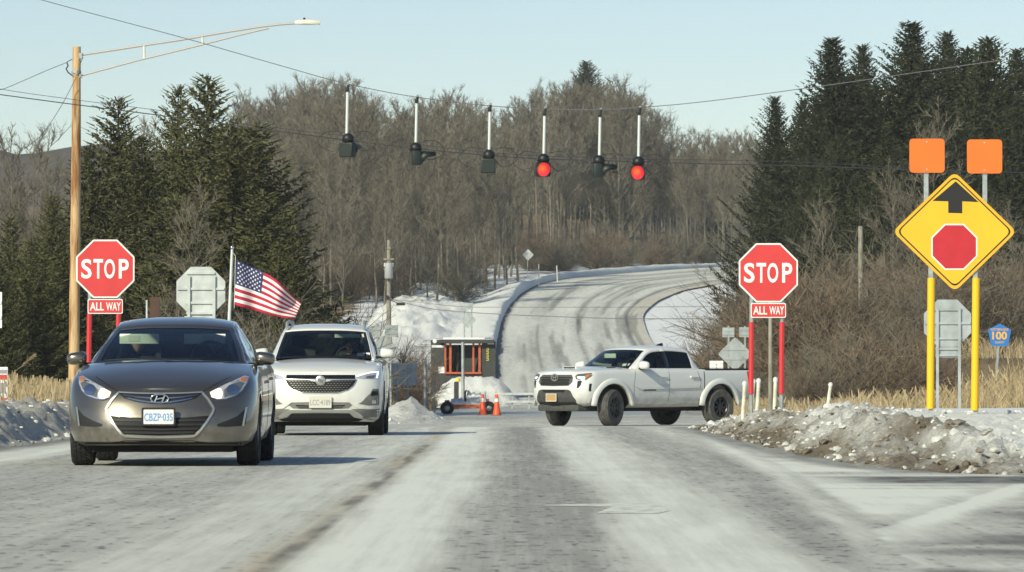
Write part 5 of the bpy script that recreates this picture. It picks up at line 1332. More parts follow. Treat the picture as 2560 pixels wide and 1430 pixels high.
def sign_back(name, label, d, cpx, plates, posts, mt='alu', cat='road sign'):
    """plates: ('rect', px0, py0, px1, py1) or ('dia', cx, cy, half width, half height)"""
    c = W(cpx, 900, d); t = thing(name, label, cat, (c.x, d, 0))
    for p in plates:
        k = MB()
        if p[0] == 'rect':
            a = W(p[1], p[2], d); b = W(p[3], p[4], d); k.bbox(((a.x + b.x) / 2 - c.x, 0, (a.z + b.z) / 2), (abs(b.x - a.x), .008, abs(a.z - b.z)), .003)
            k.box(((a.x + b.x) / 2 - c.x, -.012, lerp(a.z, b.z, .3)), (abs(b.x - a.x) * .96, .016, .05)); k.box(((a.x + b.x) / 2 - c.x, -.012, lerp(a.z, b.z, .72)), (abs(b.x - a.x) * .96, .016, .05))
        else:
            a = W(p[1], p[2], d); hw, hh = p[3] / S(d), p[4] / S(d)
            k.prism(rpoly([(hw, 0), (0, hh), (-hw, 0), (0, -hh)], .08, 3), -.004, .004); k.v = [(x + a.x - c.x, y, z + a.z) for x, y, z in k.v]
            k.box((a.x - c.x, -.012, a.z + hh * .25), (hw * 1.4, .016, .05)); k.box((a.x - c.x, -.012, a.z - hh * .3), (hw * 1.3, .016, .05))
        k.build('plate', p[-1] if isinstance(p[-1], str) else mt, t)
    for x, y0 in posts:
        a = W(x, y0, d); k = MB(); k.tube([(a.x - c.x, .03, a.z), (a.x - c.x, .03, gz(c.x, d) - .2)], .042, 6); k.build('post', 'galv', t)
    return t
sign_back('diamond_sign', 'grey back of a diamond sign with two square plates behind the pickup bed', 167, 1838, [('rect', 1806, 819, 1836, 843), ('rect', 1848, 818, 1876, 843), ('dia', 1838, 885, 44, 43)], [(1822, 815), (1863, 815)])
sign_back('diamond_sign', 'pale diamond sign back with a small plate above it on the far snow slope', 300, 1170, [('rect', 1158, 757, 1183, 774), ('dia', 1170, 800, 21, 22)], [(1161, 770), (1179, 770)], 'alu')
sign_back('diamond_sign', 'small pale diamond sign on the snow bank at the top of the far road', 430, 1320, [('dia', 1320, 637, 14, 15)], [(1319, 640)], 'alu_light')
sign_back('diamond_sign', 'grey diamond sign back with two square plates half hidden by the white crossover', 180, 965, [('rect', 925, 815, 951, 843), ('rect', 962, 813, 995, 843), ('dia', 958, 880, 44, 43)], [(944, 812), (977, 812)])
sign_back('direction_sign', 'wide grey sign back on thin posts right of the white crossover', 172, 1012, [('rect', 978, 908, 1042, 963)], [(993, 912), (1019, 912)], 'alu_light')
sign_back('small_white_sign', 'small white sign above the rear of the white pickup', 166, 1791, [('rect', 1774, 902, 1808, 922, 'sign_white')], [(1791, 905)])
sign_back('roadside_sign', 'white sign cut by the left edge of the picture high beside the spruces', 92, -25, [('rect', -60, 730, 5, 820, 'sign_white')], [(-45, 735), (-10, 735)], 'sign_white')
def yard_sign():
    d = 100; c = W(-2, 965, d); t = thing('yard_sign', 'white and red board low at the left edge behind the gritty snow', 'board', (c.x, d, 0)); s = 1 / S(d)
    k = MB(); k.bbox((0, 0, c.z), (44 * s, .03, 95 * s), .01); k.build('board', 'sign_white', t)
    k = MB(); k.box((0, -.018, c.z + 22 * s), (40 * s, .006, 12 * s)); k.box((0, -.018, c.z - 38 * s), (40 * s, .006, 16 * s)); k.build('red_band', 'sign_red', t)
    k = MB(); k.box((0, -.018, c.z + 36 * s), (40 * s, .006, 9 * s)); k.build('grey_print', 'ink_grey', t); k = MB(); k.box((0, -.018, c.z - 5 * s), (34 * s, .006, 26 * s)); k.build('grey_print', 'ink_grey', t)
    k = MB(); k.box((-.15, .03, c.z - .5), (.05, .05, 1.0)); k.box((.15, .03, c.z - .5), (.05, .05, 1.0)); k.build('leg', 'galv', t)
yard_sign()
def edge_on_sign():
    d = 100; c = W(370, 780, d); t = thing('edge_on_sign', 'white edged sign post seen edge on with a rusty board above the sedan roof', 'road sign', (c.x, d, 0)); s = 1 / S(d)
    k = MB(); k.tube([(-3 * s, 0, c.z + 30 * s), (-1 * s, 0, gz(c.x, d) - .2)], .022, 8); k.build('post', 'alu_light', t)
    k = MB(); k.bbox((17 * s, .02, c.z + 6 * s), (26 * s, .02, 62 * s), .006); k.build('board', M_rust, t)
M_rust = mat('rusty_dark_board', (0.10, 0.045, 0.025), 0.8, col2=(0.035, 0.035, 0.045), vscale=3)
edge_on_sign()

# ------------------------------------------------------------------ flag and pole
def flag():
    d = 99; top = W(580, 616, d); t = thing('flagpole', 'thin silver flagpole with a ball top', 'flagpole', (top.x, d, 0))
    zb = gz(top.x, d) - .1
    k = MB(); k.tube([(0, 0, top.z - .06), (W(573, 800, d).x - top.x, 0, W(0, 800, d).z), (W(568, 930, d).x - top.x, 0, zb)], [.026, .034, .036], 10); k.build('pole', 'rod', t, smooth=50)
    k = MB(); k.lathe([(.001, -.04), (.03, -.03), (.042, 0), (.03, .03), (.001, .042)], 14, 'z', (0, 0, top.z - .02)); k.build('ball', 'chrome', t, smooth=60)
    k = MB(); k.tube([(.07, -.02, W(0, 640, d).z), (.045, -.02, W(0, 770, d).z)], .006, 5); k.tube([(.07, -.02, W(0, 640, d).z), (.02, -.02, W(0, 632, d).z)], .006, 5); k.build('halyard', 'rod', t)
    tp = [(0, (592, 650)), (.25, (632, 668)), (.5, (676, 691)), (.75, (716, 722)), (1, (752, 757))]
    bp = [(0, (586, 763)), (.25, (622, 772)), (.5, (662, 784)), (.75, (700, 793)), (1, (738, 797))]
    def P(u, v):
        a = Vector((sinterp([(k_, p[0]) for k_, p in tp], u), sinterp([(k_, p[1]) for k_, p in tp], u)))
        b = Vector((sinterp([(k_, p[0]) for k_, p in bp], u), sinterp([(k_, p[1]) for k_, p in bp], u)))
        q = a.lerp(b, v); dd = .16 * math.sin(u * 8.5 - v * 1.6) * sstep(0, .3, u) + .08 * math.sin(u * 15 + v * 3) * u
        q.y += 3.0 * math.sin(u * 9 + v * 2.0) * u * (1 - v)
        w_ = W(q.x, q.y, d); return Vector((w_.x - top.x, dd, w_.z))
    NU, NV = 60, 26
    def mf(i, j):
        u = (i + .5) / (NU - 1); s_ = j // 2
        if u < .40 and s_ < 7: return 2
        return 0 if s_ % 2 == 0 else 1
    fl = thing('flag', 'red white and blue striped flag flying from the flagpole', 'flag', (top.x, d - .02, 0))
    o = grid_mesh('cloth', NU, NV + 1, lambda i, j: P(i / (NU - 1), j / NV), ['flag_red', 'flag_white', 'flag_blue'], fl, mf)
    md = o.modifiers.new('t', 'SOLIDIFY'); md.thickness = .004
    k = MB()
    for r_ in range(9):
        for c_ in range(6 if r_ % 2 == 0 else 5):
            u = .40 * (c_ * 2 + 1 + (r_ % 2)) / 12; v = 7 / 13 * (r_ + 1) / 10
            c = P(u, v); eu = (P(u + .01, v) - P(u - .01, v)).normalized(); ev = (P(u, v - .01) - P(u, v + .01)).normalized(); n = Vector((0, -1, 0))
            for sgn in (1, -1):
                pts = [c + n * .006 * sgn + (eu * math.sin(2 * math.pi * q / 10) + ev * math.cos(2 * math.pi * q / 10)) * (.026 if q % 2 == 0 else .011) for q in range(10)]
                k.add([c + n * .006 * sgn] + pts, [(0, 1 + q, 1 + (q + 1) % 10) for q in range(10)])
    k.build('star_field', 'flag_white', fl)
flag()

# ------------------------------------------------------------------ utility poles and street lamp
def utility_pole():
    d = 130; base = W(187, 1000, d); t = thing('utility_pole', 'tall brown wooden utility pole carrying a street lamp arm', 'utility pole', (base.x, d, 0)); s = 1 / S(d)
    X = lambda px: W(px, 0, d).x - base.x
    Z = lambda py: W(0, py, d).z
    zb = gz(base.x, d) - .3; n = 30; pts = []; rad = []
    for k in range(n + 1):
        q = k / n; z = lerp(zb, Z(116), q); pts.append((lerp(X(184), X(191), q), 0, z)); rad.append(lerp(.155, .103, q) * (1 + .015 * math.sin(q * 40)))
    k = MB(); k.tube(pts, rad, 18); k.build('shaft', 'wood', t, smooth=40)
    # arm truss
    a = MB(); up = [(X(200), 0, Z(137)), (X(330), 0, Z(117)), (X(450), 0, Z(99)), (X(560), 0, Z(80)), (X(650), 0, Z(66)), (X(700), 0, Z(60)), (X(740), 0, Z(57))]
    a.tube(up, .030, 10)
    lo = [(X(200), 0, Z(189)), (X(340), 0, Z(151)), (X(480), 0, Z(117)), (X(600), 0, Z(86)), (X(672), 0, Z(69))]; a.tube(lo, .026, 10)
    ao = a.build('lamp_arm', 'lamp_grey', t, smooth=50)
    a = MB(); a.tube([(X(359), 0, Z(114)), (X(360), 0, Z(146))], .032, 8); a.tube([(X(505), 0, Z(92)), (X(506), 0, Z(111))], .028, 8); a.build('arm_strut', 'lamp_body', ao)
    h = MB(); L = .70; x0 = X(737); vs = []
    for i in range(11):
        q = i / 10; wv = .02 + .13 * math.sin(math.pi * min(1, q * .85 + .12)) ** .6; hh = .04 + .06 * math.sin(math.pi * min(1, q * .7 + .15)) ** .8
        for a_ in range(12): th = 2 * math.pi * a_ / 12; vs.append((x0 + q * L * .94, wv * math.cos(th), Z(57) + hh * (max(math.sin(th), -.35))))
    h.add(vs, [(i * 12 + a_, i * 12 + (a_ + 1) % 12, (i + 1) * 12 + (a_ + 1) % 12, (i + 1) * 12 + a_) for i in range(10) for a_ in range(12)] + [tuple(range(12)), tuple(120 + q for q in range(12))])
    ho = h.build('lamp_head', 'lamp_body', t, smooth=50)
    h = MB(); h.lathe([(.03, 0), (.032, .05), (.02, .07), (.001, .075)], 12, 'z', (X(760), 0, Z(50))); h.lathe([(.02, 0), (.02, .02), (.001, .03)], 10, 'x', (X(797), 0, Z(59))); h.build('photocell', 'dark_plastic', ho, smooth=40)
    b = MB(); b.box((X(199), 0, Z(139)), (.12, .16, .14)); b.box((X(199), 0, Z(190)), (.10, .14, .10)); b.lathe([(.13, -.03), (.13, .03)], 18, 'z', (X(190), 0, Z(180))); b.box((X(191), -.12, Z(181)), (.05, .04, .12)); b.build('bracket', 'galv', t)
    w_ = MB(); pts = [(X(166), -.05, Z(155)), (X(170), -.08, Z(164)), (X(165), -.08, Z(172)), (X(170), -.08, Z(181)), (X(181), -.12, Z(189))]
    w_.tube(pts, .018, 6); w_.tube([(X(168), -.05, Z(154)), (X(180), -.1, Z(148))], .012, 6); w_.tube([(X(207), -.05, Z(142)), (X(200), -.11, Z(160)), (X(199), -.12, Z(186))], .01, 6); w_.tube([(X(201), -.13, Z(190)), (X(203), -.16, Z(500)), (X(199), -.17, Z(980))], .008, 5); w_.build('lead_cable', 'wire', t)
utility_pole()
def transformer_pole():
    d = 300; base = W(972, 870, d); t = thing('transformer_pole', 'grey wooden power pole with a transformer can in front of the bare woods', 'utility pole', (base.x, d, 0)); s = 1 / S(d)
    Z = lambda py: W(0, py, d).z
    k = MB(); k.tube([(0, 0, min(gz(base.x, d), Z(880)) - .3), (0, 0, Z(600))], [.16, .115], 10); k.build('shaft', 'wood_grey', t, smooth=40)
    k = MB(); k.lathe([(.001, 0), (.22, .01), (.25, .05), (.25, .85), (.22, .93), (.08, .97), (.001, .98)], 18, 'z', (0, -.36, Z(697))); k.build('transformer_can', 'transformer', t, smooth=40)
    k = MB()
    for x in (-9 * s, 9 * s): k.lathe([(.03, -.12), (.09, -.08), (.05, 0), (.09, .06), (.03, .1)], 10, 'z', (x, -.36, Z(662)))
    k.build('insulator', 'sign_white', t, smooth=40)
    k = MB(); k.box((0, -.1, Z(648)), (26 * s, .1, .10)); k.box((0, -.12, Z(620)), (10 * s, .1, .12)); k.box((3 * s, -.18, Z(700)), (.16, .12, .16)); k.build('cross_arm', 'wood_grey', t)
    k = MB(); k.bbox((-4 * s, -.2, Z(743)), (6 * s, .16, 9 * s), .02); k.build('meter_box', 'dark_plastic', t)
    k = MB(); k.bbox((30 * s, .0, Z(760)), (22 * s, .25, 7 * s), .03); k.tube([(0, 0, Z(748)), (20 * s, 0, Z(757))], .03, 6); k.build('cable_closure', 'dark_plastic', t)
transformer_pole()
def plain_pole(name, label, cat, px0, py0, px1, py1, d, r, mt, top_band=None):
    a = W(px0, py0, d); b = W(px1, py1, d); t = thing(name, label, cat, (b.x, d, 0))
    k = MB(); zb = min(gz(b.x, d), b.z) - .3
    k.tube([(a.x - b.x, 0, a.z), (0, 0, zb)], [r * .9, r], 10); k.lathe([(r * .9, 0), (r * .5, .015), (.001, .02)], 10, 'z', (a.x - b.x, 0, a.z)); k.build('shaft', mt, t, smooth=40)
    if top_band:
        q = [Vector((a.x - b.x, 0, a.z)).lerp(Vector((0, 0, b.z)), u) for u in top_band]
        k = MB(); k.tube(q, r * 1.08, 10); k.build('band', 'sign_white', t)
    return t
plain_pole('wooden_pole', 'short grey wooden pole against the dark evergreens', 'pole', 2152, 566, 2153, 900, 190, .105, 'wood_grey')
plain_pole('wooden_post', 'grey wooden post behind the right stop sign', 'post', 1926, 640, 1926, 1030, 84, .036, 'wood_grey')
for (a, b_, c_, e, lab) in ((1862, 955, 1852, 1020, 'leaning white stake nearest the pickup wheel, leftmost of four'), (1884, 950, 1871, 1020, 'second leaning white stake left of the right stop sign post'), (1897, 948, 1887, 1020, 'third leaning white stake just right of the stop sign post'), (1939, 945, 1932, 1025, 'thicker upright white stake beside the right red post'), (2077, 958, 2060, 1015, 'lone leaning white stake in front of the tan grass')):
    s_ = plain_pole('delineator_stake', lab, 'stake', a, b_, c_, e, 79 if a < 2000 else 88, .033, 'stake_white', (0.0, .12)); s_['group'] = 'white marker stakes behind the snow bank'
for (a, b_, c_, e, d, lab) in ((1347, 660, 1347, 690, 425, 'thin pale marker post right of the far diamond sign'), (1392, 664, 1394, 690, 440, 'thinner leaning marker post farther along the far road edge'),):
    plain_pole('marker_post', lab, 'post', a, b_, c_, e, d, .05, 'stake_white')
plain_pole('sign_post', 'bare galvanised post in front of the dark booth', 'post', 1157, 856, 1158, 990, 200, .07, 'galv')
plain_pole('sign_post', 'thin grey post left of the dark booth', 'post', 1063, 900, 1064, 1005, 178, .06, 'galv')
plain_pole('sign_post', 'thinner grey post at the corner of the snow mound', 'post', 1086, 935, 1086, 1010, 176, .03, 'galv')

# ------------------------------------------------------------------ span wires and signal heads
SD_ = 108.0
def wire(label, pts, r=.010, mt='wire', d=SD_, group=None, name='span_wire', cat='cable', dd=None):
    P = []
    for i in range(len(pts) - 1):
        for k in range(10):
            q = pts[i][0] + (pts[i + 1][0] - pts[i][0]) * k / 10; P.append((q, sinterp(pts, q)))
    P.append(pts[-1]); mb = MB(); x0, x1 = pts[0][0], pts[-1][0]
    mb.tube([W(x, y, d if not dd else lerp(dd[0], dd[1], (x - x0) / (x1 - x0))) for x, y in P], r, 5); o = mb.build(name, mt, smooth=60); tag(o, label, cat, group); return o
wire('thin upper span wire holding the rods of the six signals', [(-200, -88), (100, -2), (480, 100), (700, 163), (868, 209), (1040, 242), (1224, 264), (1361, 272), (1500, 274), (1598, 268), (1700, 260), (2000, 222), (2500, 150)], .009, 'wire_grey')
wire('lower black span wire running through the tops of the signal heads', [(-100, 222), (0, 236), (180, 260), (400, 288), (620, 318), (868, 350), (1040, 371), (1222, 388), (1358, 397), (1497, 401), (1596, 404), (1800, 410), (2000, 414), (2275, 424), (2600, 432)], .011)
wire('second thin black cable just above the lower span wire', [(-100, 200), (0, 222), (180, 248), (400, 276), (620, 310), (868, 340), (1040, 360), (1222, 381), (1358, 390), (1497, 394), (1596, 398), (1800, 400), (2000, 405), (2275, 420)], .006)
wire('service wire dropping from the pole top to the left edge', [(-120, 250), (0, 224), (60, 200), (110, 178), (167, 155)], .010, 'wire_grey', 129.8)
wire('twisted wire slanting down from the lamp bracket to the far left', [(60, 372), (100, 340), (150, 268), (190, 192)], .008, 'wire', 129.7)
wire('thin sagging power line across the far snow, upper of two', [(975, 748), (1200, 768), (1500, 768), (1900, 764), (2300, 758)], .016, 'wire_grey', 290)
wire('thin sagging power line across the far snow, lower of two', [(975, 748), (1100, 775), (1350, 790), (1600, 797), (1900, 797), (2300, 792)], .022, 'wire_grey', 290)
def lit_mat():
    m, t, b = new_mat('lit_red_lens'); N = t.nodes.new
    tc = N('ShaderNodeTexCoord'); g_ = N('ShaderNodeVectorMath'); g_.operation = 'DISTANCE'; g_.inputs[1].default_value = (-.03, -.2, .03)
    t.links.new(tc.outputs['Object'], g_.inputs[0]); mp = N('ShaderNodeMapRange'); mp.inputs[1].default_value = .02; mp.inputs[2].default_value = .13
    t.links.new(g_.outputs['Value'], mp.inputs[0]); rp = N('ShaderNodeValToRGB'); rp.color_ramp.elements[0].color = (1.0, .24, .03, 1); rp.color_ramp.elements[1].color = (.86, .035, .055, 1)
    t.links.new(mp.outputs[0], rp.inputs[0]); t.links.new(rp.outputs[0], b.inputs['Emission Color']); b.inputs['Emission Strength'].default_value = .95
    b.inputs['Base Color'].default_value = (.3, .02, .02, 1); b.inputs['Roughness'].default_value = .3
    return m
M['lens_lit'] = lit_mat(); M['lens_off'] = mat('dark_red_lens', (.10, .008, .008), .25)
def signal(px, rod0, rod1, hub, hx, hy, yaw, lit, label):
    c = W(hx, hy, SD_); t = thing('traffic_signal', label, 'traffic light', (c.x, SD_, c.z), 0, 'signal heads hung over the junction'); s = 1 / S(SD_)
    L = lambda x, y: ((x - hx) * s, 0, -(y - hy) * s)
    k = MB(); k.tube([L(px + .5, rod0 + 5), L(px - 1.5, rod1)], .031, 12); k.build('hanger_rod', 'rod', t, smooth=50)
    k = MB(); p = L(px, rod0 - 5); k.bbox((p[0], 0, p[2] - .02), (.085, .10, .10), .02); k.bbox((p[0] + .02, 0, p[2] + .045), (.06, .05, .06), .01); co = k.build('clamp', 'signal_black', t, smooth=40)
    k = MB(); k.bbox((p[0] + .02, -.02, p[2] + .10), (.05, .05, .03), .008); k.build('clamp_bolt', 'galv', co)
    k = MB(); p = L(hub[0], hub[1]); k.lathe([(.001, -.10), (.08, -.09), (.13, -.03), (.13, .04), (.09, .09), (.05, .12), (.001, .13)], 16, 'z', p); k.bbox((p[0] - .10, 0, p[2] - .01), (.09, .10, .07), .02); k.tube([(p[0], 0, p[2] - .1), (p[0] * .3, 0, .15)], .04, 10); k.build('hub', 'signal_black', t, smooth=40)
    h = bpy.data.objects.new('head', None); link(h, t); KIDS.setdefault(t.name, []).append(h); h.rotation_euler = (0, 0, yaw)
    k = MB(); k.bbox((0, 0, 0), (.315, .185, .315), .025); k.box((0, .096, 0), (.27, .01, .27)); k.build('housing', 'signal_green', h, smooth=40)
    k = MB(); k.box((0, -.099, 0), (.305, .012, .305)); k.build('door', 'signal_green' if not lit else 'signal_black', h)
    k = MB(); k.lathe([(.150, -.104), (.146, -.125), (.11, -.145), (.06, -.156), (.001, -.16)], 28, 'y'); k.build('lens', 'lens_lit' if lit else 'lens_off', h, smooth=60)
    k = MB(); n = 22; vs = []
    for j, (yy, r_) in enumerate(((-.10, .158), (-.24, .152), (-.42, .146))):
        for i in range(n + 1):
            a = R(-60 + 300 * i / n); 
            vs.append((r_ * math.cos(a), yy if (math.sin(a) > .25 or j < 1) else (-.10 - (.14 if j == 1 else .16) * clamp((math.sin(a) + 1) * .7)), r_ * math.sin(a)))
    k.add(vs, [(j * (n + 1) + i, j * (n + 1) + i + 1, (j + 1) * (n + 1) + i + 1, (j + 1) * (n + 1) + i) for j in range(2) for i in range(n)])
    if not lit or True:
        vo = k.build('visor', 'signal_green', h, smooth=50); md = vo.modifiers.new('t', 'SOLIDIFY'); md.thickness = .006
    # slack cable loops
    k = MB()
    def loop(sx, big):
        a = L(hub[0] + sx * 8, hub[1] - 2); b = (a[0] + sx * .50 * big, .02, a[2] + .13 * big); pts = []
        P0 = Vector(a); P1 = Vector(a) + Vector((sx * .25 * big, .03, -.30 * big)); P2 = Vector(a) + Vector((sx * .62 * big, .04, -.10 * big)); P3 = Vector(a) + Vector((sx * .40 * big, .03, .14)); P4 = Vector(a) + Vector((sx * .05, .0, .12))
        ctrl = [P0, P1, P2, P3, P4]
        for q in range(25):
            u = q / 24 * 4; i = min(3, int(u)); f = u - i
            p0 = ctrl[max(0, i - 1)]; p1 = ctrl[i]; p2 = ctrl[i + 1]; p3 = ctrl[min(4, i + 2)]
            pts.append(.5 * ((2 * p1) + (p2 - p0) * f + (2 * p0 - 5 * p1 + 4 * p2 - p3) * f * f + (3 * p1 - p0 - 3 * p2 + p3) * f ** 3))
        k.tube(pts, .0085, 5)
    loop(-1, .95); loop(1, .9); k.build('cable_loop', 'wire', t, smooth=60)
    return t
signal(868, 225, 336, (870, 347), 868, 375, R(152), False, 'first signal head from the left, box turned to show two sides')
signal(1041, 254, 357, (1039, 370), 1040, 395, R(96), False, 'second signal head from the left, side on with its hood pointing right')
signal(1224, 275, 380, (1222, 388), 1221, 415, R(178), False, 'third signal head from the left, square back facing the camera')
signal(1361, 285, 388, (1359, 398), 1358, 424, R(3), True, 'lit red signal head right above the climbing road, fourth from the left')
signal(1500, 288, 390, (1497, 402), 1494, 427, R(92), False, 'fifth signal head from the left, side on between the two lit red ones')
signal(1598, 283, 393, (1596, 405), 1595, 432, R(-3), True, 'lit red signal head at the right end of the row')

# ------------------------------------------------------------------ booth, trailer, cones
def booth():
    d = 215; c = W(1158, 940, d); s = 1 / S(d); t = thing('booth', 'dark open fronted booth with orange posts behind the snow mound', 'booth', (c.x, d, 0)); X = lambda px: W(px, 0, d).x - c.x; Z = lambda py: W(0, py, d).z
    z0 = gz(c.x, d) - .1
    def bx(px0, px1, za, zb, y, dep, mt, nm, par=t):
        k = MB(); k.bbox(((X(px0) + X(px1)) / 2, y, (za + zb) / 2), (X(px1) - X(px0), dep, abs(zb - za)), .01); return k.build(nm, mt, par)
    lp = bx(1077, 1113, z0, Z(850), .9, 1.8, 'booth_dark', 'side_panel')
    rp = bx(1204, 1239, z0, Z(853), .9, 1.8, 'booth_dark', 'side_panel')
    bx(1113, 1204, z0, Z(862), .62, .08, 'booth_dark', 'back_wall')
    bx(1113, 1204, z0, Z(932), .28, .5, 'booth_dark', 'counter')
    ro = bx(1098, 1235, Z(858), Z(849), .75, 2.2, 'booth_dark', 'roof')
    bx(1108, 1212, Z(849), Z(844), .75, 2.0, 'ground', 'roof_snow', ro)
    for a, b_ in ((1111, 1116), (1123, 1129), (1181, 1186), (1196, 1202)): bx(a, b_, Z(932), Z(852), -.03, .09, 'booth_orange', 'post')
    bx(1113, 1204, Z(935), Z(930), -.04, .09, 'booth_orange', 'sill_beam')
    k = MB(); k.tube([(X(1135), .3, Z(930)), (X(1150), .3, Z(862))], .06, 6); k.tube([(X(1190), .3, Z(930)), (X(1203), .3, Z(880))], .06, 6); k.build('brace', 'black_plastic', t)
    k = MB(); k.box((X(1095), -.015, Z(866)), (X(1112) - X(1080), .02, .10)); k.lathe([(.09, 0), (.001, -.02)], 12, 'y', (X(1087), -.02, Z(853))); k.build('panel_lettering', 'plate_white', lp)
    k = MB(); k.box((X(1104), -.015, Z(925)), (16 * s, .02, 16 * s)); k.build('notice', 'plate_white', lp)
    k = MB()
    for q in range(4):
        zz = Z(873 + q * 8.5); k.box((X(1219), -.015, zz + 2.6 * s), (5 * s, .02, 1.5 * s)); k.box((X(1221), -.015, zz), (1.6 * s, .02, 5.5 * s)); k.box((X(1218), -.015, zz - 2.4 * s), (5 * s, .02, 1.4 * s))
    k.build('yellow_digits', 'yellow_paint', rp)
    k = MB(); k.box((X(1227), -.02, Z(858)), (16 * s, .02, .10)); k.build('panel_lettering', 'plate_white', rp)
booth()
def trailer():
    d = 172; c = W(1172, 1010, d); s = 1 / S(d); z0 = gz(c.x, d); t = thing('trailer', 'low orange flatbed trailer loaded with snow', 'trailer', (c.x, d, z0)); X = lambda px: W(px, 0, d).x - c.x
    k = MB(); k.bbox((0, 0, .26), (X(1222) - X(1115), 1.1, .07), .01); k.box((0, -.5, .33), (X(1222) - X(1115), .05, .07)); k.build('deck', 'trailer_orange', t)
    k = MB(); k.bbox((X(1203), .1, .44), (40 * s, .7, .22), .03); k.build('tank', 'trailer_orange', t, smooth=40)
    k = MB(); k.bbox((X(1118), 0, .38), (12 * s, .8, .26), .02); k.build('front_box', 'tube_red', t)
    k = MB(); k.tube([(X(1163), -.3, .3), (X(1163), -.3, .80), (X(1168), -.3, .84)], .035, 6); k.tube([(X(1208), -.3, .3), (X(1208), -.3, .62)], .03, 6); k.build('stanchion', 'dark_plastic', t)
    vs = []; n = 16; 
    g_ = grid_mesh('snow_load', 24, 8, lambda i, j: (lerp(X(1124), X(1218), i / 23), lerp(-.5, .5, j / 7), 0.30 + (.36 * math.sin(math.pi * j / 7) ** .5 * (.5 + .7 * abs(fbm(i * .3, j * .3, 2)) + (.5 if i > 10 else 0)) if 0 < i < 23 and 0 < j < 7 else 0)), 'snow_clean', t)
    for px in (1118, 1222):
        for y in (-.5, .5):
            k = MB(); k.lathe([(.10, -.09), (.22, -.09), (.235, -.06), (.235, .06), (.22, .09), (.10, .09)], 20, 'y', (X(px), y, .235)); o = k.build('wheel', 'rubber', t, smooth=40)
            k = MB(); k.lathe([(.11, -.05), (.03, -.07), (.001, -.07)], 14, 'y', (X(px), y, .235)); k.build('rim', 'galv', o)
trailer()
def cone(px, d, label):
    c = W(px, 1000, d); z0 = gz(c.x, d); t = thing('traffic_cone', label, 'traffic cone', (c.x, d, z0), 0, 'orange cones by the trailer')
    k = MB(); k.bbox((0, 0, .02), (.36, .36, .04), .01); k.build('base', 'black_plastic', t)
    k = MB(); k.lathe([(.14, .04), (.105, .25), (.10, .26), (.045, .70), (.03, .72), (.001, .72)], 18, 'z'); co = k.build('cone_body', 'cone_orange', t, smooth=40)
    k = MB(); k.lathe([(.081, .47), (.068, .58)], 18, 'z'); k.v = [(x * 1.03, y * 1.03, z) for x, y, z in k.v]; k.build('reflective_collar', 'sign_white', co, smooth=40)
cone(1207, 168, 'orange traffic cone against the trailer wheel'); cone(1242, 166, 'orange traffic cone standing clear on the road right of the trailer')
def bin_post():
    d = 190; c = W(1141, 985, d); s = 1 / S(d); t = thing('control_box', 'dark narrow box with a yellow top on the snow mound', 'box', (c.x, d, gz(c.x, d)))
    z = c.z - gz(c.x, d); k = MB(); k.bbox((0, 0, z / 2 + .22), (.18, .18, z + .50), .02); k.build('body', 'booth_dark', t)
    k = MB(); k.lathe([(.09, 0), (.10, .06), (.05, .14), (.001, .15)], 14, 'z', (.06, 0, z + .47)); k.build('beacon', 'yellow_paint', t, smooth=50)
bin_post()
def barrier():
    d = 192; a = W(1236, 990, d); b = W(1368, 990, d); t = thing('road_barrier', 'low pale two rail barrier across the road left of the white pickup', 'barrier', ((a.x + b.x) / 2, d, zr(d))); L_ = b.x - a.x
    for z in (.30, .60):
        k = MB(); k.bbox((0, 0, z), (L_, .06, .09), .012); k.build('rail', 'alu_light', t)
    for q in range(4):
        k = MB(); k.bbox((lerp(-.48, .48, q / 3) * L_, .06, .33), (.07, .07, .68), .01); k.build('post', 'galv', t)
barrier()

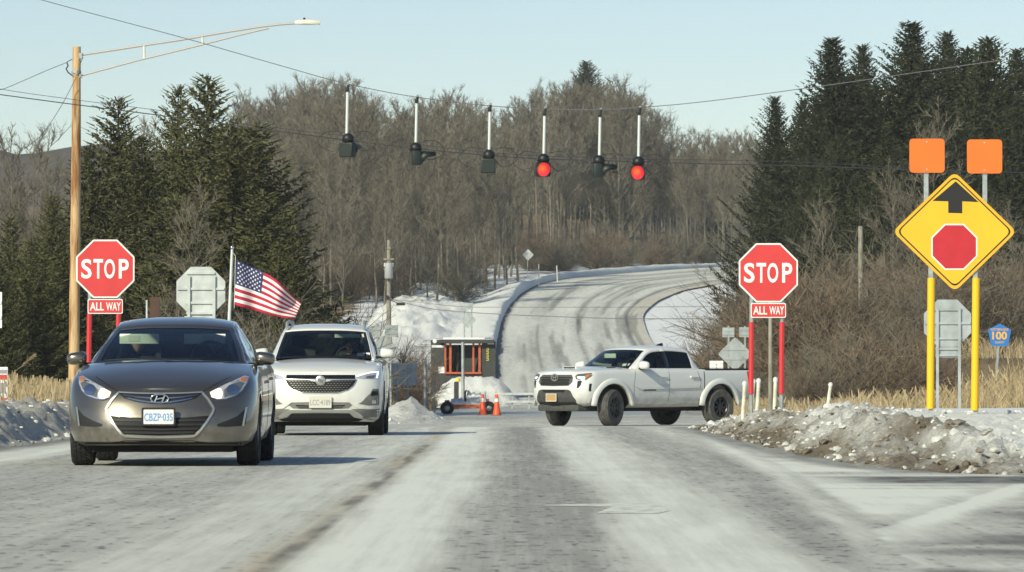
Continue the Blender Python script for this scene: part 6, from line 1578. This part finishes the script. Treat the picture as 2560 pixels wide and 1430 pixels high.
# ------------------------------------------------------------------ vegetation
def ribbon_dir(rnd, d):
    s = Vector((rnd.uniform(-1, 1), rnd.uniform(-1, 1), rnd.uniform(-1, 1))); s = s - d * s.dot(d)
    return s.normalized() if s.length > 1e-3 else Vector((1, 0, 0))
def bare_tree_mesh(seed, H, spread=.22, limbs=16, clear=.35, twigs=5, r0=.17, twig_w=.014, lean=0.04, up=.9, mt=('bark', 'twig')):
    rnd = random.Random(seed); tr, tw = MB(), MB()
    pts = []; x = y = 0
    for k in range(9):
        q = k / 8; pts.append(Vector((x, y, H * .86 * q))); x += rnd.gauss(0, lean) * H * .12; y += rnd.gauss(0, lean) * H * .12
    tr.tube(pts, [r0 * (1 - .88 * k / 8) for k in range(9)], 6, caps=False)
    def at(q):
        f = q * 8; i = min(7, int(f)); return pts[i].lerp(pts[i + 1], f - i)
    for l in range(limbs):
        q = clear + (1 - clear) * (l + rnd.random()) / limbs; p = at(min(q, .995)); az = rnd.random() * 6.283
        ln = H * spread * (1.25 - .75 * (q - clear) / (1 - clear)) * rnd.uniform(.6, 1.25)
        el = rnd.uniform(.35, up) + .35 * q; d = Vector((math.cos(az) * math.cos(el), math.sin(az) * math.cos(el), math.sin(el)))
        lp = [p]; dd = d.copy()
        for s in range(4): dd = (dd + Vector((rnd.gauss(0, .16), rnd.gauss(0, .16), .14))).normalized(); lp.append(lp[-1] + dd * ln / 4)
        rr = r0 * (1 - .85 * q) * .55
        tr.tube(lp, [max(rr * (1 - .2 * s), .012) for s in range(5)], 4, caps=False)
        for b in range(7):
            u = .2 + .8 * (b + rnd.random()) / 7; f = u * 4; i = min(3, int(f)); bp = lp[i].lerp(lp[i + 1], f - i)
            bd = (dd + Vector((rnd.gauss(0, .55), rnd.gauss(0, .55), rnd.gauss(.15, .4)))).normalized(); bl = ln * rnd.uniform(.22, .5)
            bpts = [bp]; d2 = bd.copy()
            for s in range(2): d2 = (d2 + Vector((rnd.gauss(0, .2), rnd.gauss(0, .2), .12))).normalized(); bpts.append(bpts[-1] + d2 * bl / 2)
            for s in range(2): tw.ribbon(bpts[s], bpts[s + 1], twig_w * (2.0 - .5 * s), twig_w * (1.5 - .5 * s), ribbon_dir(rnd, d2))
            for t_ in range(twigs):
                u2 = .25 + .75 * rnd.random(); f2 = u2 * 2; i2 = min(1, int(f2)); tp = bpts[i2].lerp(bpts[i2 + 1], f2 - i2)
                td = (d2 + Vector((rnd.gauss(0, .5), rnd.gauss(0, .5), rnd.gauss(.2, .4)))).normalized(); tl = bl * rnd.uniform(.35, .8)
                m_ = tp + td * tl * .5; d3 = (td + Vector((rnd.gauss(0, .25), rnd.gauss(0, .25), .15))).normalized(); e_ = m_ + d3 * tl * .5
                sd = ribbon_dir(rnd, td); tw.ribbon(tp, m_, twig_w, twig_w * .8, sd); tw.ribbon(m_, e_, twig_w * .8, twig_w * .3, sd)
                for z_ in range(2):
                    d4 = (td + Vector((rnd.gauss(0, .6), rnd.gauss(0, .6), rnd.gauss(.1, .4)))).normalized(); a_ = tp.lerp(e_, rnd.uniform(.3, .9)); tw.ribbon(a_, a_ + d4 * tl * .5, twig_w * .7, twig_w * .25, ribbon_dir(rnd, d4))
    return tr, tw
def make_tree(name, label, cat, group, meshes, mts):
    t = thing(name, label, cat, (0, 0, 0), 0, group); meshes[0].build('trunk', mts[0], t, smooth=60, normals=False); meshes[1].build('crown', mts[1], t, normals=False); return t
rnd = random.Random(77)
protos = []
WOODLAB = 'slim bare grey brown tree of the winter wood on the hill'
for k in range(7):
    Hh = 18; protos.append((make_tree('bare_tree', WOODLAB, 'tree', 'bare trees of the hillside wood', bare_tree_mesh(100 + k, Hh, spread=(.17, .21, .15, .24, .18, .2, .16)[k], limbs=25, clear=(.42, .12, .46, .2, .4, .10, .3)[k], twigs=8, r0=.14, twig_w=.017), ('bark', ('twig', 'twig', 'twig_pale', 'twig', 'twig_pale', 'twig', 'twig')[k])), Hh))
SKY = [(560, 215), (620, 195), (700, 180), (800, 172), (860, 160), (930, 205), (990, 240), (1050, 210), (1120, 188), (1180, 215), (1230, 250), (1280, 240), (1330, 185), (1400, 165), (1460, 150), (1520, 175), (1590, 190), (1650, 225), (1690, 300), (1760, 300), (1830, 285), (1900, 280), (2000, 300)]
used = set()
def place(i, x, d, H, z=None, label=None, yaw=None):
    p, h0 = protos[i]; sc_ = H / h0; z = T(x, d) if z is None else z
    yaw = rnd.random() * 6.28 if yaw is None else yaw
    if i not in used:
        used.add(i); o = p; o.location = (x, d, z - .1); o.rotation_euler = (0, 0, yaw); o.scale = (sc_,) * 3
    else: o = copy_tree(p, (x, d, z - .1), yaw, (sc_,) * 3)
    return o
n_w = 0
for row, (da, db, n, fall) in enumerate(((470, 560, 104, (0.92, 1.0)), (415, 470, 84, (.72, .95)), (375, 415, 40, (.55, .85)))):
    for k in range(n):
        px = 585 + (1330 if row == 0 else (1000 if row == 1 else 640)) * (k + rnd.uniform(.1, .9)) / n
        d = rnd.uniform(da, db); x = W(px, 0, d).x
        if row and in_road(x, d): continue
        if row == 0 and d < 520 and px > 1380: d = rnd.uniform(535, 600); x = W(px, 0, d).x
        if row == 1 and px > 1300: continue
        if row == 2 and px > 1150: continue
        z = T(x, d); top = interp(SKY, px) + rnd.uniform(-8, 26); H = (W(0, top, d).z - z) * rnd.uniform(*fall)
        if px > 1660 and H > 13: H *= .95
        place(rnd.randrange(7), x, d, max(6, H), z); n_w += 1
for k in range(46):
    px = 1370 + 500 * (k + rnd.random()) / 46; d = rnd.uniform(523, 556); x = W(px, 0, d).x
    if in_road(x, d) or in_road(x - 1.5, d): continue
    z = T(x, d); H = (W(0, interp(SKY, px) + rnd.uniform(-5, 90), d).z - z) * rnd.uniform(.75, 1.0)
    place(rnd.choice((0, 2, 4, 2)), x, d, max(6, H), z)
# second rank deep in the wood, filling the gaps between trunks
for k in range(70):
    px = 600 + 1300 * (k + rnd.random()) / 70; d = rnd.uniform(590, 690); x = W(px, 0, d).x; z = T(x, d)
    H = (W(0, interp(SKY, px) + rnd.uniform(15, 50), d).z - z)
    if H > 4: place(rnd.randrange(7), x, d, min(H, 22), z)
# bare trees left, beyond the spruces
for (px, top, d) in ((30, 275, 250), (85, 300, 262), (-40, 290, 255), (140, 420, 300), (10, 400, 300), (60, 440, 310), (110, 460, 320), (-20, 450, 305), (165, 455, 325), (240, 400, 330), (390, 255, 330), (330, 300, 340)):
    x = W(px, 0, d).x; z = T(x, d); o = place((1, 3, 5)[int(px) % 3], x, d, W(0, top, d).z - z, z); o['label'] = 'bushy bare tree beyond the spruces at the left of the picture'; o['group'] = 'bare trees beyond the left spruces'

# ---- spruces
def spruce_mesh(seed, H, Rr, base=.04, dens=1.0, droop=.35, pw=.85, ragged=.25, leaf=(.34, .055)):
    rnd = random.Random(seed); tr, cr = MB(), MB()
    tr.tube([(0, 0, 0), (.03 * H * rnd.uniform(-.3, .3), 0, H * .5), (0, 0, H * .99)], [.022 * H, .013 * H, .01], 7, caps=False)
    z = base * H; lev = 0
    sect = [rnd.uniform(1 - ragged, 1 + ragged) for _ in range(9)]
    while z < H * .985:
        q = z / H; nb = int(rnd.uniform(6, 9) * (1.3 if Rr > 4 else 1)); a0 = rnd.random() * 6.28
        for b in range(nb):
            az = a0 + 6.283 * b / nb + rnd.gauss(0, .2); r_ = Rr * (1 - q) ** pw * (1 + .30 * noise.noise(Vector((math.cos(az) * .8 + 7, math.sin(az) * .8 + seed * 1.7, z * .28)))) * (1 + .45 * noise.noise(Vector((math.cos(az) * 1.6, math.sin(az) * 1.6 + seed, z * .75)))) * rnd.uniform(1 - ragged, 1 + ragged * .7) * sect[int((az % 6.283) / 6.284 * 9)] + .06
            if rnd.random() < .06: r_ *= 1.25
            r_ = min(r_, Rr * 1.05 * min(1, .62 + 2.2 * q))
            d = Vector((math.cos(az), math.sin(az), 0)); p = Vector((0, 0, z + rnd.uniform(-.1, .1))); n = max(3, int(r_ / .17 * dens))
            tip = -droop * (1 - q) + .25 * q
            prev = p.copy()
            for k in range(n):
                u = (k + 1) / n; c = p + d * (r_ * u) + Vector((0, 0, r_ * (tip * u + .30 * u * u * u)))
                ax = (c - prev).normalized(); sidev = Vector((-d.y, d.x, 0))
                if u > .12:
                    w0 = leaf[0] * (1.15 - .5 * u) * rnd.uniform(.7, 1.3) * (.4 + .6 * min(1, 2 * (1 - q)))
                    for sg in (-1, 1):
                        dr = (sidev * sg * rnd.uniform(.5, 1.1) + ax * rnd.uniform(.4, .9) + Vector((0, 0, rnd.uniform(-.75, .1)))).normalized()
                        cr.ribbon(c, c + dr * w0, leaf[1] * rnd.uniform(.8, 1.4), leaf[1] * .35, ribbon_dir(rnd, dr))
                    if rnd.random() < .75:
                        dr = Vector((rnd.gauss(0, .3), rnd.gauss(0, .3), -1)).normalized(); cr.ribbon(c, c + dr * w0 * .9, leaf[1] * 1.1, leaf[1] * .3, ribbon_dir(rnd, dr))
                    if rnd.random() < .5:
                        dr = (ax + Vector((rnd.gauss(0, .3), rnd.gauss(0, .3), rnd.uniform(0, .7)))).normalized(); cr.ribbon(c, c + dr * w0 * .8, leaf[1], leaf[1] * .3, ribbon_dir(rnd, dr))
                prev = c
            dr = (d + Vector((0, 0, .5))).normalized(); cr.ribbon(prev, prev + dr * .25, leaf[1] * .8, .01, ribbon_dir(rnd, dr))
        z += .21 * (.75 + .5 * (1 - q)) / max(.6, dens ** .5); lev += 1
    for k in range(7): cr.ribbon((0, 0, H * .975), (rnd.gauss(0, .06), rnd.gauss(0, .06), H * .975 + .28), .03, .008, Vector((1, 0, 0)))
    return tr, cr
sp = []
for k, (hh, rr, dn, rg, dr) in enumerate(((10.5, 2.9, 1.9, .2, .25), (9.5, 2.3, 1.9, .22, .25), (8, 2.3, 1.8, .2, .15), (17, 4.9, 1.5, .28, .10), (16, 4.3, 1.4, .35, .03), (14, 4.8, 1.5, .25, .18))):
    t = thing('spruce_tree', 'spruce', 'tree', (0, 0, 0)); a, b_ = spruce_mesh(300 + k, hh, rr, .03, dn, dr, .76 if k < 3 else .86, rg, (.27, .027) if k < 3 else (.36, .038))
    a.build('trunk', 'bark_dark', t, smooth=60, normals=False); b_.build('crown', 'needle' if k < 3 else 'needle_dark', t, normals=False); sp.append((t, hh, rr)); 
sused = set()
def spruce(k, px, top, d, wk, label, group, yaw):
    t, hh, rr = sp[k]; x = W(px, 0, d).x; z = T(x, d); H = W(0, top, d).z - z; s = H / hh
    sc_ = (s * wk, s * wk, s)
    if k not in sused:
        sused.add(k); o = t; o.location = (x, d, z - .1); o.rotation_euler = (0, 0, yaw); o.scale = sc_
    else: o = copy_tree(t, (x, d, z - .1), yaw, sc_)
    o.rotation_euler = (rnd.gauss(0, .02), rnd.gauss(0, .025), yaw); o.scale = (sc_[0] * rnd.uniform(.9, 1.2), sc_[1] * rnd.uniform(.9, 1.2), sc_[2])
    o['label'] = label; o['group'] = group
LG, RG = 'dark spruces left of the flag', 'tall dark evergreens on the right'
for q in ((0, 515, 184, 166, 1.05, 'tallest broad spruce of the left clump, right behind the flagpole'), (1, 308, 234, 170, 1.0, 'pointed spruce just right of the wooden utility pole'), (1, 424, 206, 178, .7, 'slim spruce tip rising between the two big left spruces'), (2, 612, 300, 164, 1.15, 'spruce on the right flank of the left clump above the flag'), (2, 215, 352, 166, 1.0, 'short spruce directly behind the wooden utility pole'), (1, 372, 330, 162, 1.1, 'full spruce in front of the clump above the sedan roof'), (2, 655, 470, 160, 1.25, 'low spruce at the right foot of the left clump'), (0, 130, 480, 158, .9, 'wide spruce left of the wooden utility pole'), (2, 35, 530, 150, .8, 'small spruce near the left edge of the picture'), (2, 85, 590, 148, 1.1, 'low bushy spruce under the bare tree at the left edge'), (1, 570, 300, 162, 1.3, 'full spruce filling the middle of the left clump'), (2, 690, 600, 158, 1.2, 'lowest spruce beside the dark bare limbs'), (2, -10, 640, 146, 1.0, 'bushy spruce cut by the left edge of the picture'), (2, 180, 620, 150, 1.1, 'bushy spruce behind the left stop sign'), (2, 450, 480, 156, 1.2, 'olive spruce behind the back of the octagonal sign'), (2, 800, 765, 170, 1.6, 'small evergreen bush behind the white crossover roof')):
    spruce(*q, LG, rnd.random() * 6.28)
for q in ((4, 2090, 82, 250, 1.0, 'tall ragged evergreen standing apart at the left of the right hand clump'), (4, 2196, 98, 262, .8, 'narrow ragged evergreen behind the tall one'), (3, 2305, 42, 255, 1.05, 'tallest evergreen, above the left orange square'), (3, 2388, 66, 262, .95, 'tall evergreen tip right of the tallest one'), (5, 2492, 84, 248, 1.05, 'broad evergreen above the right orange square'), (3, 2560, 110, 256, 1.0, 'evergreen cut by the right edge of the picture'), (4, 1946, 228, 258, .8, 'shorter pointed evergreen, first from the left of the right clump'), (4, 1982, 232, 268, .75, 'short pointed evergreen just right of the first one'), (5, 2040, 245, 262, .9, 'dense evergreen below the standing apart one'), (5, 2145, 180, 256, 1.15, 'dense evergreen filling under the ragged pair'), (5, 2250, 128, 250, 1.1, 'dense evergreen left of the tallest one'), (5, 2440, 112, 250, 1.15, 'dense evergreen right behind the diamond sign'), (5, 2350, 235, 238, 1.1, 'dense lower evergreen behind the yellow diamond'), (5, 2530, 260, 236, 1.1, 'lower evergreen at the right edge behind the diamond'), (5, 2110, 330, 240, 1.1, 'lower full evergreen above the grey wooden pole'), (5, 2235, 340, 236, 1.1, 'lower full evergreen left of the diamond sign'), (5, 2025, 380, 246, .7, 'lower full evergreen left of the grey wooden pole'), (5, 1462, 148, 640, 1.0, 'dark pine top rising out of the bare wood')):
    spruce(*q, RG, rnd.random() * 6.28)
for px, top, d in ((1735, 570, 575), (1768, 540, 585), (1800, 520, 580), (1828, 545, 572), (1690, 590, 590)):
    spruce(5, px, top, d, 1.1, 'low dark evergreen in the shade where the far road leaves the picture', 'low evergreens at the road bend', rnd.random() * 6.28)

# ---- shrubs
def shrub_mesh(seed, H, n=26, spread=.75, tw_=.009):
    rnd = random.Random(seed); a, b = MB(), MB()
    for k in range(n):
        az = rnd.random() * 6.28; el = rnd.uniform(.6, 1.45) if k > n // 3 else rnd.uniform(.25, .9); d = Vector((math.cos(az) * math.cos(el), math.sin(az) * math.cos(el), math.sin(el)))
        ln = H * rnd.uniform(.6, 1.05) * (1 if el > .7 else spread); p = [Vector((rnd.gauss(0, .18 * H * .3), rnd.gauss(0, .18 * H * .3), 0))]; dd = d.copy()
        for s in range(4): dd = (dd + Vector((rnd.gauss(0, .14), rnd.gauss(0, .14), -.02))).normalized(); p.append(p[-1] + dd * ln / 4)
        a.tube(p, [.013 * (1 - .2 * s) for s in range(5)], 4, caps=False)
        for t_ in range(34):
            u = .15 + .85 * rnd.random(); f = u * 4; i = min(3, int(f)); q = p[i].lerp(p[i + 1], f - i); td = (dd + Vector((rnd.gauss(0, .7), rnd.gauss(0, .7), rnd.gauss(.1, .5)))).normalized(); tl = ln * rnd.uniform(.08, .28)
            e = q + td * tl; b.ribbon(q, e, tw_, tw_ * .5, ribbon_dir(rnd, td))
            for z_ in range(2): t2 = (td + Vector((rnd.gauss(0, .7), rnd.gauss(0, .7), rnd.gauss(0, .5)))).normalized(); m_ = q.lerp(e, rnd.random()); b.ribbon(m_, m_ + t2 * tl * .6, tw_ * .7, tw_ * .3, ribbon_dir(rnd, t2))
    return a, b
sh = []
SGR = 'brown winter shrubs on the right verge'
for k in range(4):
    sh.append(make_tree('bare_shrub', 'brown leafless shrub on the right verge behind the signs', 'shrub', SGR, shrub_mesh(500 + k, 3.0, 44), ('bark', ('twig_brown', 'twig', 'twig_brown', 'twig')[k])))
hu = set()
def shrub(k, x, d, s, z=None, label=None, group=None):
    z = T(x, d) if z is None else z; y_ = rnd.random() * 6.28; v = (s * rnd.uniform(.95, 1.2), s * rnd.uniform(.95, 1.2), s)
    if k not in hu:
        hu.add(k); o = sh[k]; o.location = (x, d, z - .05); o.rotation_euler = (0, 0, y_); o.scale = v
    else: o = copy_tree(sh[k], (x, d, z - .05), y_, v)
    if label: o['label'] = label; o['group'] = group
for k in range(62):
    px = 1835 + 785 * (k + rnd.random()) / 62; d = rnd.uniform(170, 225); x = W(px, 0, d).x
    top = interp([(1835, 830), (1860, 770), (1900, 715), (1950, 690), (2100, 660), (2300, 650), (2600, 640)], px) + rnd.uniform(-15, 70); z = T(x, d)
    shrub(k % 4, x, d, max(.4, (W(0, top, d).z - z) / 3.0), z)
for k in range(26):
    px = 1985 + 330 * (k + rnd.random()) / 26; d = rnd.uniform(138, 160); x = W(px, 0, d).x; z = T(x, d); top = interp([(1985, 930), (2060, 860), (2150, 800), (2230, 800), (2315, 850)], px) + rnd.uniform(-10, 30)
    shrub(k % 4, x, d, max(.3, (W(0, top, d).z - z) / 3.0), z, 'low dense brown thicket between the two right hand signs', 'low thicket between the signs')
for (px, top, d) in ((985, 845, 190), (1010, 850, 195), (1030, 880, 186)):
    x = W(px, 0, d).x; z = T(x, d); shrub(0, x, d, max(.3, (W(0, top, d).z - z) / 3.0), z, 'reddish brown shrub right of the white crossover', 'shrubs right of the crossover')
for (px, top, d) in ((640, 760, 140), (670, 800, 138), (700, 770, 142), (610, 800, 136), (730, 740, 150)):
    x = W(px, 0, d).x; z = T(x, d); shrub(1 if px > 560 else 3, x, d, max(.3, (W(0, top, d).z - z) / 3.0), z, 'pale arching leafless shrub in front of the left spruces', 'leafless shrubs before the left spruces')
for k in range(84):
    px = 600 + 1240 * (k + rnd.random()) / 84; d = rnd.uniform(385, 430) if px < 1180 else rnd.uniform(470, 548)
    x = W(px, 0, d).x; z = T(x, d)
    if in_road(x, d) or in_road(x - 2, d) or in_road(x + 2, d): continue
    shrub((0, 1, 3)[k % 3], x, d, rnd.uniform(.7, 1.6), z, 'low leafless undergrowth bush among the trunks of the hillside wood', 'undergrowth of the hillside wood')
# dark bare limbs right of the spruces
dark_tree = make_tree('dark_bare_tree', 'dark crooked leafless tree right of the left spruces', 'tree', None, bare_tree_mesh(901, 7.5, spread=.5, limbs=9, clear=.12, twigs=2, r0=.13, twig_w=.012, lean=.16, up=.55), ('bark_dark', 'bark_dark'))
p_ = W(760, 960, 180); dark_tree.location = (p_.x, 180, T(p_.x, 180) - .1); dark_tree.scale = (.75, .75, .75)
dt2 = copy_tree(dark_tree, None, 1.7, (.55, .55, .6), 'small dark crooked tree beside the transformer pole'); q_ = W(905, 900, 230); dt2.location = (q_.x, 230, T(q_.x, 230) - .1)
# grey tree in front of the right evergreens
gt = make_tree('grey_bare_tree', 'pale leafless tree standing in front of the dark evergreens', 'tree', None, bare_tree_mesh(903, 11, spread=.27, limbs=28, clear=.12, twigs=9, r0=.075, twig_w=.0085), ('bark', 'twig_pale'))
def put_tree(o, px, top, d, lab):
    x = W(px, 0, d).x; z = T(x, d); s = (W(0, top, d).z - z) / 11.0; o.location = (x, d, z - .1); o.scale = (s,) * 3; o['label'] = lab
put_tree(gt, 2330, 280, 222, 'pale leafless tree behind the left orange square')
for px, top, d, lab in ((478, 465, 146, 'pale feathery leafless tree behind the left octagonal sign back'), (2240, 420, 215, 'pale leafless tree left of the orange squares'), (2060, 500, 215, 'pale leafless sapling left of the grey wooden pole'), (2540, 520, 205, 'pale leafless tree at the right edge behind the diamond'), (1840, 470, 300, 'pale leafless tree left of the right stop sign'), (1890, 620, 215, 'thin leafless sapling behind the right stop sign')):
    put_tree(copy_tree(gt, None, rnd.random() * 6.28), px, top, d, lab)

# ---- dry grass
def grass(name, label, spots, n, h0, h1, seed, bend=.35, w_=.012):
    rnd = random.Random(seed); mb = MB()
    for _ in range(n):
        x, d = spots(rnd)
        if x is None: continue
        z = T(x, d); h = rnd.uniform(h0, h1); az = rnd.random() * 6.28; b = rnd.uniform(.05, bend) * h; dx, dy = math.cos(az) * b, math.sin(az) * b; sd = Vector((rnd.uniform(.6, 1), rnd.uniform(-.5, .5), 0)).normalized()
        p0 = Vector((x, d, z - .03)); p1 = p0 + Vector((dx * .3, dy * .3, h * .6)); p2 = p0 + Vector((dx, dy, h))
        mb.ribbon(p0, p1, w_, w_ * .8, sd); mb.ribbon(p1, p2, w_ * .9, w_ * .2, sd)
        if rnd.random() < .18: mb.ribbon(p2 - Vector((dx * .2, dy * .2, h * .18)), p2 + Vector((dx * .1, 0, .03)), w_ * 2.2, w_ * .8, sd)
    o = mb.build(name, 'grass', normals=False); tag(o, label, 'grass', kind='stuff')
grass('grass', 'tall tan dry grass covering the right verge', lambda r: (r.uniform(7.2, 19), 104 + 78 * r.random()), 38000, .2, .8, 3, w_=.008, bend=.8)
def lspot(r):
    px = r.uniform(-30, 182); d = r.uniform(97, 128)
    if px < 70 and r.random() < .75: return None, None
    return W(px, 0, d).x, d
grass('grass', 'tan dry grass around the foot of the wooden utility pole', lspot, 4200, .3, .95, 4)
def cspot(r):
    px = r.uniform(975, 1090); d = r.uniform(185, 205); return W(px, 0, d).x, d
grass('grass', 'short reddish dry grass beside the far sign back', cspot, 1500, .2, .6, 6)
def reed():
    d = 95; a = W(18, 945, d); b = W(85, 890, d); t = thing('reed', 'single dry reed with a fluffy plume leaning at the far left', 'reed', (a.x, d, 0))
    P0 = Vector((0, 0, gz(a.x, d))); P1 = Vector((0, 0, a.z)); P2 = Vector((b.x - a.x, 0, b.z))
    k = MB(); k.tube([P0 + Vector((-.1, 0, 0)), P1, P1.lerp(P2, .5), P2], [.008, .006, .005, .003], 5); k.build('stem', 'grass', t)
    r = random.Random(5); k = MB(); ax = (P2 - P1).normalized()
    for _ in range(160):
        u = r.uniform(.52, 1.0); c = P1.lerp(P2, u); dr = (ax + Vector((r.gauss(0, .4), r.gauss(0, .5), r.gauss(.0, .35)))).normalized(); k.ribbon(c, c + dr * .10 * (1.2 - abs(u - .75) * 2), .006, .002, ribbon_dir(r, dr))
    k.build('plume', 'grass', t, normals=False)
reed()
# ------------------------------------------------------------------ haze
def haze():
    m = bpy.data.materials.new('winter_haze'); m.use_nodes = True; t = m.node_tree; t.nodes.clear()
    out = t.nodes.new('ShaderNodeOutputMaterial'); v = t.nodes.new('ShaderNodeVolumePrincipled'); v.inputs['Color'].default_value = (0.85, 0.92, 1.0, 1); v.inputs['Density'].default_value = 0.00012; v.inputs['Anisotropy'].default_value = -0.25
    t.links.new(v.outputs[0], out.inputs['Volume'])
    mb = MB(); mb.box((0, 620, 38), (1500, 1280, 84)); o = mb.build('haze', m); tag(o, 'thin pale winter haze over the valley', 'haze', kind='stuff')

haze()
